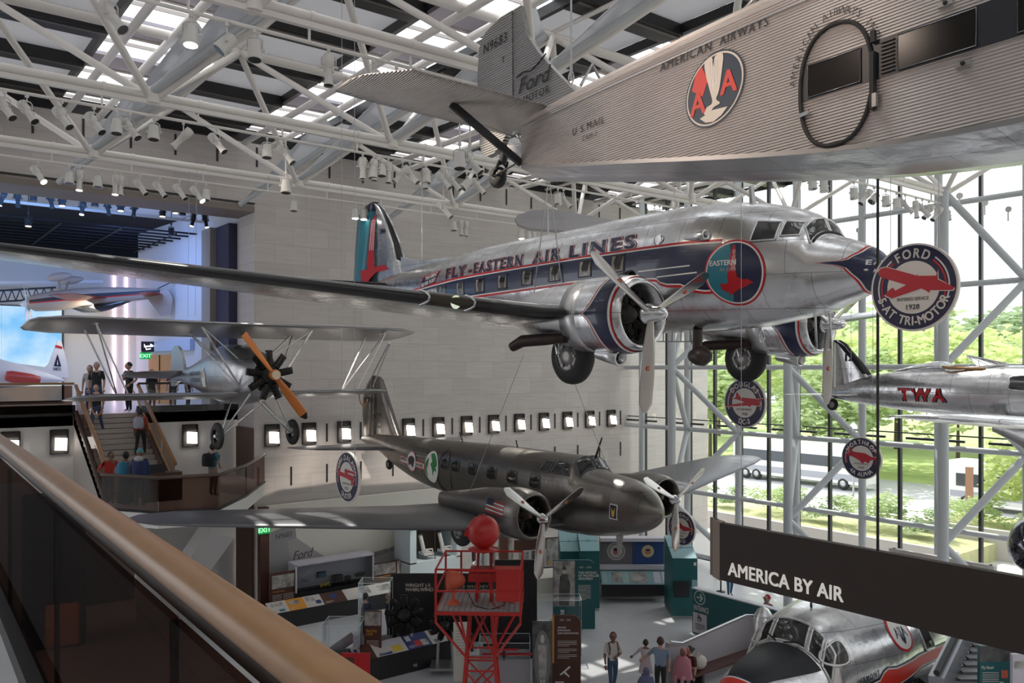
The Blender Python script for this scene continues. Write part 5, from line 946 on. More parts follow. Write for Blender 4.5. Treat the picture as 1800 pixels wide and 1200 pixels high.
round_sign(1515, 805, 22.0, .555, 'NORTHROP', '1930', '4A ALPHA', 'al', (662, 820), (139, 146), 'round sign lettered NORTHROP 4A ALPHA, below the red lettered mail plane')
round_sign(1199, 928, 26.3, .54, 'BOEING', '1934', '247-D', 'bo', (1195, 118), (96, 120), 'smallest round sign, lettered BOEING 247-D, beside the dark airliner nose')
round_sign(612, 838, 18.4, .555, 'HUFF-DALAND', '1925', 'DUSTER', 'du', (642, 962), (86, 174), 'narrow looking round sign lettered HUFF-DALAND DUSTER, above the dark wing')
bm_ = thing('beam_sign', 'long dark brown hanging beam lettered AMERICA BY AIR in white', 'sign', (12.5, 6, 5.6))
MB().box((12.57, 5.2, 6.125), (.14, 9.3, 1.05)).build('beam_body', Mbrown, bm_, True)
MB().prism([(12.5, 9.84), (12.66, 10.14), (12.74, 10.14), (12.64, 9.84)], (0, 0, 5.58), (1, 0, 0), (0, 1, 0), (0, 0, 1.09)).prism([(12.64, 10.05), (12.76, 10.28), (12.80, 10.28), (12.74, 10.05)], (0, 0, 5.58), (1, 0, 0), (0, 1, 0), (0, 0, 1.09), 1).build('beam_end', [Mtan, mat('beam_end_dark', (.22, .17, .14), .6)], bm_, True)
MB().text('AMERICA BY AIR', lambda u, v: V((12.485, 9.645-u, 5.735+v)), .235, 0, 0, 'L', .028, 1.02, width=2.27).build('lettering', mat('beam_letters', (.9, .86, .80), .5, emit=.35), bm_, True)
# ================================================================== AIRWAY BEACON TOWER
tp = at(846, 1200, 19.0); tp.z = 0; T = thing('beacon_tower', 'red steel airway beacon tower topped with a red ball light', 'tower', tp, (0, 0, -rad(37.8)-.04))
zd = 4.2; lg = MB()
def leg(i, j, z): h = .235+(zd-z)*.075; return V((h*i, h*j, z))
for i in (-1, 1):
    for j in (-1, 1):
        lg.bar(leg(i, j, 0), leg(i, j, zd), .06, .06); lg.bar((.92*i, .92*j, zd-.05), (.92*i, .92*j, zd-.2), .04, .04); lg.bar((.92*i, .92*j, zd-.2), leg(i, j, 3.05), .045, .045); lg.bar((.4*i, .9*j, zd-.05), leg(i, j, 3.3), .04, .04)
for z0, z1 in ((zd, 3.05), (3.05, 2.75), (2.75, 2.0), (2.0, 1.2), (1.2, .1)):
    for a, b_ in (((-1, -1), (1, -1)), ((1, -1), (1, 1)), ((1, 1), (-1, 1)), ((-1, 1), (-1, -1))):
        lg.bar(leg(*a, z1), leg(*b_, z1), .035, .035)
        if z0-z1 > .4: lg.bar(leg(*a, z0), leg(*b_, z1), .035, .035); lg.bar(leg(*b_, z0), leg(*a, z1), .035, .035)
lg.build('lattice_mast', 'redb', T)
dk = MB()
for k in range(15): dk.box((-.84+.12*k, 0, zd+.03), (.108, 1.8, .035))
dk.build('plank_deck', mat('deck_planks', (.30, .27, .27), .7, noise=(5, .15)), T)
rl = MB()
for i in (-1, 1): rl.bar((.92*i, -.92, zd), (.92*i, .92, zd), .05, .07).bar((-.92, .92*i, zd), (.92, .92*i, zd), .05, .07)
for x_, y_ in ((-.92, -.92), (.92, -.92), (.92, .92), (-.92, .92), (-.55, .92)): rl.bar((x_, y_, zd-.1), (x_, y_, zd+.95), .045, .045)
for h in (.48, .95):
    for i in (-1, 1): rl.bar((.92*i, -.92, zd+h), (.92*i, .92, zd+h), .035, .035).bar((-.92, .92*i, zd+h), (.92, .92*i, zd+h), .035, .035)
rl.build('platform_railing', 'redb', T)
MB().sphere((.05, 0, 5.80), .372, 36).path([V((.05-.08, 0, 5.8))+V((.376*.98*cos(q)*.25, -.376*.98*cos(q)*.97, .376*.98*sin(q))) for q in [2*pi*k/40 for k in range(40)]], .014, 6, True).tube((.05, 0, 6.14), (.05, 0, 6.19), .05, n=12).bar((-.36, 0, 5.7), (-.30, 0, 5.9), .1, .08).build('rotating_beacon', 'redb', T)
MB().lathe((.05, 0, 5.36), (0, 0, 1), [(0, .2), (.02, .34), (.05, .35), (.07, .12), (.14, .08)], 28).build('beacon_dish', 'redb', T)
MB().lathe((.05, 0, 5.03), (0, 0, 1), [(0, .26), (.31, .27)], 28, cap=False).build('lens_drum', 'vitrine', T); MB().tube((.05, 0, 5.05), (.05, 0, 5.3), .07, .04, 10).build('lamp_core', 'zinc', T)
MB().box((.05, 0, 4.95), (.6, .5, .04)).box((.05, 0, 4.8), (.66, .4, .2)).bar((-.1, -.15, zd), (-.05, -.15, 5.36), .06, .06).bar((.25, .15, zd), (.2, .15, 5.36), .06, .06).bar((.25, -.15, zd), (.2, -.15, 4.8), .06, .06).bar((-.1, .15, zd), (-.05, .15, 4.8), .06, .06).build('beacon_stand', 'redb', T)
MB().box((.64, -.78, 4.80), (.5, .3, .66)).box((.64, -.78, 5.15), (.54, .34, .04)).build('control_box', 'redb', T)
cl = MB(); cl.lathe((-.62, -.35, 4.78), (-.85, -.3, .1), [(-.3, .02), (-.26, .1), (-.12, .19), (.06, .22), (.1, .21)], 24).tube((-.6, -.35, 4.3), (-.6, -.35, 4.58), .04).lathe((-.6, -.35, zd+.05), (0, 0, 1), [(0, .16), (.04, .14), (.1, .05)], 16); cl.build('course_light', mat('course_light_orange', (.55, .10, .05), .4), T)
MB().lathe((.72, -.2, zd+.05), (0, 0, 1), [(0, .1), (.05, .08), (.2, .07), (.28, .09), (.3, .02)], 14).build('small_lamp', mat('lamp_dull_red', (.35, .08, .05), .5), T)
MB().path([(-.35, -.3, 4.62), (-.1, -.6, 4.28), (.25, -.75, 4.24), (.55, -.6, 4.3), (.62, -.7, 4.5)], .012, 5).path([(.2, -.2, 4.3), (.45, -.7, 4.24), (.6, -.75, 4.5)], .012, 5, mi=1).build('wiring', ['rubber', 'redb'], T)
# ================================================================== GROUND FLOOR EXHIBITS
Mbr = mat('exhibit_brown', (.085, .033, .022), .55); Mor = mat('exhibit_orange', (.75, .33, .04), .5); Mblk = mat('exhibit_black', (.016, .015, .018), .5); Mlav = mat('case_lavender', (.62, .60, .66), .5); Mph = mat('photo_grey', (.38, .36, .34), .5, noise=(3.5, 1.6)); Mphd = mat('photo_dark', (.09, .09, .09), .5, noise=(4, 1.5)); Mtd = mat('panel_teal', (.012, .105, .115), .45); Mtl = mat('slope_light_teal', (.24, .42, .46), .45); Mgn = mat('base_grey', (.36, .35, .37), .5); Mtx = mat('text_lines', (.58, .54, .50), .6); Mbl = mat('panel_blue', (.03, .05, .20), .5); Mye = mat('poster_yellow', (.75, .55, .06), .5)
EXG = 'exhibits on the ground floor'
def quad(m, a, b_, c, d, mi=0): return m.poly([a, b_, c, d], mi)
def facing(x0, x1, y): return (lambda u, v: V((x0+u, y, v)))
def lines(m, fn, x, y, w, n, dy, mi, h=.35):
    for k in range(n): m.poly([fn(x, y-k*dy), fn(x+w*(1 if k < n-1 else .6), y-k*dy), fn(x+w*(1 if k < n-1 else .6), y-k*dy+dy*h), fn(x, y-k*dy+dy*h)], mi)
def rect(m, fn, x0, y0, x1, y1, mi): m.poly([fn(x0, y0), fn(x1, y0), fn(x1, y1), fn(x0, y1)], mi)
XW = lambda px, y=30: ony(px, 700, y).x
# mural of a corrugated tail on the cream wall
mu_ = thing('mural_wall', 'cream wall mural with grey corrugated tail lettered FORD TRI-MOTOR', 'mural', (17, 31.3, 0))
MB().box((18, 31.38, 2.1), (12.2, .2, 4.2)).build('wall_board', 'cream', mu_, True)
y_ = 31.27; f = lambda px, py, k=0: ony(px, py, y_-k*.004)
m = MB(); m.poly([f(470, 1008), f(470, 938), f(519, 918), f(521, 945), f(575, 981), f(640, 975), f(900, 905), f(900, 1010), f(700, 1003)])
m.poly([f(519, 918, 1), f(521, 945, 1), f(506, 951, 1), f(512, 1004, 1), f(470, 1011, 1), f(470, 938, 1)], 1)
mw = lambda s_, px0, py0, px1, py1, h, b_=.015, sh=0: m.text(s_, lambda u, v: f(px0, py0, 2)+(f(px1, py1, 2)-f(px0, py0, 2)).normalized()*u+V((0, 0, v)), h, 0, 0, 'L', b_, width=(f(px1, py1)-f(px0, py0)).length, mi=2, shear=sh)
mw('N9683', 485, 948, 513, 942, .2); mw('Ford', 515, 985, 547, 977, .35, .01, .3); mw('TRI-MOTOR', 517, 993, 549, 985, .13); mw('AMERICAN AIRWAYS', 648, 982, 714, 960, .2, .01)
m.build('tail_picture', [mat('mural_grey', (.43, .41, .40), .6), mat('mural_mid_grey', (.36, .35, .35), .6), mat('mural_letters', (.12, .10, .11), .6)], mu_, True)
x = XW(462, 31.2); tag(MB().box((x, 31.2, 2.1), (.35, .4, 4.2)).build('wall_end_panel', Mbr), 'tall dark brown end panel under the green exit sign', 'panel')
exit_sign(V((XW(465, 30.94), 30.93, ony(465, 931, 30.93).z)), 1.0, 'green lit EXIT sign at the left end of the mural wall')
# glazed case
x0, x1 = XW(520, 30.3), XW(655, 30.3); cs = thing('display_case', 'long white framed glass case of small artifacts below the mural', 'display case', ((x0+x1)/2, 30.5, 0))
zc0, zc1 = .93, 1.98
MB().box(((x0+x1)/2, 30.9, (zc0+zc1)/2), (x1-x0, .06, zc1-zc0)).box(((x0+x1)/2, 30.6, zc1), (x1-x0+.1, .7, .08)).box((x0, 30.6, (zc0+zc1)/2), (.06, .7, zc1-zc0)).box((x1, 30.6, (zc0+zc1)/2), (.06, .7, zc1-zc0)).box(((x0+x1)/2, 30.6, .46), (x1-x0, .7, .92), 1).build('case_frame', [Mlav, Mblk], cs, True)
MB().poly([(x0, 30.26, zc0), (x1, 30.26, zc0), (x1, 30.26, zc1), (x0, 30.26, zc1)]).build('case_glass', 'vitrine', cs, True)
def artifact(name, lab, px, py, mb_fn, matn, cat='artifact'):
    p = ony(px, py, 30.55); m = MB(); mb_fn(m, p); tag(m.build(name, matn), lab, cat, 'artifacts in the long glass case')
artifact('suitcase_radio', 'black radio box in the long glass case', 593, 1016, lambda m, p: m.box(p, (.4, .25, .26)).box(p+V((0, -.13, .0)), (.3, .02, .12)), 'blackm')
artifact('camera_box', 'small black box beside the radio in the glass case', 611, 1017, lambda m, p: m.box(p, (.2, .2, .24)).tube(p+V((0, -.1, 0)), p+V((0, -.18, 0)), .06), 'blackm')
artifact('yellow_plaque', 'yellow square plaque with black crossed lettering in the glass case', 572, 1031, lambda m, p: m.box(p, (.42, .04, .32), rot=(rad(-20), 0, 0)).bar(p+V((-.17, -.05, .12)), p+V((.17, -.07, -.12)), .03, .02, 1).bar(p+V((.17, -.05, .12)), p+V((-.17, -.07, -.12)), .03, .02, 1), [Mye, 'blackm'])
artifact('teal_picture', 'brown framed teal picture in the glass case', 569, 1011, lambda m, p: m.box(p+V((0, .2, 0)), (.38, .03, .22)).box(p+V((0, .17, 0)), (.32, .03, .16), 1), [Mbr, 'teal'])
artifact('model_plane', 'small dark model aeroplane at the left of the glass case', 537, 1020, lambda m, p: m.tube(p-V((.15, 0, -.02)), p+V((.15, 0, -.04)), .025).bar(p+V((.02, -.2, 0)), p+V((.02, .2, 0)), .07, .012).bar(p+V((-.14, 0, .02)), p+V((-.16, 0, .12)), .05, .01), 'zinc')
artifact('model_airship', 'dark streamlined model at the right of the glass case', 632, 1009, lambda m, p: m.sphere(p, .25, 14, 0, (1, .3, .33)), 'blackm')
# brown panels and reading rails in front
def panel_x(name, lab, px0, px1, py0, py1, y, mats, draw, cat='panel', th=.08, foot=True):
    a = ony(px0, py0, y); b_ = ony(px1, py1, y); x0, x1 = a.x, b_.x; z1 = (ony((px0+px1)/2, py0, y)).z; z0 = ony((px0+px1)/2, py1, y).z
    o = thing(name, lab, cat, ((x0+x1)/2, y, 0 if foot else z0)); MB().box(((x0+x1)/2, y+th/2, (z0+z1)/2), (x1-x0, th, z1-z0)).build('board', mats[0], o, True)
    if foot and z0 > .05: MB().box(((x0+x1)/2, y+th/2+.03, z0/2), (x1-x0-.1, th, z0)).build('plinth', Mblk, o, True)
    m = MB(); W_, H_ = x1-x0, z1-z0; draw(m, lambda u, v: V((x0+u*W_, y-.006, z0+v*H_))); 
    if m.v: m.build('graphics', mats[1:], o, True)
    return o
panel_x('text_panel', 'brown panel with black and white aeroplane photo, left of the long case', 474, 521, 1005, 1060, 30.3, [Mbr, Mph, Mor, Mtx], lambda m, f: (rect(m, f, .08, .50, .92, .92, 0), m.text('The Triumph of Commercial', lambda u, v: f(.10+u*.45, .38+v*.9), .06, 0, 0, 'L', .01, mi=1), lines(m, f, .1, .28, .35, 5, .05, 2), lines(m, f, .5, .28, .4, 5, .05, 2)))
panel_x('text_panel', 'brown panel with two black and white photos, right of the long case', 655, 736, 985, 1016, 30.4, [Mbr, Mph, Mtx, Mor], lambda m, f: (rect(m, f, .03, .35, .49, .95, 0), rect(m, f, .52, .05, .97, .98, 0), lines(m, f, .55, .12, .4, 3, .05, 1), lines(m, f, .05, .22, .4, 2, .1, 2)))
def rail_x(lab, px0, px1, pyf, y, h, mats, draws, depth=.55):
    x0, x1 = XW(px0, y), XW(px1, y); o = thing('reading_rail', lab, 'reading rail', ((x0+x1)/2, y, 0), group=EXG)
    m = MB(); prof = [(0, 0), (0, h-.02), (depth, h+.28), (depth, 0)]
    m.prism([(a, b_) for a, b_ in prof], (x0, y, 0), (0, 1, 0), (0, 0, 1), (x1-x0, 0, 0)); m.build('rail_body', Mblk, o, True)
    f0 = lambda u, v: V((x0+u*(x1-x0), y-.01+v*depth, h-.01+v*.30)); m = MB()
    for (u0, u1, mi, fn) in draws:
        g = lambda a, b_, u0=u0, u1=u1: f0(u0+(u1-u0)*a, b_)
        rect(m, g, 0, .02, 1, .98, mi); g2 = lambda a, b_, g=g: g(a, b_)+V((0, -.003, .006))
        if fn: fn(m, g2)
    m.build('rail_graphics', mats, o, True); return o
RM = [Mbr, Mor, mat('rail_white', (.66, .62, .58), .5), Mph, Mtx, Mbl, Mye, 'red', 'teal', Mlav]
def dr(photos, nlines=3):
    def fn(m, g):
        for u0, v0, u1, v1, mi in photos: rect(m, g, u0, v0, u1, v1, mi)
        lines(m, g, .08, .22, .35, nlines, .06, 4)
    return fn
rail_x('sloping reading rail with white brown and orange pages in front of the long case', 476, 700, 1075, 29.2, .62, RM,
       [(0, .14, 2, dr([(.2, .55, .8, .85, 3), (.5, .1, .8, .3, 8)])), (.14, .27, 1, dr([(.15, .5, .7, .8, 3)])), (.27, .40, 2, dr([(.1, .5, .6, .9, 3), (.6, .2, .9, .5, 5)])), (.40, .58, 0, dr([(.4, .4, .65, .8, 5)])), (.58, 1.0, 2, dr([(.3, .3, .5, .9, 3), (.65, .3, .9, .8, 3)], 5))])
rail_x('low sloping reading rail of cream and blue pages behind the wooden handrail', 628, 832, 1185, 22.6, .72, RM,
       [(0, .06, 2, dr([(.3, .4, .7, .8, 5)])), (.06, .16, 0, dr([])), (.16, .42, 2, dr([(.1, .05, .5, .2, 5), (.55, .1, .85, .5, 6), (.1, .5, .9, .95, 9)])), (.42, .63, 5, dr([(.1, .55, .3, .9, 9), (.35, .1, .6, .5, 7), (.62, .1, .9, .5, 3)])), (.63, .90, 2, dr([(.1, .6, .3, .95, 0), (.4, .7, .6, .9, 7), (.5, .05, .9, .35, 3), (.1, .1, .25, .3, 8)])), (.90, 1.0, 5, dr([(.3, .2, .7, .5, 9)]))])
# white case with an airliner cabin section
x0, x1 = XW(722, 29.6), XW(812, 29.6); cb = thing('cabin_case', 'white angular case showing an airliner cabin with white seats', 'display case', ((x0+x1)/2, 30, 0))
MB().box(((x0+x1)/2, 30.3, .75), (x1-x0, 1.3, 1.5)).box((x0+.15, 30.3, 2.2), (.3, 1.3, 1.5)).box((x1-.12, 30.3, 2.2), (.24, 1.3, 1.5)).box(((x0+x1)/2, 30.3, 2.98), (x1-x0, 1.3, .26)).build('case_shell', mat('pale_blue_white', (.55, .64, .68), .5), cb, True)
MB().box(((x0+x1)/2, 30.9, 2.2), (x1-x0-.3, .05, 1.5)).bar(((x0+x1)/2, 29.75, 2.85), ((x0+x1)/2, 29.75, 1.5), .03, .03).build('cabin_lining', mat('cabin_dark', (.07, .045, .035), .5), cb, True)
st = MB()
for k in (.25, .62):
    xx = x0+(x1-x0)*k; st.path([(xx, 29.9, 2.55), (xx+.12, 29.9, 2.1), (xx+.2, 29.9, 1.75)], .09, 8).box((xx+.35, 30, 1.75), (.45, .5, .1)).path([(xx+.15, 29.75, 1.95), (xx+.5, 29.75, 1.95), (xx+.55, 29.75, 1.7)], .03, 6)
tag(st.build('cabin_seats', mat('seat_white', (.62, .62, .6), .5), cb, True)); MB().box((x0+.75, 30.85, 2.3), (.55, .03, .4)).build('cabin_window_panel', 'teal', cb, True)
# dark panels behind the engines
def panel_cam(name, lab, q, d, mats, draw, th=.08, cat='panel', base=True, yaw=0, group=None):
    """upright panel; q = (left, top, right, bottom) in the picture, at depth d; faces the balcony"""
    a = at((q[0]+q[2])/2, q[3], d); w_ = (q[2]-q[0])/F*d; h = (q[3]-q[1])/F*d; o = thing(name, lab, cat, (a.x, a.y, 0 if a.z < 1.2 else a.z), (0, 0, -rad(37.8)+yaw), group)
    zb = a.z-o.location.z
    if zb < 1.2: h += zb; zb = 0
    MB().box((0, th/2, zb+h/2), (w_, th, h)).build('board', mats[0], o)
    m = MB(); draw(m, lambda u, v: V(((u-.5)*w_, -.006, zb+v*h)))
    if m.v: m.build('graphics', mats[1:], o)
    return o, w_, h
panel_cam('backdrop_board', 'large black panel lettered WRIGHT J-5 WHIRLWIND behind the engines', (687, 1008, 868, 1128), 28.6, [Mblk, Mtx], lambda m, f: (m.text('WRIGHT J-5', lambda u, v: f(.14+u/3.4, .82+v/2.4), .11, 0, 0, 'L', .01), m.text('WHIRLWIND', lambda u, v: f(.14+u/3.4, .76+v/2.4), .11, 0, 0, 'L', .01), m.text('PRATT & WHITNEY', lambda u, v: f(.55+u/3.4, .80+v/2.4), .11, 0, 0, 'L', .01)))
panel_cam('backdrop_board', 'tall plain black panel right of the red tower', (868, 984, 944, 1140), 27.4, [Mblk, Mtx], lambda m, f: None)
a = onz(760, 1135, .15); tag(MB().box((a.x, a.y, .08), (3.4, 1.8, .16), rz=-rad(37.8)).build('engine_plinth', 'white'), 'low white plinth under the two black engines', 'plinth')
for px, py, d, lab in ((711, 1080, 26.6, 'black radial engine on a stand, in front of the black panel'), (782, 1098, 26.2, 'black radial engine on a stand, partly behind the red tower')):
    p = at(px, py, d); e = thing('exhibit_engine', lab, 'engine', (p.x, p.y, .16), (0, 0, -rad(37.8)-pi/2), 'engines on stands')
    r = radial(e, (0, 0, p.z-.16), .62 if px < 750 else .5, 9, 'radial_engine', 'engine', 1.25); MB().bar((-.1, -.25, 0), (-.1, -.2, p.z-.4), .08, .08).bar((-.1, .25, 0), (-.1, .2, p.z-.4), .08, .08).box((0, 0, .04), (.8, .9, .08)).build('engine_stand', 'zinc', e)
panel_cam('text_panel', 'narrow brown panel with photo and orange title beside the glass box', (640, 1074, 670, 1139), 25.8, [Mbr, Mph, Mor, Mtx], lambda m, f: (rect(m, f, .02, .78, .98, .99, 0), m.text('Making Money', lambda u, v: f(.12+u*1.5, .68+v), .05, 0, 0, 'L', .01, mi=1), m.text('in the Air', lambda u, v: f(.12+u*1.5, .63+v), .05, 0, 0, 'L', .01, mi=1), lines(m, f, .15, .54, .7, 5, .03, 2), lines(m, f, .15, .36, .7, 4, .03, 2), rect(m, f, .1, .08, .75, .18, 1)))
def vitrine(lab, q, d, depth, base_h, fill=None, yaw=0, group='glass vitrines'):
    a = at((q[0]+q[2])/2, q[3], d); w_ = (q[2]-q[0])/F*d; zt = at(q[0], q[1], d).z; o = thing('vitrine', lab, 'display case', (a.x, a.y, 0), (0, 0, -rad(37.8)+yaw), group)
    MB().box((0, depth/2, base_h/2), (w_, depth, base_h)).build('case_base', Mgn, o)
    g = MB(); z0, z1 = base_h, zt; x0, x1 = -w_/2, w_/2
    for p in ([(x0, 0, z0), (x1, 0, z0), (x1, 0, z1), (x0, 0, z1)], [(x0, depth, z0), (x1, depth, z0), (x1, depth, z1), (x0, depth, z1)], [(x0, 0, z0), (x0, depth, z0), (x0, depth, z1), (x0, 0, z1)], [(x1, 0, z0), (x1, depth, z0), (x1, depth, z1), (x1, 0, z1)], [(x0, 0, z1), (x1, 0, z1), (x1, depth, z1), (x0, depth, z1)]): g.poly(p)
    g.build('case_glass', 'vitrine', o); e = MB()
    for x_ in (x0, x1): e.bar((x_, 0, z0), (x_, 0, z1), .012, .012).bar((x_, depth, z0), (x_, depth, z1), .012, .012).bar((x_, 0, z1), (x_, depth, z1), .014, .014)
    e.bar((x0, 0, z1), (x1, 0, z1), .014, .014).bar((x0, depth, z1), (x1, depth, z1), .014, .014); e.build('case_edges', mat('case_edge', (.6, .68, .7), .3), o)
    if fill: m = MB(); fill(m, base_h); m.build('case_fitting', [Mlav, Mbr, 'zinc', Mblk, 'red', mat('item_ochre', (.55, .33, .06), .5)], o)
    return o
vitrine('tall glass box case left of the black engine panel', (630, 1025, 684, 1092), 27.3, .8, .55, lambda m, b_: m.box((.1, .4, b_+.4), (.04, .6, .7), 1).box((-.2, .4, b_+.05), (.3, .4, .08), 0))
vitrine('lower glass box case with metal parts beside the wooden handrail', (565, 1100, 632, 1148), 25.2, 1.0, .75, lambda m, b_: m.bar((-.4, .5, b_+.02), (.3, .6, b_+.5), .06, .3, 2).box((.4, .5, b_+.3), (.16, .4, .6), 0).bar((-.5, .3, b_+.05), (.4, .3, b_+.05), .04, .04, 5).box((-.1, .4, b_+.05), (.5, .5, .08), 3))
panel_cam('red_board', 'plain red board low beside the wooden handrail', (600, 1148, 650, 1182), 24.4, ['red', Mbr], lambda m, f: rect(m, f, 0, .25, .45, .9, 0))
panel_cam('cream_panel', 'cream text panel seen through the red tower legs', (797, 1094, 827, 1148), 25.4, ['cream', Mtx], lambda m, f: lines(m, f, .12, .85, .75, 9, .05, 0))
vt = vitrine('wide glass case with a red model aeroplane right of the tower', (842, 1130, 932, 1172), 24.6, .9, .95, None)
p = at(893, 1152, 24.3); mo = thing('model_plane', 'red model aeroplane inside the wide glass case', 'model', p, (0, 0, -rad(37.8)))
MB().tube((-.12, 0, 0), (-.12, .55, .02), .06, .02, 10).build('fuselage', 'blackm', mo); MB().bar((-.75, .05, .03), (.7, .05, .03), .02, .16, up=(0, 1, 0)).bar((-.4, .05, .16), (.3, .05, .16), .02, .14, up=(0, 1, 0)).bar((-.3, .5, .03), (.06, .5, .03), .015, .1, up=(0, 1, 0)).build('wing', 'red', mo); MB().bar((-.12, -.03, -.14), (-.12, -.03, .14), .03, .01).build('propeller', 'blackm', mo)
panel_cam('portrait_panel', 'black panel with an oval portrait of a woman in uniform', (936, 1092, 971, 1176), 24.4, [Mphd, Mph, mat('photo_mid', (.20, .20, .20), .5), mat('photo_pale', (.60, .56, .52), .5)], lambda m, f: (m.decal([(.5+.42*cos(2*pi*k/30), .48+.40*sin(2*pi*k/30)) for k in range(30)], f, 0, mi=1), m.poly([f(.33, .2) + V((0, -.004, 0)), f(.68, .2)+V((0, -.004, 0)), f(.74, .68)+V((0, -.004, 0)), f(.28, .68)+V((0, -.004, 0))], 0), m.decal([(.5+.1*cos(2*pi*k/16), .76+.06*sin(2*pi*k/16)) for k in range(16)], lambda u, v: f(u, v)+V((0, -.006, 0)), 0, mi=2), rect(m, lambda u, v: f(u, v)+V((0, -.006, 0)), .4, .06, .48, .2, 2), rect(m, lambda u, v: f(u, v)+V((0, -.006, 0)), .54, .06, .62, .2, 2)))
def rounded(o_, w_, h, mat_):                        # rounded upper right corner for a panel board
    b_ = [c for c in o_.children if c.name.startswith('board')][0]; me = b_.data; z0 = min(v.co.z for v in me.vertices); m = MB(); r = min(w_*.3, .25)
    pl = [(-w_/2, z0), (w_/2, z0)]+[(w_/2-r+r*cos(a), z0+h-r+r*sin(a)) for a in [pi/2*k/8 for k in range(9)]]+[(-w_/2, z0+h)]
    m.prism(pl, (0, 0, 0), (1, 0, 0), (0, 0, 1), (0, .08, 0)); me.clear_geometry(); me.from_pydata([tuple(v) for v in m.v], [], m.f); me.update()
o_, w_, h = panel_cam('text_panel', 'rounded brown panel titled AIRLINE EXPANSION AND INNOVATION', (971, 1081, 1021, 1176), 24.9, [Mbr, Mor, Mtx, 'whitel'], lambda m, f: (rect(m, f, 0, .34, .06, 1.0, 0), m.text('1927 - 1941', lambda u, v: f(.26+u*1.18, .92+v*.6), .05, 0, 0, 'L', .01, mi=1), [m.text(s_, lambda u, v, k=k: f(.18+u*1.17, .82-.04*k+v*.5), .05, 0, 0, 'L', .02, mi=2) for k, s_ in enumerate(('AIRLINE', 'EXPANSION', 'AND INNOVATION'))], [lines(m, f, .18, y0, .68, n, .022, 1) for y0, n in ((.64, 4), (.53, 3), (.45, 3))], m.poly([f(.25, .18), f(.6, .30), f(.64, .28), f(.3, .17)], 2), m.poly([f(.4, .2), f(.6, .14), f(.6, .16), f(.42, .24)], 2), rect(m, f, .1, .07, .4, .085, 2)))
rounded(o_, w_, h, Mbr)
vitrine('glass case with a round white model, in front of the pilot photo', (945, 1055, 1022, 1098), 27.6, .8, .95, lambda m, b_: m.lathe((.1, .4, b_), (0, 0, 1), [(0, .42), (.1, .42), (.12, .36), (.12, .05)], 24, 2).bar((.1, .4, b_), (.12, .4, b_+.45), .12, .1, 0))
o_, w_, h = panel_cam('text_panel', 'teal rounded panel with a pilot photo titled THE HEYDAY OF PROPELLER AIRLINERS', (972, 984, 1046, 1092), 30.5, [Mtd, Mph, Mphd, Mtx, 'whitel', Mgn], lambda m, f: (rect(m, f, .01, .33, .52, .99, 0), m.decal([(.06+.42*a, .34+.6*b_) for a, b_ in ((.2, 0), (.75, 0), (.85, .5), (.7, .72), (.6, .78), (.62, .9), (.5, .97), (.38, .92), (.4, .78), (.25, .7), (.2, .4))], lambda u, v: f(u, v)+V((0, -.004, 0)), 0, mi=1), m.decal([(.27+.05*cos(2*pi*k/16), .83+.035*sin(2*pi*k/16)) for k in range(16)], lambda u, v: f(u, v)+V((0, -.007, 0)), 0, mi=2), m.text('1941 - 1958', lambda u, v: f(.62+u*.62, .88+v*.42), .07, 0, 0, 'L', .01, mi=2), [m.text(s_, lambda u, v, k=k: f(.60+u*.62, .80-.043*k+v*.42), .085, 0, 0, 'L', .02, mi=3) for k, s_ in enumerate(('THE HEYDAY', 'OF PROPELLER', 'AIRLINERS'))], [lines(m, f, .60, y0, .3, 4, .022, 2) for y0 in (.63, .56, .49)], m.text('CODONES ST', lambda u, v: f(.02+u*.5, .955+v*.4), .08, 0, 0, 'L', .0, mi=1) if False else None))
rounded(o_, w_, h, Mtd)
# teal cabinets with sloping tops
def cabinet(lab, px0, px1, py_b, py_f, d, hf, depth, side=1, extra=None):
    a = onz((px0+px1)/2, py_b, 0); w_ = (px1-px0)/F*(a-EYEV).dot(FWD); o = thing('sloped_cabinet', lab, 'cabinet', (a.x, a.y, 0), (0, 0, -rad(37.8)), 'teal cabinets with sloping tops')
    MB().prism([(0, .12), (0, hf), (depth, hf+.55), (depth, .12)], (-w_/2, 0, 0), (0, 1, 0), (0, 0, 1), (w_, 0, 0)).build('cabinet_body', Mtd, o); MB().box((0, depth/2+.02, .06), (w_-.04, depth, .12)).build('cabinet_plinth', Mgn, o)
    m = MB(); s_ = lambda u, v: V((-w_/2+u*w_, v*depth, hf+.006+v*.55)); rect(m, s_, .01, .01, .99, .99, 0); lines(m, lambda u, v: s_(u, v)+V((0, 0, .006)), .4, .5, .2, 3, .05, 1); m.bar(s_(0, .45)+V((0, 0, .004)), s_(1, .45)+V((0, 0, .004)), .01, .02, 2); m.build('sloping_top', [Mtl, Mtd, mat('top_joint', (.08, .2, .22), .5)], o)
    if extra: m = MB(); extra(m, w_, hf); m.build('wall_screen', [Mblk, Mtl, 'whitel'], o)
    return o
cabinet('teal cabinet with light sloping top behind the pilot panel', 1020, 1054, 1074, 968, 32, 2.35, 1.6)
cabinet('pale sloped cabinet left of the pilot panel', 985, 1020, 1066, 972, 33, 2.2, 1.6)
cabinet('teal cabinet with a small dark screen below the smallest round sign', 1182, 1226, 1088, 980, 31, 2.3, 1.7, extra=lambda m, w_, hf: (m.box((-.12, -.02, 1.15), (.58, .05, .6)), m.box((.36, -.02, 1.35), (.2, .03, .3), 1), m.box((.38, -.015, 2.1), (.1, .02, .12), 2)))
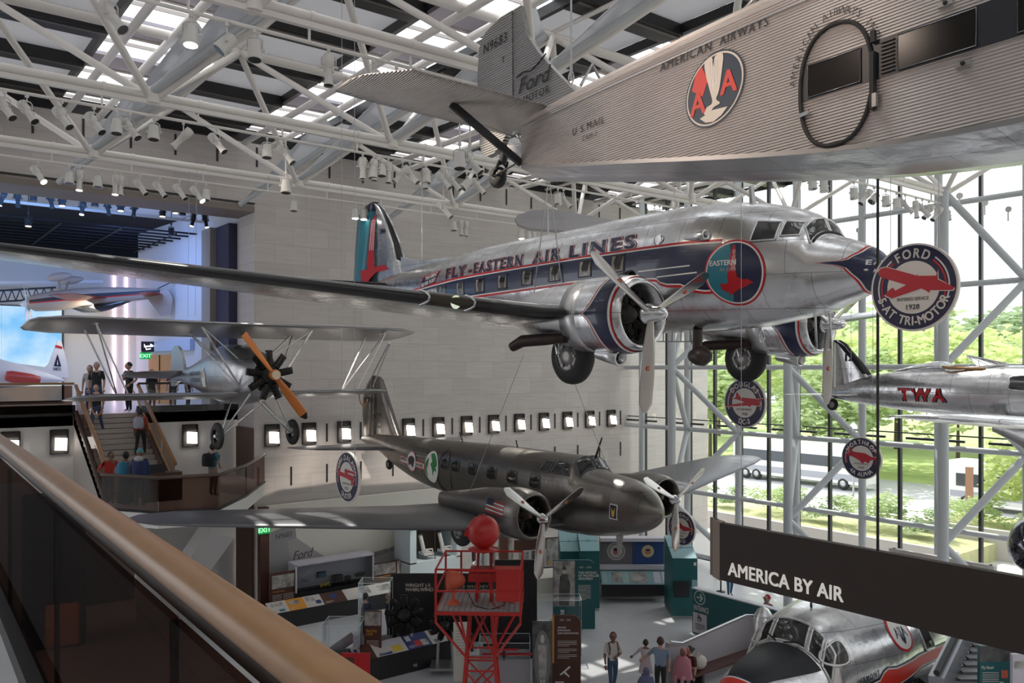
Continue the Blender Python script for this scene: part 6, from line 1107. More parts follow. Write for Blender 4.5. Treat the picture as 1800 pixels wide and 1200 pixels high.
# seals wall
sw = thing('seal_wall', 'grey and blue wall display bearing two round government seals', 'display', at(1112, 1052, 34.4)); sw.location.z = 0; sw.rotation_euler = (0, 0, -rad(37.8)); k_ = 34.4/F
L_ = lambda px, py: V(((px-1112)*k_, 0, at(px, py, 34.4).z))
m = MB()
def bx2(px0, py0, px1, py1, y0, y1, mi): a, b_ = L_(px0, py1), L_(px1, py0); m.box(((a.x+b_.x)/2, (y0+y1)/2, (a.z+b_.z)/2), (b_.x-a.x, y1-y0, b_.z-a.z), mi)
bx2(1055, 946, 1174, 1052, .2, .4, 0); bx2(1055, 945, 1174, 951, -.1, .4, 1); bx2(1057, 951, 1112, 993, .17, .2, 2); bx2(1113, 951, 1168, 993, .17, .2, 3); bx2(1055, 993, 1176, 1000, -.1, .2, 1); bx2(1055, 1022, 1176, 1041, -.5, .2, 4)
m.build('wall_body', [Mgn, Mlav, mat('seal_grey', (.17, .16, .17), .5), mat('seal_blue', (.03, .07, .22), .5), Mblk], sw)
for px, r, mats_, nm in ((1084, 16, [Mtx, mat('seal_mid', (.28, .26, .24), .5), 'navy', 'red'], 'grey'), (1140, 11, [mat('seal_gold', (.60, .45, .25), .5), mat('seal_sand', (.72, .6, .42), .5), 'navy', 'red'], 'gold')):
    c = L_(px, 970); R = r*k_; e = MB(); ff_ = lambda off: (lambda u, v: V((c.x+u, .165-off, c.z+v))); cc = lambda q: [(R*q*cos(2*pi*k/32), R*q*sin(2*pi*k/32)) for k in range(32)]
    e.decal(cc(1), ff_(0), 0, mi=0).decal(cc(.88), ff_(.004), 0, mi=1).decal(cc(.68), ff_(.008), 0, mi=0)
    rect(e, ff_(.012), -.3*R, .05*R, .3*R, .35*R, 2)
    for q in range(3): rect(e, ff_(.012), (-.28+.22*q)*R, -.4*R, (-.14+.22*q)*R, .05*R, 3)
    for q in range(2): rect(e, ff_(.012), (-.14+.22*q)*R, -.4*R, (-.06+.22*q)*R, .05*R, 1)
    e.build('round_seal', mats_, sw)
m = MB(); sl = lambda u, v: V((L_(1055, 1000).x+u*(L_(1170, 1000).x-L_(1055, 1000).x), -.55+v*.5, L_(1100, 1021).z+v*.45))
rect(m, sl, 0, 0, 1, 1, 0)
for a, b_, mi in ((.02, .09, 1), (.16, .32, 2), (.33, .42, 1), (.44, .7, 2), (.80, .90, 3), (.93, .99, 3)): rect(m, lambda u, v: sl(u, v)+V((0, -.004, .006)), a, .1, b_, .9, mi)
m.build('sloping_graphics', [Mtl, mat('aqua_page', (.35, .52, .5), .5), Mph, Mlav], sw)
# photo walls behind the dark airliner's engine
o_, w_, h = panel_cam('photo_wall', 'long brown wall with black and white photographs under the dark airliner', (900, 945, 1010, 1029), 36.2, [mat('photo_wall_white', (.6, .57, .54), .5), Mbr, Mph, Mor, Mphd], lambda m, f: (rect(m, f, 0, .78, 1, 1, 0), rect(m, lambda u, v: f(u, v)+V((0, -.003, 0)), .08, .5, .25, .75, 1), rect(m, lambda u, v: f(u, v)+V((0, -.003, 0)), .3, .55, .5, .76, 3), rect(m, lambda u, v: f(u, v)+V((0, -.003, 0)), .55, .45, .8, .98, 1), rect(m, lambda u, v: f(u, v)+V((0, -.003, 0)), .12, .35, .2, .4, 2), rect(m, lambda u, v: f(u, v)+V((0, -.003, 0)), .5, .2, .7, .42, 3), [rect(m, lambda u, v: f(u, v)+V((0, -.006, 0)), .1+.16*k, .47, .16+.16*k, .51, 2) for k in range(5)]), yaw=rad(20))
panel_cam('photo_wall', 'dark collage wall of photographs left of the pale sloped cabinet', (860, 935, 925, 985), 36.8, [Mphd, Mph, Mbr], lambda m, f: [rect(m, f, .05+.24*k, .15+.1*(k % 2), .25+.24*k, .9, k % 2) for k in range(4)])
m = MB(); g0, g1 = at(-30, 532, 37.4), at(98, 524, 38.6)
for dz in (0, .5): m.bar(g0+V((0, 0, dz)), g1+V((0, 0, dz)), .08, .08)
for k in range(9): m.bar(g0.lerp(g1, k/9), g0.lerp(g1, (k+.5)/9)+V((0, 0, .5)), .04, .04).bar(g0.lerp(g1, (k+.5)/9)+V((0, 0, .5)), g0.lerp(g1, (k+1)/9), .04, .04)
m.bar(g0+V((0, 0, .9)), g1+V((2, 0, .9)), .1, .12, 1); tag(m.build('lighting_truss', ['black', 'white']), 'black lattice truss behind the upside down aeroplane in the upper gallery', 'truss')
p = onz(955, 1048, 0); tag(MB().prism([(0, 0), (0, .8), (.6, 1.05), (.6, 0)], p+V((-.6, 0, 0)), (.3, .95, 0), (0, 0, 1), (1.3, -.4, 0)).build('reading_desk', 'cream'), 'pale sloping reading desk left of the pilot panel', 'desk')
# entrance ramp wall, stair parapet, bench
a, b_ = onz(1217, 1112, 0), None; xr = a.x; zt = onx(1217, 1034, xr).z
rw = thing('ramp_wall', 'teal ramp wall marked ENTRANCE with a white notice', 'wall', (xr, a.y, 0)); yb = onx(1345, 1066, xr).y
MB().box((xr+.1, (a.y+yb)/2-1.0, zt/2), (.2, a.y-yb+2.0, zt)).box((xr+.1, (a.y+yb)/2-1.0, zt+.02), (.26, a.y-yb+2.04, .04), 1).build('wall_board', [Mtd, Mlav], rw, True)
wf2 = lambda off: (lambda u, v: V((xr-.004-off, a.y-u, v))); m = MB(); cx_ = a.y-onx(1230, 1050, xr).y; cz_ = onx(1230, 1050, xr).z
ring = lambda r: [(cx_+r*cos(2*pi*k/28), cz_+r*sin(2*pi*k/28)) for k in range(28)]
m.decal(ring(.25), wf2(0), 0, mi=0).decal(ring(.225), wf2(.003), 0, mi=1); f5 = wf2(.006); m.poly([f5(cx_-.13, cz_-.02), f5(cx_+.05, cz_-.02), f5(cx_+.05, cz_+.02), f5(cx_-.13, cz_+.02)]); m.poly([f5(cx_-.0, cz_+.12), f5(cx_+.04, cz_+.14), f5(cx_+.15, cz_), f5(cx_+.09, cz_)]); m.poly([f5(cx_-.0, cz_-.12), f5(cx_+.04, cz_-.14), f5(cx_+.15, cz_), f5(cx_+.09, cz_)])
q = onx(1220, 1067, xr); m.text('ENTRANCE', f5, .19, a.y-q.y, q.z-.08, 'L', .015, width=.66)
q0, q1 = onx(1222, 1098, xr), onx(1239, 1072, xr); u0 = cx_-.30; u1 = u0+.62; z1 = q.z-.16; z0 = z1-.72
rect(m, wf2(.003), u0, z0, u1, z1, 2); um = (u0+u1)/2; m.decal([(um-.02+.09*cos(2*pi*k/20), z1-.2+.09*sin(2*pi*k/20)) for k in range(20)], f5, 0, mi=3).decal([(um-.02+.06*cos(2*pi*k/20), z1-.2+.06*sin(2*pi*k/20)) for k in range(20)], wf2(.009), 0, mi=2); m.bar(f5(um-.05, z1-.04), f5(um-.04, z1-.17), .02, .03, 3).bar(f5(um-.04, z1-.17), f5(um+.06, z1-.2), .02, .03, 3)
m.text('Use entrance ramp', f5, .03, um, z1-.42, 'C', .0, mi=3) if False else lines(m, f5, u0+.1, z1-.4, (u1-u0)*.7, 4, .06, 3)
m.build('signs', ['whitel', mat('ring_teal', (.02, .14, .15), .5), mat('notice_white', (.62, .58, .62), .5), 'ink'], rw, True)
yp = onz(1176, 1206, 0).y; P_ = lambda px, py, y=None: ony(px, py, y or yp)
pw = thing('stair_parapet', 'grey solid ramp parapet with a metal handrail behind the seated people', 'wall', (P_(1250, 1200).x, yp, 0))
pts = [P_(1176, 1131), P_(1196, 1133), P_(1308, 1084), P_(1325, 1084)]; x0, x3 = pts[0].x, pts[-1].x
MB().prism([(p.x, p.z) for p in pts]+[(x3, 0), (x0, 0)], (0, yp, 0), (1, 0, 0), (0, 0, 1), (0, .15, 0)).build('parapet_board', mat('parapet_grey', (.40, .37, .39), .6), pw, True)
MB().path([p+V((0, -.06, .07)) for p in pts], .035, 8).build('handrail', 'zinc', pw, True)
bn = P_(1262, 1190, yp-.5); b_ = thing('bench', 'dark red brown bench along the grey ramp parapet', 'bench', (bn.x, bn.y, 0)); MB().box((bn.x+.4, yp-.45, .42), (3.6, .5, .08)).build('seat', mat('bench_red', (.07, .02, .018), .5), b_, True); MB().box((bn.x-.9, yp-.45, .19), (.1, .45, .38)).box((bn.x+1.6, yp-.45, .19), (.1, .45, .38)).build('leg', 'black', b_, True)
q = at(1263, 1178, 24.6); tag(MB().sphere((q.x, yp-.45, .46+.2), .24, 14, 0, (1.2, .7, .9)).path([(q.x-.2, yp-.45, .75), (q.x-.05, yp-.45, .95), (q.x+.15, yp-.45, .75)], .025, 6).build('bag', mat('bag_cream', (.55, .5, .45), .7)), 'pale cloth bag resting on the bench beside the seated pair', 'bag')
# stanchion, dome on a plinth, entrance vestibule, escalator, teal banner
q = onz(1267, 1040, 0); s_ = thing('stanchion', 'black belt stanchion beyond the teal ramp wall', 'post', q); MB().tube((0, 0, .02), (0, 0, 1.0), .035).build('pole', 'black', s_); MB().lathe((0, 0, 0), (0, 0, 1), [(0, .2), (.03, .19), (.05, .04)], 20).build('base', 'black', s_)
q = at(1342, 1096, 20.0); sp_ = thing('propeller_dome', 'upright metal propeller dome with a round hole beside the airliner nose', 'artifact', (q.x, q.y, 0)); MB().lathe((0, 0, q.z-.75), (0, 0, 1), [(0, .26), (.3, .275), (.7, .27), (.95, .22), (1.1, .13), (1.17, .01)], 28).build('dome', 'alu2', sp_)
n = (EYEV-q).normalized(); MB().lathe(V((0, 0, .1))+n*.235, n, [(0, .065), (.03, .07)], 16).build('hole', 'black', sp_); MB().lathe((0, 0, 0), (0, 0, 1), [(0, .3), (q.z-.95, .28), (q.z-.95, .25), (q.z-.75, .24)], 24, mi=[0, 0, 1]).build('plinth', [Mblk, 'redb'], sp_)
q = onx(1650, 985, 30.5); vs_ = thing('vestibule', 'entrance vestibule top with a curved glass hood behind the dark beam', 'entrance', (30.5, q.y, 0)); ya, yb2 = onx(1565, 965, 30.5).y, onx(1740, 1000, 30.5).y; zt2 = onx(1565, 964, 30.5).z
MB().box((30.7, (ya+yb2)/2, zt2-.4), (.2, ya-yb2, .8)).box((30.7, ya, zt2/2), (.25, .2, zt2)).box((30.7, yb2, zt2/2), (.25, .2, zt2)).build('door_frame', [mat('vestibule_frame', (.55, .52, .5), .5)], vs_, True); MB().box((30.55, (ya+yb2)/2, zt2-.42), (.1, ya-yb2-.5, .5)).build('wood_band', mat('vestibule_wood', (.42, .24, .11), .5), vs_, True)
c_ = V((29.0, onx(1625, 985, 29.0).y, zt2-1.08)); MB().loft([[c_+V((.7*(1-t*t), .95*cos(a), .95*sin(a))) for a in [pi*k/20 for k in range(21)]] for t in (-1, -.5, 0, .5, 1)], cap=False, closed=False).build('curved_hood', mat('hood_metal', (.6, .66, .8), .12, 1), vs_, True)
e0, e1 = at(1664, 1200, 17.0), at(1702, 1118, 19.0); es = thing('escalator', 'grey escalator with lit steps, at the lower right behind the beam', 'escalator', (e0.x, e0.y, 0)); dvec = (e1-e0); dn_ = V((dvec.x, dvec.y, 0)); dz = dvec.z; right = V((RGT.x, RGT.y, 0)); m = MB()
for k in range(12): p = e0+dvec*(k/7-.3)+right*.62; m.box(p+V((0, 0, -.02)), (1.0, .35, .05), rz=-rad(37.8)).box(p+V((0, 0, -.14))+dn_.normalized()*-.16, (1.0, .03, .22), 1, rz=-rad(37.8))
m.build('steps', [mat('step_grey', (.25, .25, .26), .5, .4), 'black'], es, True); m = MB()
for o2 in (0, 1.3): m.bar(e0-dvec*.4+right*o2+V((0, 0, .3)), e1+dvec*.8+right*o2+V((0, 0, .3)), .28, .5)
m.build('side_panel', mat('escalator_side', (.30, .31, .34), .35, .5), es, True); MB().path([e0-dvec*.4+V((0, 0, .62)), e1+dvec*.8+V((0, 0, .62))], .06, 8).path([e0-dvec*.4+right*1.3+V((0, 0, .62)), e1+dvec*.8+right*1.3+V((0, 0, .62))], .06, 8).build('rubber_handrail', 'rubber', es, True)
MB().box(e0.lerp(e1, .5)*1+V((0, 0, -e0.lerp(e1, .5).z/2-.3)), (1.2, 2.4, max(.2, e0.lerp(e1, .5).z-.6)), rz=-rad(37.8)).build('escalator_base', Mblk, es, True)
panel_cam('teal_banner', 'teal banner titled Fly Now with small pictures, at the lower right corner', (1722, 1135, 1780, 1260), 16.0, [Mtd, Mphd, 'whitel', Mtx, mat('banner_orange', (.65, .13, .06), .5)], lambda m, f: (rect(m, f, 0, .78, 1, 1, 0), m.text('Fly Now!', lambda u, v: f(.06+u*1.4, .68+v*.8), .05, 0, 0, 'L', .01, mi=1), lines(m, f, .08, .62, .5, 7, .03, 2), rect(m, f, .65, .55, .85, .66, 3), rect(m, f, .6, .38, .72, .5, 2), rect(m, f, .78, .38, .95, .48, 2)))
panel_cam('pale_banner', 'pale lilac banner beside the teal banner, cut by the right edge', (1780, 1150, 1830, 1270), 15.6, [Mlav, Mph], lambda m, f: rect(m, f, .05, .8, .9, .9, 0))
# dark rounded pod hanging at the right edge
q = at(1806, 968, 17.2); pd = thing('hanging_pod', 'dark polished rounded pod cut off by the right edge above the beam', 'aeroplane part', q); Fus([(-.0, .02, -.02, .02), (-.12, .3, -.3, .26), (-.5, .55, -.55, .45), (-1.1, .6, -.6, .5), (-2.0, .4, -.5, .4)], 2).mesh([0, -.03, -.07, -.12, -.2, -.3, -.5, -.8, -1.1, -1.5, -2], 28).build('pod_shell', mat('pod_dark_chrome', (.12, .12, .14), .12, 1), pd).rotation_euler = (0, 0, 3.35)
MB().tube((0, -.6, .5), (0, -.6, 15.6-q.z), .012, n=6).build('hanging_cable', 'zinc', pd)
# dark kiosk and orange poster seen through the balcony glass
q = onz(95, 1140, 0); k_ = thing('kiosk', 'black kiosk with an orange poster seen through the foreground glass', 'kiosk', q, (0, 0, -.2)); MB().box((0, .4, 2.6), (1.9, .8, 5.2)).build('kiosk_body', 'blackm', k_); MB().box((.25, -.02, .8), (1.0, .04, 1.4)).build('orange_poster', mat('poster_orange', (.50, .17, .03), .5, emit=.25, ecol=(.6, .2, .02)), k_)
# ================================================================== STAGE LIGHTS ON THE TRUSSES
Mlens = mat('lit_lens', (1, .97, .9), .4, emit=9, ecol=(1, .96, .88)); Mlensd = mat('dark_lens', (.05, .05, .05), .1); Mlw = mat('warm_lit_lens', (1, .7, .3), .4, emit=6, ecol=(1, .75, .4)); Mwl = mat('fixture_white', (.66, .64, .61), .45)
def spot(kind, tilt, m, lens, name):
    """hangs from the origin; aims along local -y, tilted down by tilt degrees"""
    o = thing(name, None, None); o.scale = (.82, .82, .82); d = V((0, -cos(rad(tilt)), -sin(rad(tilt)))); c = V((0, 0, -.42)); s = 1.0
    MB().box((0, 0, -.03), (.07, .07, .1)).tube((0, 0, -.05), (0, 0, -.2), .016, n=6).build('clamp', m, o)
    MB().path([(-.15, 0, -.42), (-.15, 0, -.22), (-.09, 0, -.17), (.09, 0, -.17), (.15, 0, -.22), (.15, 0, -.42)], .016, 5).tube((-.2, 0, -.42), (.2, 0, -.42), .03, n=8).build('yoke', m, o)
    if kind == 'profile':
        MB().lathe(c-d*.3, d, [(0, .06), (.02, .12), (.25, .125), (.28, .1), (.34, .1)], 14).box(c+d*.05, (.21, .1, .1)).build('lamp_body', m, o); MB().lathe(c+d*.02, d, [(0, .09), (.06, .085), (.32, .085), (.34, .105), (.4, .11)], 14, cap=False).build('lens_barrel', m, o); MB().lathe(c+d*.39, d, [(0, .1), (.004, .1)], 14).build('lens', lens, o)
    else:
        MB().lathe(c-d*.2, d, [(0, .06), (.02, .12), (.12, .13), (.16, .14), (.36, .15), (.37, .16), (.42, .16)], 14, cap=True).build('lamp_body', m, o); MB().lathe(c+d*.215, d, [(0, .13), (.01, .13)], 14).build('lens', lens, o)
    return o
protos = {}
def place_spot(kind, tilt, m, lens, p, yaw, label, group, name='stage_light'):
    k = (kind, tilt, m.name, lens.name)
    if k not in protos:
        o = spot(kind, tilt, m, lens, name); protos[k] = o; o.location = p; o.rotation_euler = (0, 0, yaw); tag(o, label, 'stage light', group); return o
    return dup(protos[k], p, (0, 0, yaw), label, group)
# px, py of the body, kind p/c, aim in the picture: l left r right d down, lit *
WL = '''47,165pr 8,175pr 108,170pr 165,195pr 205,177cd 228,208pr 270,208cd 322,232pl 380,235pr 66,290pr* 122,283cd 140,287pd* 172,300cd 203,305pd* 212,298pd 246,312pr 280,312pr 315,303pr 345,318pr* 362,322cd
335,15cd* 195,8pr 398,8cl 447,45cd 577,92pd 655,97cl 696,87cd 469,225cd 500,245pr 637,270pd 657,272pd 670,262cd 682,277pd 720,290pr 747,280pd 807,283cd 825,285pr 837,125pr 655,303cd 707,303pl 749,302cd 777,303pr 795,306pr 820,306cl 838,308pr
502,328cd 516,342cd 624,350cd* 639,360cd* 779,368pr 797,378cd 810,385pd 818,392pd 980,318cd 990,337pr 916,402cd* 929,408cd 937,408cd* 1150,362cd 1159,352cd 1185,355cl 1427,317cd 1447,309cd 1500,311cd 1522,330pl 1536,340cl 1556,330cd 1575,355cd 1590,358pr 1609,353pd 1620,352pr 1632,370pl 1647,363pl 1664,372cd'''.split()
rows = {0: [], 1: [], 2: [], 3: []}; TYS = [25.8, 19.7, 13.6]
def chord_y(px, y): p = ony(px, 648, y); d = (p-EYEV).dot(FWD); return PCY-F*(ZC-EYE)/d
for s_ in WL:
    a, b_ = s_.split(','); px = float(a); i = next(k for k, c in enumerate(b_) if c in 'pc'); py = float(b_[:i]); code = b_[i:]
    best = None
    for ti, y in enumerate(TYS):
        g = py-chord_y(px, y)
        if g > 12 and (best is None or g < best[0]): best = (g, ti)
    ti = best[1] if best else 1; p = ony(px, py, TYS[ti]); rows[ti].append((px, p, code))
ordn = ['first', 'second', 'third', 'fourth', 'fifth', 'sixth', 'seventh', 'eighth', 'ninth', 'tenth']+['%dth' % k for k in range(11, 21)]+['21st', '22nd', '23rd']+['%dth' % k for k in range(24, 60)]
tn = ['farthest truss', 'middle truss', 'nearest truss']
for ti in range(3):
    for k, (px, p, code) in enumerate(sorted(rows[ti], key=lambda r: r[0])):
        kind = 'profile' if code[0] == 'p' else 'can'; lit = '*' in code; aim = code[1]
        yaw = -rad(37.8)+{'r': rad(70), 'l': rad(-70), 'd': rad(10)}[aim]; tilt = 82 if aim == 'd' else 48
        hang = V((p.x, TYS[ti]-.02, min(p.z+.36, ZC-.46))); 
        if ZC-.46-hang.z > .12: MB().tube((hang.x, hang.y, hang.z), (hang.x, hang.y, ZC-.44), .018, n=6).build('ceiling_drop_pipe', 'steel', kind='structure')
        place_spot(kind, tilt, Mwl, Mlens if lit else Mlensd, hang, yaw, '%s white %s stage light, %s from the left on the %s' % ('lit' if lit else 'unlit', 'long barrelled' if kind == 'profile' else 'short can', ordn[k], tn[ti]), 'white stage lights on the roof trusses')
BL = '5,350p* 31,352p 59,348c 89,354p 109,357cw 145,367p* 167,358c 189,367p 212,366cw 236,370p 286,376cw 308,370cw 321,374c 340,388p* 361,390p* 301,410c 50,393cw'.split()
for k, s_ in enumerate(sorted(BL, key=lambda s: float(s.split(',')[0]))):
    a, b_ = s_.split(','); px = float(a); py = float(b_[:3]); c = b_[3:]; y = 34.6 if py < 392 else 36.75
    p = ony(px, py, y); lens = Mlens if '*' in c else Mlw if 'w' in c else Mlensd
    o = place_spot('profile' if c[0] == 'p' else 'can', 70 if c[0] == 'p' else 85, M['black'], lens, p+V((0, 0, .42)), -rad(37.8)+rad((k*67) % 90-30), '%s black stage light, %s from the left under the gallery lintel' % ('lit' if '*' in c or 'w' in c else 'unlit', ordn[k]), 'black stage lights under the gallery lintel')
    if y > 36: MB().tube(p+V((0, 0, .42)), (p.x, y, 16.32), .015, n=6).build('ceiling_drop_pipe', 'black', kind='structure')
# ================================================================== CABLES
def cable(label, a, b_, r=.008, m='zinc', hook=None):
    o = thing('cable', label, 'cable', b_); MB().tube(a, b_, r, n=6).build('wire', m, o, True)
    if hook: h = V(hook); MB().path([h+V((.0, .06*sin(t), .1*cos(t))) for t in [2*pi*k/14 for k in range(14)]], .014, 6, True).tube(h+V((0, 0, .1)), h+V((0, 0, .28)), .025, n=6).build('ring', 'zinc', o, True)
p = at(742, 455, 23); cable('steel cable with a ring holding the tail of the silver airliner', V((p.x, p.y, 15.6)), p, .014, hook=p+V((0, 0, .6)))
p, q = at(938, 520, 19.3), at(966, 300, 19.3); cable('left cable of the pair rising from the near nacelle of the silver airliner', q, p, .013)
p, q = at(987, 497, 19.0), at(964, 300, 19.3); cable('right cable of the pair rising from the near nacelle of the silver airliner', q, p, .013)
p = at(1004, 142, 13.6); cable('thick cable holding the tail of the corrugated tri-motor', p+V((0, 0, 4)), p, .018, hook=p+V((0, 0, .05)))
p, q = at(824, 868, 22.5), at(921, 622, 21.0); cable('slanting cable from the dark airliner near wing up towards the silver airliner', q, p, .010)
p, q = at(1071, 828, 22.4), at(1005, 660, 21.6); cable('slanting cable from the dark airliner roof up to the near wheel of the silver one', q, p, .010)
p = onx(1543, 976, 12.57); q = V((p.x, p.y, 18.2)); cable('long dark cable hanging in front of the windows down to the beam', q, p, .022, 'rubber')
p = at(1303, 900, 13.0); q = V((p.x, p.y, 18.2)); cable('thin wire hanging down in front of the silver airliner round emblem', q, p, .004)
p, q = at(640, 688, 25.5), at(684, 603, 22.5); cable('steel strut wire from the biplane right wing up to the silver wing', q, p, .02, 'alu2')
p, q = at(655, 680, 26.5), at(686, 603, 22.5); cable('second strut wire from the biplane right wing up to the silver wing', q, p, .018, 'alu2')
for px, y0, y1, d, t in ((343, 555, 300, 24, 'left thin wire holding the biplane upper wing'), (330, 558, 300, 24.4, 'thinner of the two wires holding the biplane upper wing'), (535, 470, 330, 29, 'thin wire in front of the marble wall above the silver wing')):
    p, q = at(px, y0, d), (at(px+3, y1, d) if px < 500 else ony(px+3, 318, 25.8))
    if px > 500: p = V((q.x, q.y, ony(px, 500, 25.8).z))
    cable(t, q, p, .006)
# ================================================================== PEOPLE
Msk = [mat('skin_light', (.52, .31, .23), .6), mat('skin_brown', (.23, .115, .07), .6)]; Mhr = [mat('hair_dark', (.018, .013, .011), .6), mat('hair_grey', (.42, .40, .38), .6), mat('hair_brown', (.06, .03, .018), .6)]; Msh = mat('shoe_pale', (.45, .42, .4), .6); Mshd = mat('shoe_dark', (.03, .028, .028), .6); CM = {}
def cloth(c):
    if c not in CM: CM[c] = mat('cloth_%d' % len(CM), c, .85)
    return CM[c]
def person(label, p, h, yaw, top, legs, skin=0, hair=0, hairstyle='short', arms=('down', 'down'), walk=0.0, sleeve=.45, seat=False, shoes=Msh, lean=0.0, extras=(), turn=0.0):
    """p = ground point, yaw = direction the body faces (0 = world -Y turned); local +y is forward"""
    P = thing('person', label, 'person', p, (0, 0, yaw)); J = {}; S = h
    pel = .53 if not seat else .30
    J['pel'] = (0, 0, pel); ly = lambda z: lean*(z-pel)
    zz = lambda z: z-(.53-pel)
    J['wai'] = (0, ly(zz(.62)), zz(.62)); J['che'] = (0, ly(zz(.73)), zz(.73)); J['nek'] = (0, ly(zz(.825)), zz(.825)); J['hdb'] = (0, ly(zz(.865))+.008, zz(.865))
    E = [('pel', 'wai', 't'), ('wai', 'che', 't'), ('che', 'nek', 'n'), ('nek', 'hdb', 's')]; Rr = dict(pel=.082, wai=.075, che=.09, nek=.036, hdb=.034)
    for i, sd in ((-1, 'l'), (1, 'r')):
        arm = arms[0 if i < 0 else 1]; sh = V((.108*i, ly(zz(.80)), zz(.795)))
        e, w_ = {'down': ((.14, .01, .63), (.135, .05, .47)), 'hip': ((.20, -.05, .66), (.12, .06, .56)), 'fold': ((.15, .02, .64), (.02, .11, .69)), 'up': ((.15, .09, .70), (.05, .16, .82)), 'out': ((.19, .04, .70), (.28, .10, .60)), 'fwd': ((.135, .08, .65), (.10, .19, .60)), 'bag': ((.135, .03, .65), (.04, .10, .62))}[arm]
        J['sh'+sd] = tuple(sh); J['el'+sd] = (e[0]*i, e[1]+ly(zz(e[2])), zz(e[2])); J['wr'+sd] = (w_[0]*i, w_[1]+ly(zz(w_[2])), zz(w_[2]))
        st = walk*(i); J['hi'+sd] = (.05*i, 0, zz(.50))
        if seat: J['kn'+sd] = (.07*i, .23, .28); J['an'+sd] = (.07*i, .22, .04); J['to'+sd] = (.08*i, .30, .02)
        else: J['kn'+sd] = (.055*i, .11*st+.02, .285); J['an'+sd] = (.055*i, .2*st-(.05 if st < 0 else 0), .045); J['to'+sd] = (.065*i, .2*st+.075, .022)
        E += [('che', 'sh'+sd, 't'), ('sh'+sd, 'el'+sd, 'u'), ('el'+sd, 'wr'+sd, 'f'), ('pel', 'hi'+sd, 'l'), ('hi'+sd, 'kn'+sd, 'l'), ('kn'+sd, 'an'+sd, 'l'), ('an'+sd, 'to'+sd, 'o')]
        Rr.update({'sh'+sd: .044, 'el'+sd: .028, 'wr'+sd: .019, 'hi'+sd: .06, 'kn'+sd: .04, 'an'+sd: .026, 'to'+sd: .022})
    ks = list(J); me = bpy.data.meshes.new('t'); me.from_pydata([V(J[k])*S for k in ks], [(ks.index(a), ks.index(b_)) for a, b_, c in E], []); o = bpy.data.objects.new('t', me); C.objects.link(o)
    sk_ = o.modifiers.new('s', 'SKIN'); sk_.use_smooth_shade = True
    for k, v in zip(ks, me.skin_vertices[0].data): v.radius = (Rr[k]*S*(1.15 if k in ('pel', 'wai', 'che') else 1), Rr[k]*S*(.8 if k in ('pel', 'wai', 'che') else 1)); v.use_root = k == 'pel'
    sb = o.modifiers.new('b', 'SUBSURF'); sb.levels = 1
    ev = bpy.data.meshes.new_from_object(o.evaluated_get(bpy.context.evaluated_depsgraph_get())); B_ = MB(); fs = [tuple(q.vertices) for q in ev.polygons]; vs = [v.co.copy() for v in ev.vertices]; ms = []
    for f in fs:
        c = sum((vs[i] for i in f), V((0, 0, 0)))/len(f)/S; bd = 9
        for a, b_, t in E:
            A_, D_ = V(J[a]), V(J[b_])-V(J[a]); u = max(0, min(1, (c-A_).dot(D_)/D_.length_squared)); dd = (c-A_-D_*u).length-Rr[a]*.6
            if dd < bd: bd = dd; bt, bu = t, u
        ms.append({'t': 0, 'n': 0 if bu < .75 else 2, 's': 2, 'u': 0 if bu < sleeve*2 else 2, 'f': 0 if sleeve > .5 and bu < .9 else 2, 'l': 1, 'o': 3}[bt])
    B_.add(vs, fs, ms, True); bpy.data.objects.remove(o); bpy.data.meshes.remove(me); bpy.data.meshes.remove(ev)
    # head with nose, ears, eyes, mouth
    hc = V((0, J['hdb'][1]+.008, zz(.925)))*S; R = .066*S; ct, sn = cos(turn), sin(turn); tw_ = lambda x, y, z: hc+V((x*ct-y*sn, x*sn+y*ct, z))
    rings = []
    for a in [pi*k/12 for k in range(13)]:
        z = -cos(a)*R*1.18; r = max(.002, sin(a)*R); jaw = 1-.22*max(0, -z/R)
        rings.append([tw_(cos(t)*r*.86*jaw, sin(t)*r*1.0*(jaw if sin(t) < 0 else 1), z) for t in [2*pi*k/16 for k in range(16)]])
    B_.loft(rings, mi=2); B_.loft([[tw_(.012*S*x*(.5+.5*k), R*(.93+.18*k*(1-.3*abs(x))), R*(.15-.35*k)) for x in (-1, 0, 1)] for k in (0, .6, 1)]+[[tw_(.01*S*x, R*.92, -R*.28) for x in (-1, 0, 1)]], closed=False, cap=False, mi=2)
    for i in (-1, 1): B_.sphere(tw_(R*.87*i, -.005*S, -.0), R*.22, 8, 2, (.4, .8, 1.2)); B_.sphere(tw_(R*.34*i, R*.88, R*.12), R*.1, 6, 4)
    B_.box(tw_(0, R*.9, -R*.48), (R*.5, R*.12, R*.08), 5)
    for i, sd in ((-1, 'l'), (1, 'r')):               # palms, four fingers and a thumb
        w_, e = V(J['wr'+sd])*S, V(J['el'+sd])*S; d = (w_-e).normalized(); x_, y_, z_ = frame(d, (0, 1, .2)); pc = w_+d*.035*S; B_.sphere(w_+d*.03*S, .026*S, 8, 2, (1, 1, 1.15))
        for k in range(4): b0 = w_+d*.048*S+x_*(.011*S*(k-1.5)); L_ = (.034, .04, .038, .03)[k]*S; mid = b0+d*L_*.55; B_.tube(b0, mid, .0062*S, .0056*S, 5, 2).tube(mid, mid+(d*.75+y_*.65*i).normalized()*L_*.5, .0056*S, .0042*S, 5, 2)
        B_.tube(w_+d*.02*S+x_*.02*S*-i, w_+d*.045*S+x_*.038*S*-i, .0075*S, .0055*S, 5, 2)
    B_.build('body', [cloth(top), cloth(legs), Msk[skin], shoes, 'ink', mat('lips', (.25, .1, .08), .6)], P)
    hb = MB()
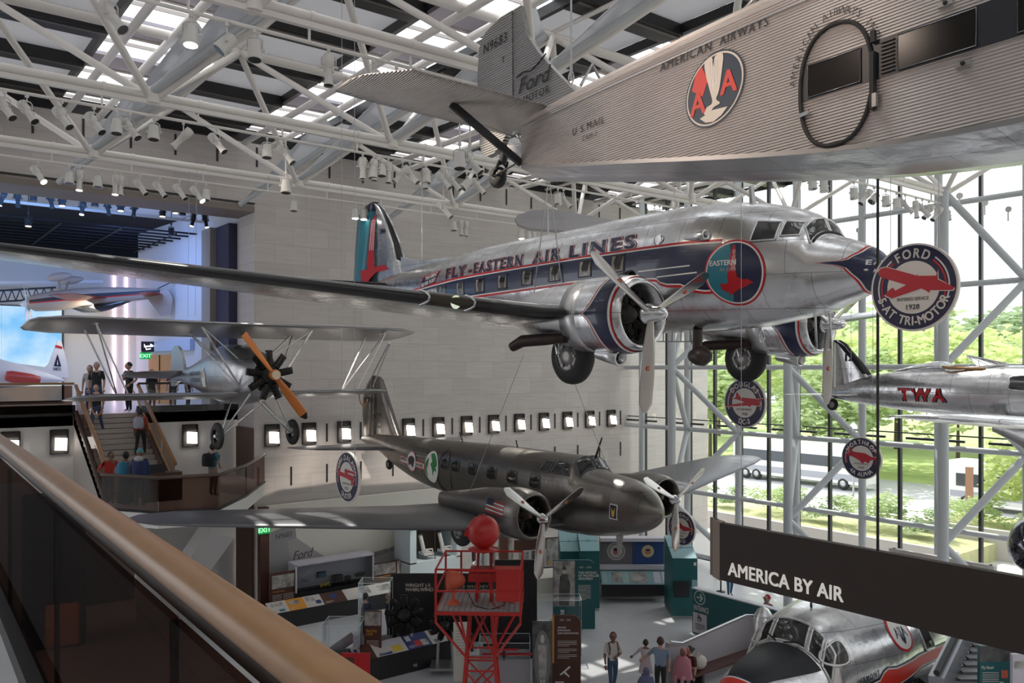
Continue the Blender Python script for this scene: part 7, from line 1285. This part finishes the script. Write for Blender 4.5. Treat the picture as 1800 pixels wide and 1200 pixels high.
    if hairstyle != 'none':
        n0 = {'short': .55, 'bun': .55, 'long': .55, 'cap': .5, 'beanie': .45, 'hijab': .6}[hairstyle]; rg = []
        for a in [pi*k/10*n0 for k in range(11)]:
            rg.append([tw_(cos(t)*sin(a)*R*.94+0, sin(t)*sin(a)*R*1.08-.008*S-(.02*S*(a/pi) if sin(t) > 0 else 0), cos(a)*R*1.27) for t in [2*pi*k/16 for k in range(16)]])
        hb.loft(rg[::-1])
        if hairstyle in ('short', 'bun', 'long'): hb.sphere(tw_(0, -R*.3, R*.1), R*.92, 10, 0, (.98, .85, 1.05))
        if hairstyle == 'bun': hb.sphere(tw_(0, -R*1.25, R*.25), R*.42, 8)
        if hairstyle == 'long': hb.loft([[tw_(cos(t)*R*.85*k2, sin(t)*R*.5*k2-R*.5, -R*q) for t in [2*pi*k/12 for k in range(12)]] for q, k2 in ((-.5, .9), (.6, 1), (1.8, .9), (2.6, .5))])
        if hairstyle == 'cap': hb.loft([[tw_(R*.75*cos(t), R*.6+R*1.0*sin(t)*q, R*.42-.02*q*R) for t in [pi*k/10 for k in range(11)]] for q in (.2, 1)], closed=False, cap=False)
        if hairstyle == 'hijab': hb.loft([[tw_(cos(t)*r*S, sin(t)*r*S*.8-.012*S, z*S) for t in [2*pi*k/18 for k in range(18)]] for z, r in ((-.23, .14), (-.16, .13), (-.09, .075), (-.02, .07), (.03, .06))], cap=False) if False else hb.sphere(tw_(0, -R*.25, 0), R*1.1, 12, 0, (.9, .9, 1.15)).loft([[V((cos(t)*r*S, sin(t)*r*S*.75+J['nek'][1]*S*.0, zz(z)*S)) for t in [2*pi*k/18 for k in range(18)]] for z, r in ((.58, .155), (.68, .15), (.78, .135), (.84, .07), (.87, .06))], cap=False)
        hb.build('cap' if hairstyle == 'cap' else 'hat' if hairstyle == 'beanie' else 'headscarf' if hairstyle == 'hijab' else 'hair', hair if not isinstance(hair, int) else Mhr[hair], P)
    for ex in extras:
        k, col = ex[0], cloth(ex[1])
        if k == 'backpack': MB().loft([[V((x*q, -.09-.09*q2, z))*S for x, q2 in ((-.1, 0), (-.09, 1), (0, 1.25), (.09, 1), (.1, 0))] for z, q in ((zz(.58), .85), (zz(.62), 1), (zz(.72), 1), (zz(.79), .85), (zz(.82), .5))], closed=True).build('backpack', col, P)
        if k in ('backpack', 'straps'): MB().path([V(q)*S for q in ((-.075, -.06, zz(.80)), (-.075, .03, zz(.83)), (-.07, .095, zz(.75)), (-.075, .08, zz(.65)))], .014*S, 6).path([V(q)*S for q in ((.075, -.06, zz(.80)), (.075, .03, zz(.83)), (.07, .095, zz(.75)), (.075, .08, zz(.65)))], .014*S, 6).build('strap', col, P)
        if k == 'dress': MB().loft([[V((cos(t)*r, sin(t)*r*.75, z))*S for t in [2*pi*q/20 for q in range(20)]] for z, r in ((.30, .155), (.42, .135), (.55, .11), (.64, .095), (.74, .11), (.80, .10))]).build('dress', col, P)
        if k == 'cloak': MB().loft([[V((cos(t)*r*(1+.06*sin(5*t)), sin(t)*r*.8+.02, z))*S for t in [2*pi*q/24 for q in range(24)]] for z, r in ((zz(.47), .19), (zz(.6), .17), (zz(.72), .155), (zz(.81), .11), (zz(.85), .05))]).build('shawl', col, P)
        if k == 'skirt': MB().loft([[V((cos(t)*r, sin(t)*r*.85, z))*S for t in [2*pi*q/20 for q in range(20)]] for z, r in ((.06, .15), (.3, .13), (.5, .105), (.57, .09))]).build('skirt', col, P)
        if k == 'jacket': MB().loft([[V((cos(t)*r, sin(t)*r*.8, z))*S for t in [2*pi*q/20 for q in range(20)]] for z, r in ((.42, .14), (.55, .13), (.68, .125), (.78, .125), (.83, .07))]).build('jacket', col, P)
        if k == 'hood': MB().sphere(V((0, -.06, zz(.83)))*S, .075*S, 10, 0, (1.1, .8, .7)).build('hood', col, P)
    return P
away = -rad(37.8); toward = away+pi                    # facing away from / towards the balcony
P2 = lambda px, y, z: V((ony(px, 700, y).x, y, z))
blk = (.02, .02, .022); jean = (.05, .08, .15)
person('grey haired man in a black t-shirt at the stair head', P2(170, 34.0, Z2), 1.9, toward+.2, blk, jean, 0, 1, extras=[('straps', (.12, .1, .09))])
person('woman with brown hair looking over the shoulder of the grey haired man', P2(158, 34.6, Z2), 1.78, toward, (.35, .33, .33), jean, 0, 2, 'long')
person('person in jeans and pale shoes stepping down from the stair head', P2(170, 32.45, 7.25), 1.7, toward, blk, jean, 0, 0, walk=.6)
person('woman in a black top and cap, hand on hip, on the upper floor', P2(227, 34.4, Z2), 1.9, toward-.6, blk, blk, 0, Mhr[0], 'cap', ('hip', 'fold'), extras=[('straps', (.16, .12, .10))], turn=-.5)
person('dark haired woman in black seen above the biplane tailplane', P2(267, 35.5, Z2), 1.62, toward+.9, blk, blk, 0, 0, 'long')
person('person in dark red by the brown gallery door', P2(304, 37.5, Z2), 1.75, toward, (.10, .03, .03), blk, 0, 2, 'long')
person('person in a dark coat walking near the brown gallery door', P2(330, 36.5, Z2), 1.7, toward+1.5, blk, blk, 0, 0)
person('person in an orange red sweater with a checked backpack climbing the stair', P2(247, 31.0, 6.5), 1.62, away+.1, (.38, .06, .03), blk, 1, 0, 'short', walk=.5, sleeve=.9, extras=[('backpack', (.35, .35, .42))])
person('boy in a red shirt leaning at the foot of the stair', P2(191, 28.3, ZL), 1.62, toward+.9, (.50, .04, .03), blk, 1, 0, 'short', ('hip', 'hip'), lean=.25, turn=.3)
person('girl in a pink top with a blue backpack on the stair landing', P2(221, 27.5, ZL), 1.66, away, (.45, .24, .25), (.03, .03, .035), 1, 0, 'bun', sleeve=.9, extras=[('backpack', (.04, .22, .36)), ('skirt', (.03, .028, .032))])
person('person in a teal beanie and navy jacket on the stair landing', P2(246, 27.0, ZL), 1.78, away+.1, (.03, .05, .13), (.04, .04, .05), 1, cloth((.10, .30, .36)), 'beanie', sleeve=.9, extras=[('jacket', (.03, .05, .13)), ('hood', (.5, .47, .47))])
person('photographer in a teal shirt with a black backpack at the landing rail', P2(374, 27.8, ZL), 1.75, away-.5, (.06, .16, .20), (.30, .23, .17), 0, 0, 'short', ('hip', 'hip'), extras=[('backpack', (.02, .02, .022))])
Gp = lambda px, d: V((at(px, 700, d).x, at(px, 700, d).y, 0))
person('man in a white t-shirt and cap walking towards the stair foot', Gp(1077, 24.6), 1.75, toward+.15, (.62, .56, .53), (.06, .10, .16), 1, cloth((.10, .04, .04)), 'cap', ('bag', 'down'), .45, extras=[('straps', (.10, .085, .07))], turn=-.5)
person('small girl in a pale pink dress holding the hand of a man', Gp(1135, 25.0), 1.4, away-.2, (.62, .52, .54), (.05, .05, .06), 1, 0, 'bun', ('out', 'out'), .2, .9, extras=[('dress', (.62, .52, .54))])
person('man in a grey blue t-shirt leading a child across the floor', Gp(1161, 24.1), 1.76, away-.1, (.20, .26, .35), blk, 0, 2, 'short', ('out', 'down'), .3, extras=[])
person('child in a blue grey headscarf at the bottom edge', Gp(1136, 22.6), 1.42, away, (.10, .11, .19), (.05, .05, .08), 1, cloth((.11, .12, .21)), 'hijab', sleeve=.9, extras=[('cloak', (.10, .11, .19))])
bq_ = lambda px, d: V((at(px, 700, d).x, yp-.45, 0))
person('seated woman wrapped in a pink headscarf and shawl', bq_(1214, 24.5), 1.62, toward-.6, (.50, .20, .25), (.50, .22, .27), 1, cloth((.48, .19, .23)), 'hijab', ('bag', 'bag'), seat=True, sleeve=.9, extras=[('cloak', (.50, .20, .25))])
person('seated woman in dark red with her hair tied up beside the pink shawl', bq_(1236, 24.5), 1.62, toward-.9, (.09, .02, .025), (.03, .03, .03), 0, 0, 'bun', ('down', 'bag'), seat=True, turn=-.5)
person('man in a red cap and checked shirt behind the teal ramp wall', V((xr+1.0, onx(1356, 700, xr+1.0).y, 0)), 1.78, away+1.9, (.22, .035, .05), (.05, .07, .12), 0, cloth((.35, .01, .035)), 'cap', ('fwd', 'fwd'), lean=.25)
person('person in blue jeans standing beyond the ramp wall, half hidden by the beam', Gp(1283, 34.9), 1.72, toward, (.3, .3, .33), (.04, .12, .22), 0, 2, walk=.4)
person('visitor in dark clothes reading beside the tall glass box', Gp(642, 29.0), 1.72, away-.3, (.04, .05, .09), blk, 0, 0)
person('bald visitor in navy right of the tall glass box', Gp(683, 28.9), 1.74, away-1.2, (.03, .035, .07), blk, 0, Msk[0], 'short')
# ================================================================== OUTSIDE
Mlawn = mat('lawn', (.42, .52, .20), .9, noise=(.5, .25)); Mpave = mat('pale_paving', (.62, .60, .57), .8, noise=(.4, .06)); Mroad = mat('asphalt', (.45, .45, .46), .85, noise=(.3, .08)); Mcon = mat('garden_wall_concrete', (.62, .59, .57), .8); Mbed = mat('planting_soil', (.48, .48, .26), .9, noise=(2, .3))
struct('ground_terrace', MB().box((42, 5, -.2), (18, 90, .4)), Mpave); struct('ground_road', MB().box((62, 5, -.12), (14, 220, .3)), Mroad); struct('ground_sidewalk', MB().box((53.5, 5, -.1), (5, 220, .34)), Mpave); struct('ground_lawn', MB().box((110, 5, -.1), (82, 320, .34)), Mlawn)
for k, (x_, y0, y1, h) in enumerate(((40.2, 18, 38, 1.0), (44.5, -14, 22, 1.5))):
    struct('ground_garden_bed', MB().box((x_+2.6, (y0+y1)/2, h/2-.1), (5.0, y1-y0, h-.1)), Mbed); tag(MB().box((x_, (y0+y1)/2, h/2), (.3, y1-y0, h)).build('garden_wall', Mcon), 'pale low garden wall outside, the %s one' % ('left' if k == 0 else 'right'), 'wall')
LEAF = [fabric('leaf_bright', (.64, .72, .36), .48), fabric('leaf_mid', (.52, .62, .34), .45), fabric('leaf_deep', (.40, .50, .30), .4)]  # leaf colours lightened to stand in for the glaring outdoor light
TREEM = {}
def foliage(kind, n, seed):
    rnd = random.Random(seed); m = MB(); bl = [(V((rnd.gauss(0, .42), rnd.gauss(0, .42), rnd.uniform(-.55, .75))), rnd.uniform(.25, .5)) for _ in range(14)]
    for _ in range(n):
        c, r = bl[rnd.randrange(14)]; d = V((rnd.gauss(0, 1), rnd.gauss(0, 1), rnd.gauss(0, 1))).normalized()*r*rnd.uniform(.6, 1.05); p = c+d; x_, y_, z_ = frame(d+V((rnd.uniform(-.6, .6), rnd.uniform(-.6, .6), rnd.uniform(-.6, .6)))); s_ = rnd.uniform(.04, .075)
        m.add([p-x_*s_, p-y_*s_*.6, p+x_*s_, p+y_*s_*.6], [(0, 1, 2, 3)])
    return m
def tree(label, x_, y_, h, w_, kind, group='trees outside'):
    o = thing('tree', label, 'tree', (x_, y_, .05), group=group); key = (kind, int(x_) % 2)
    MB().tube((0, 0, 0), (.05, 0, h*.45), .13+h*.008, .08, 8).tube((.05, 0, h*.4), (w_*.25, .1, h*.7), .06, .03, 6).tube((.05, 0, h*.4), (-w_*.2, -.3, h*.72), .06, .03, 6).build('trunk', mat('bark', (.14, .10, .08), .9) if 'bark' not in bpy.data.materials else bpy.data.materials['bark'], o)
    if key not in TREEM: c = foliage(kind, 3600, kind*7+key[1]).build('crown', LEAF[kind], o); TREEM[key] = c
    else: c = TREEM[key].copy(); C.objects.link(c); c.parent = o
    c.location = (0, 0, h*.62); c.scale = (w_/1.1, w_/1.1, h*.42); return o
TL = [(47.5, 17.0, 8.5, 4.6, 0, 'bright young tree close outside the glass behind the Northrop sign'), (50, 6.5, 6.5, 3.6, 0, 'small bright tree on the terrace at the right'), (47, 9.6, 7.5, 3.4, 0, 'slender tree in the planting bed under the mail plane wing'),
      (72, 58, 13, 9, 1, 'tree at the left of the park, beside the marble wall'), (74, 49, 14, 9, 0, 'bright park tree behind the Douglas sign'), (70, 41, 11, 8, 1, 'mid green park tree right of the Douglas sign'), (76, 34, 13, 9, 0, 'bright park tree behind the mail plane fin'), (72, 27, 11, 8, 0, 'bright street tree below the mail plane tail'), (80, 22, 14, 10, 1, 'broad park tree under the mail plane letters'), (71, 15, 11, 8, 0, 'bright street tree right of the Northrop sign'), (78, 9, 13, 10, 1, 'broad park tree at the right edge of the windows'), (71, 3, 10, 8, 0, 'bright street tree at the far right'),
      (95, 75, 17, 13, 2, 'deep green tree far back at the left'), (98, 62, 16, 13, 2, 'deep green tree far back, second from the left'), (96, 50, 17, 13, 1, 'tall tree far back behind the far engine'), (100, 38, 16, 13, 2, 'deep green tree far back behind the mail plane fin'), (97, 27, 16, 13, 1, 'tall tree far back above the mail plane'), (101, 14, 17, 13, 2, 'deep green tree far back at the right'), (99, 2, 16, 13, 1, 'tall tree far back at the right edge'), (104, 88, 18, 14, 2, 'deep green tree far back beside the marble outer wall')]
for x_, y_, h, w_, k, t in TL: tree(t, x_, y_, h, w_, k)
# shrubs
sh = None
for k, (x_, y_, s_, kd) in enumerate([(41.8, 33, 1.0, 2), (42.5, 29.5, 1.2, 1), (42, 26.5, 1.1, 2), (42.8, 23.6, 1.3, 1), (42, 21, 1.1, 2), (46, 20, 1.2, 1), (46.5, 15.5, 1.3, 0), (46, 12.5, 1.0, 1), (46.6, 10, 1.2, 0), (46, 7.5, 1.0, 1), (46.5, 5, 1.2, 0), (46, 2, 1.1, 1)]):
    key = (kd, 9)
    if key not in TREEM: c = foliage(kd, 1800, kd+40).build('shrub', LEAF[kd]); TREEM[key] = c
    else: c = TREEM[key].copy(); C.objects.link(c)
    c.location = (x_+.7, y_, (.66 if x_ < 44 else .86)+.36*s_); c.scale = (1.45*s_, 1.7*s_, .75*s_); tag(c, '%s shrub in the planting bed outside, %s counting from the marble wall' % (('bright', 'mid green', 'deep green')[kd], ordn[k]), 'shrub', 'shrubs outside')
# vehicles at the kerb
def coach(label, x_, y_, L_, h, band):
    o = thing('coach', label, 'bus', (x_, y_, .05), (0, 0, 0), 'coaches parked in the street')
    MB().loft([[V((1.25*i, y2, z)) for i, z in ((-1, .5), (-1, h-.3), (-.85, h), (.85, h), (1, h-.3), (1, .5))] for y2 in (-L_/2, -L_/2+.25, L_/2-.25, L_/2)], smooth=False).build('body', 'white', o); MB().box((-1.26, 0, h-1.25), (.03, L_-1.2, .85)).box((0, -L_/2-.01, h-1.3), (2.1, .03, 1.1)).build('window_strip', mat('coach_glass', (.05, .06, .07), .1), o); MB().box((-1.26, 0, 1.0), (.03, L_-.4, band)).build('side_band', mat('coach_grey', (.35, .36, .4), .5), o)
    for yy in (-L_/2+1.6, L_/2-2.4, L_/2-1.3): wheel(o, (-1.15, yy, .5), .5, .3, 'wheel', 0, 'zinc').rotation_euler = (0, 0, pi/2)
coach('long white coach parked in the street behind the Douglas sign', 61.5, 40, 12, 3.4, .5); coach('white coach parked in the street right of the Northrop sign', 60, 21.5, 11, 3.2, .4)
p = onx(1704, 870, 56); tag(MB().box((56, p.y, 1.6), (.35, .35, 3.2)).build('street_post', mat('rusty_post', (.30, .16, .10), .7)), 'brown street post outside behind the red lettered plane', 'post')
p = onx(1500, 735, 58); l = thing('street_lamp', 'grey street lamp with a lantern among the trees', 'street lamp', (58, p.y, .03)); MB().tube((0, 0, 0), (0, 0, 4.5), .08, .05, 8).build('pole', 'zinc', l); MB().lathe((0, 0, 4.5), (0, 0, 1), [(0, .1), (.1, .28), (.7, .3), (.8, .22), (1.0, .05)], 12).build('lantern', 'white', l)
Mfar = mat('far_building_stone', (.74, .72, .70), .8); bd = thing('far_building', 'pale long low building beyond the park trees', 'building', (170, 40, 0))
MB().box((170, 30, 8.5), (20, 190, 17)).build('wall', Mfar, bd, True); MB().box((168, 30, 17.4), (26, 200, .9)).box((168, 30, 13), (24, 194, .5)).build('roof', Mfar, bd, True); m = MB()
for k in range(30): m.box((159.9, -55+6*k, 15), (.3, 4, 2.2))
m.build('window', mat('far_window', (.42, .43, .46), .5), bd, True)
hl = MB(); hl.box((215, 0, 6), (20, 600, 14)); hl.build('tree_line', LEAF[2], kind='stuff', label='distant line of dark trees behind the far building')
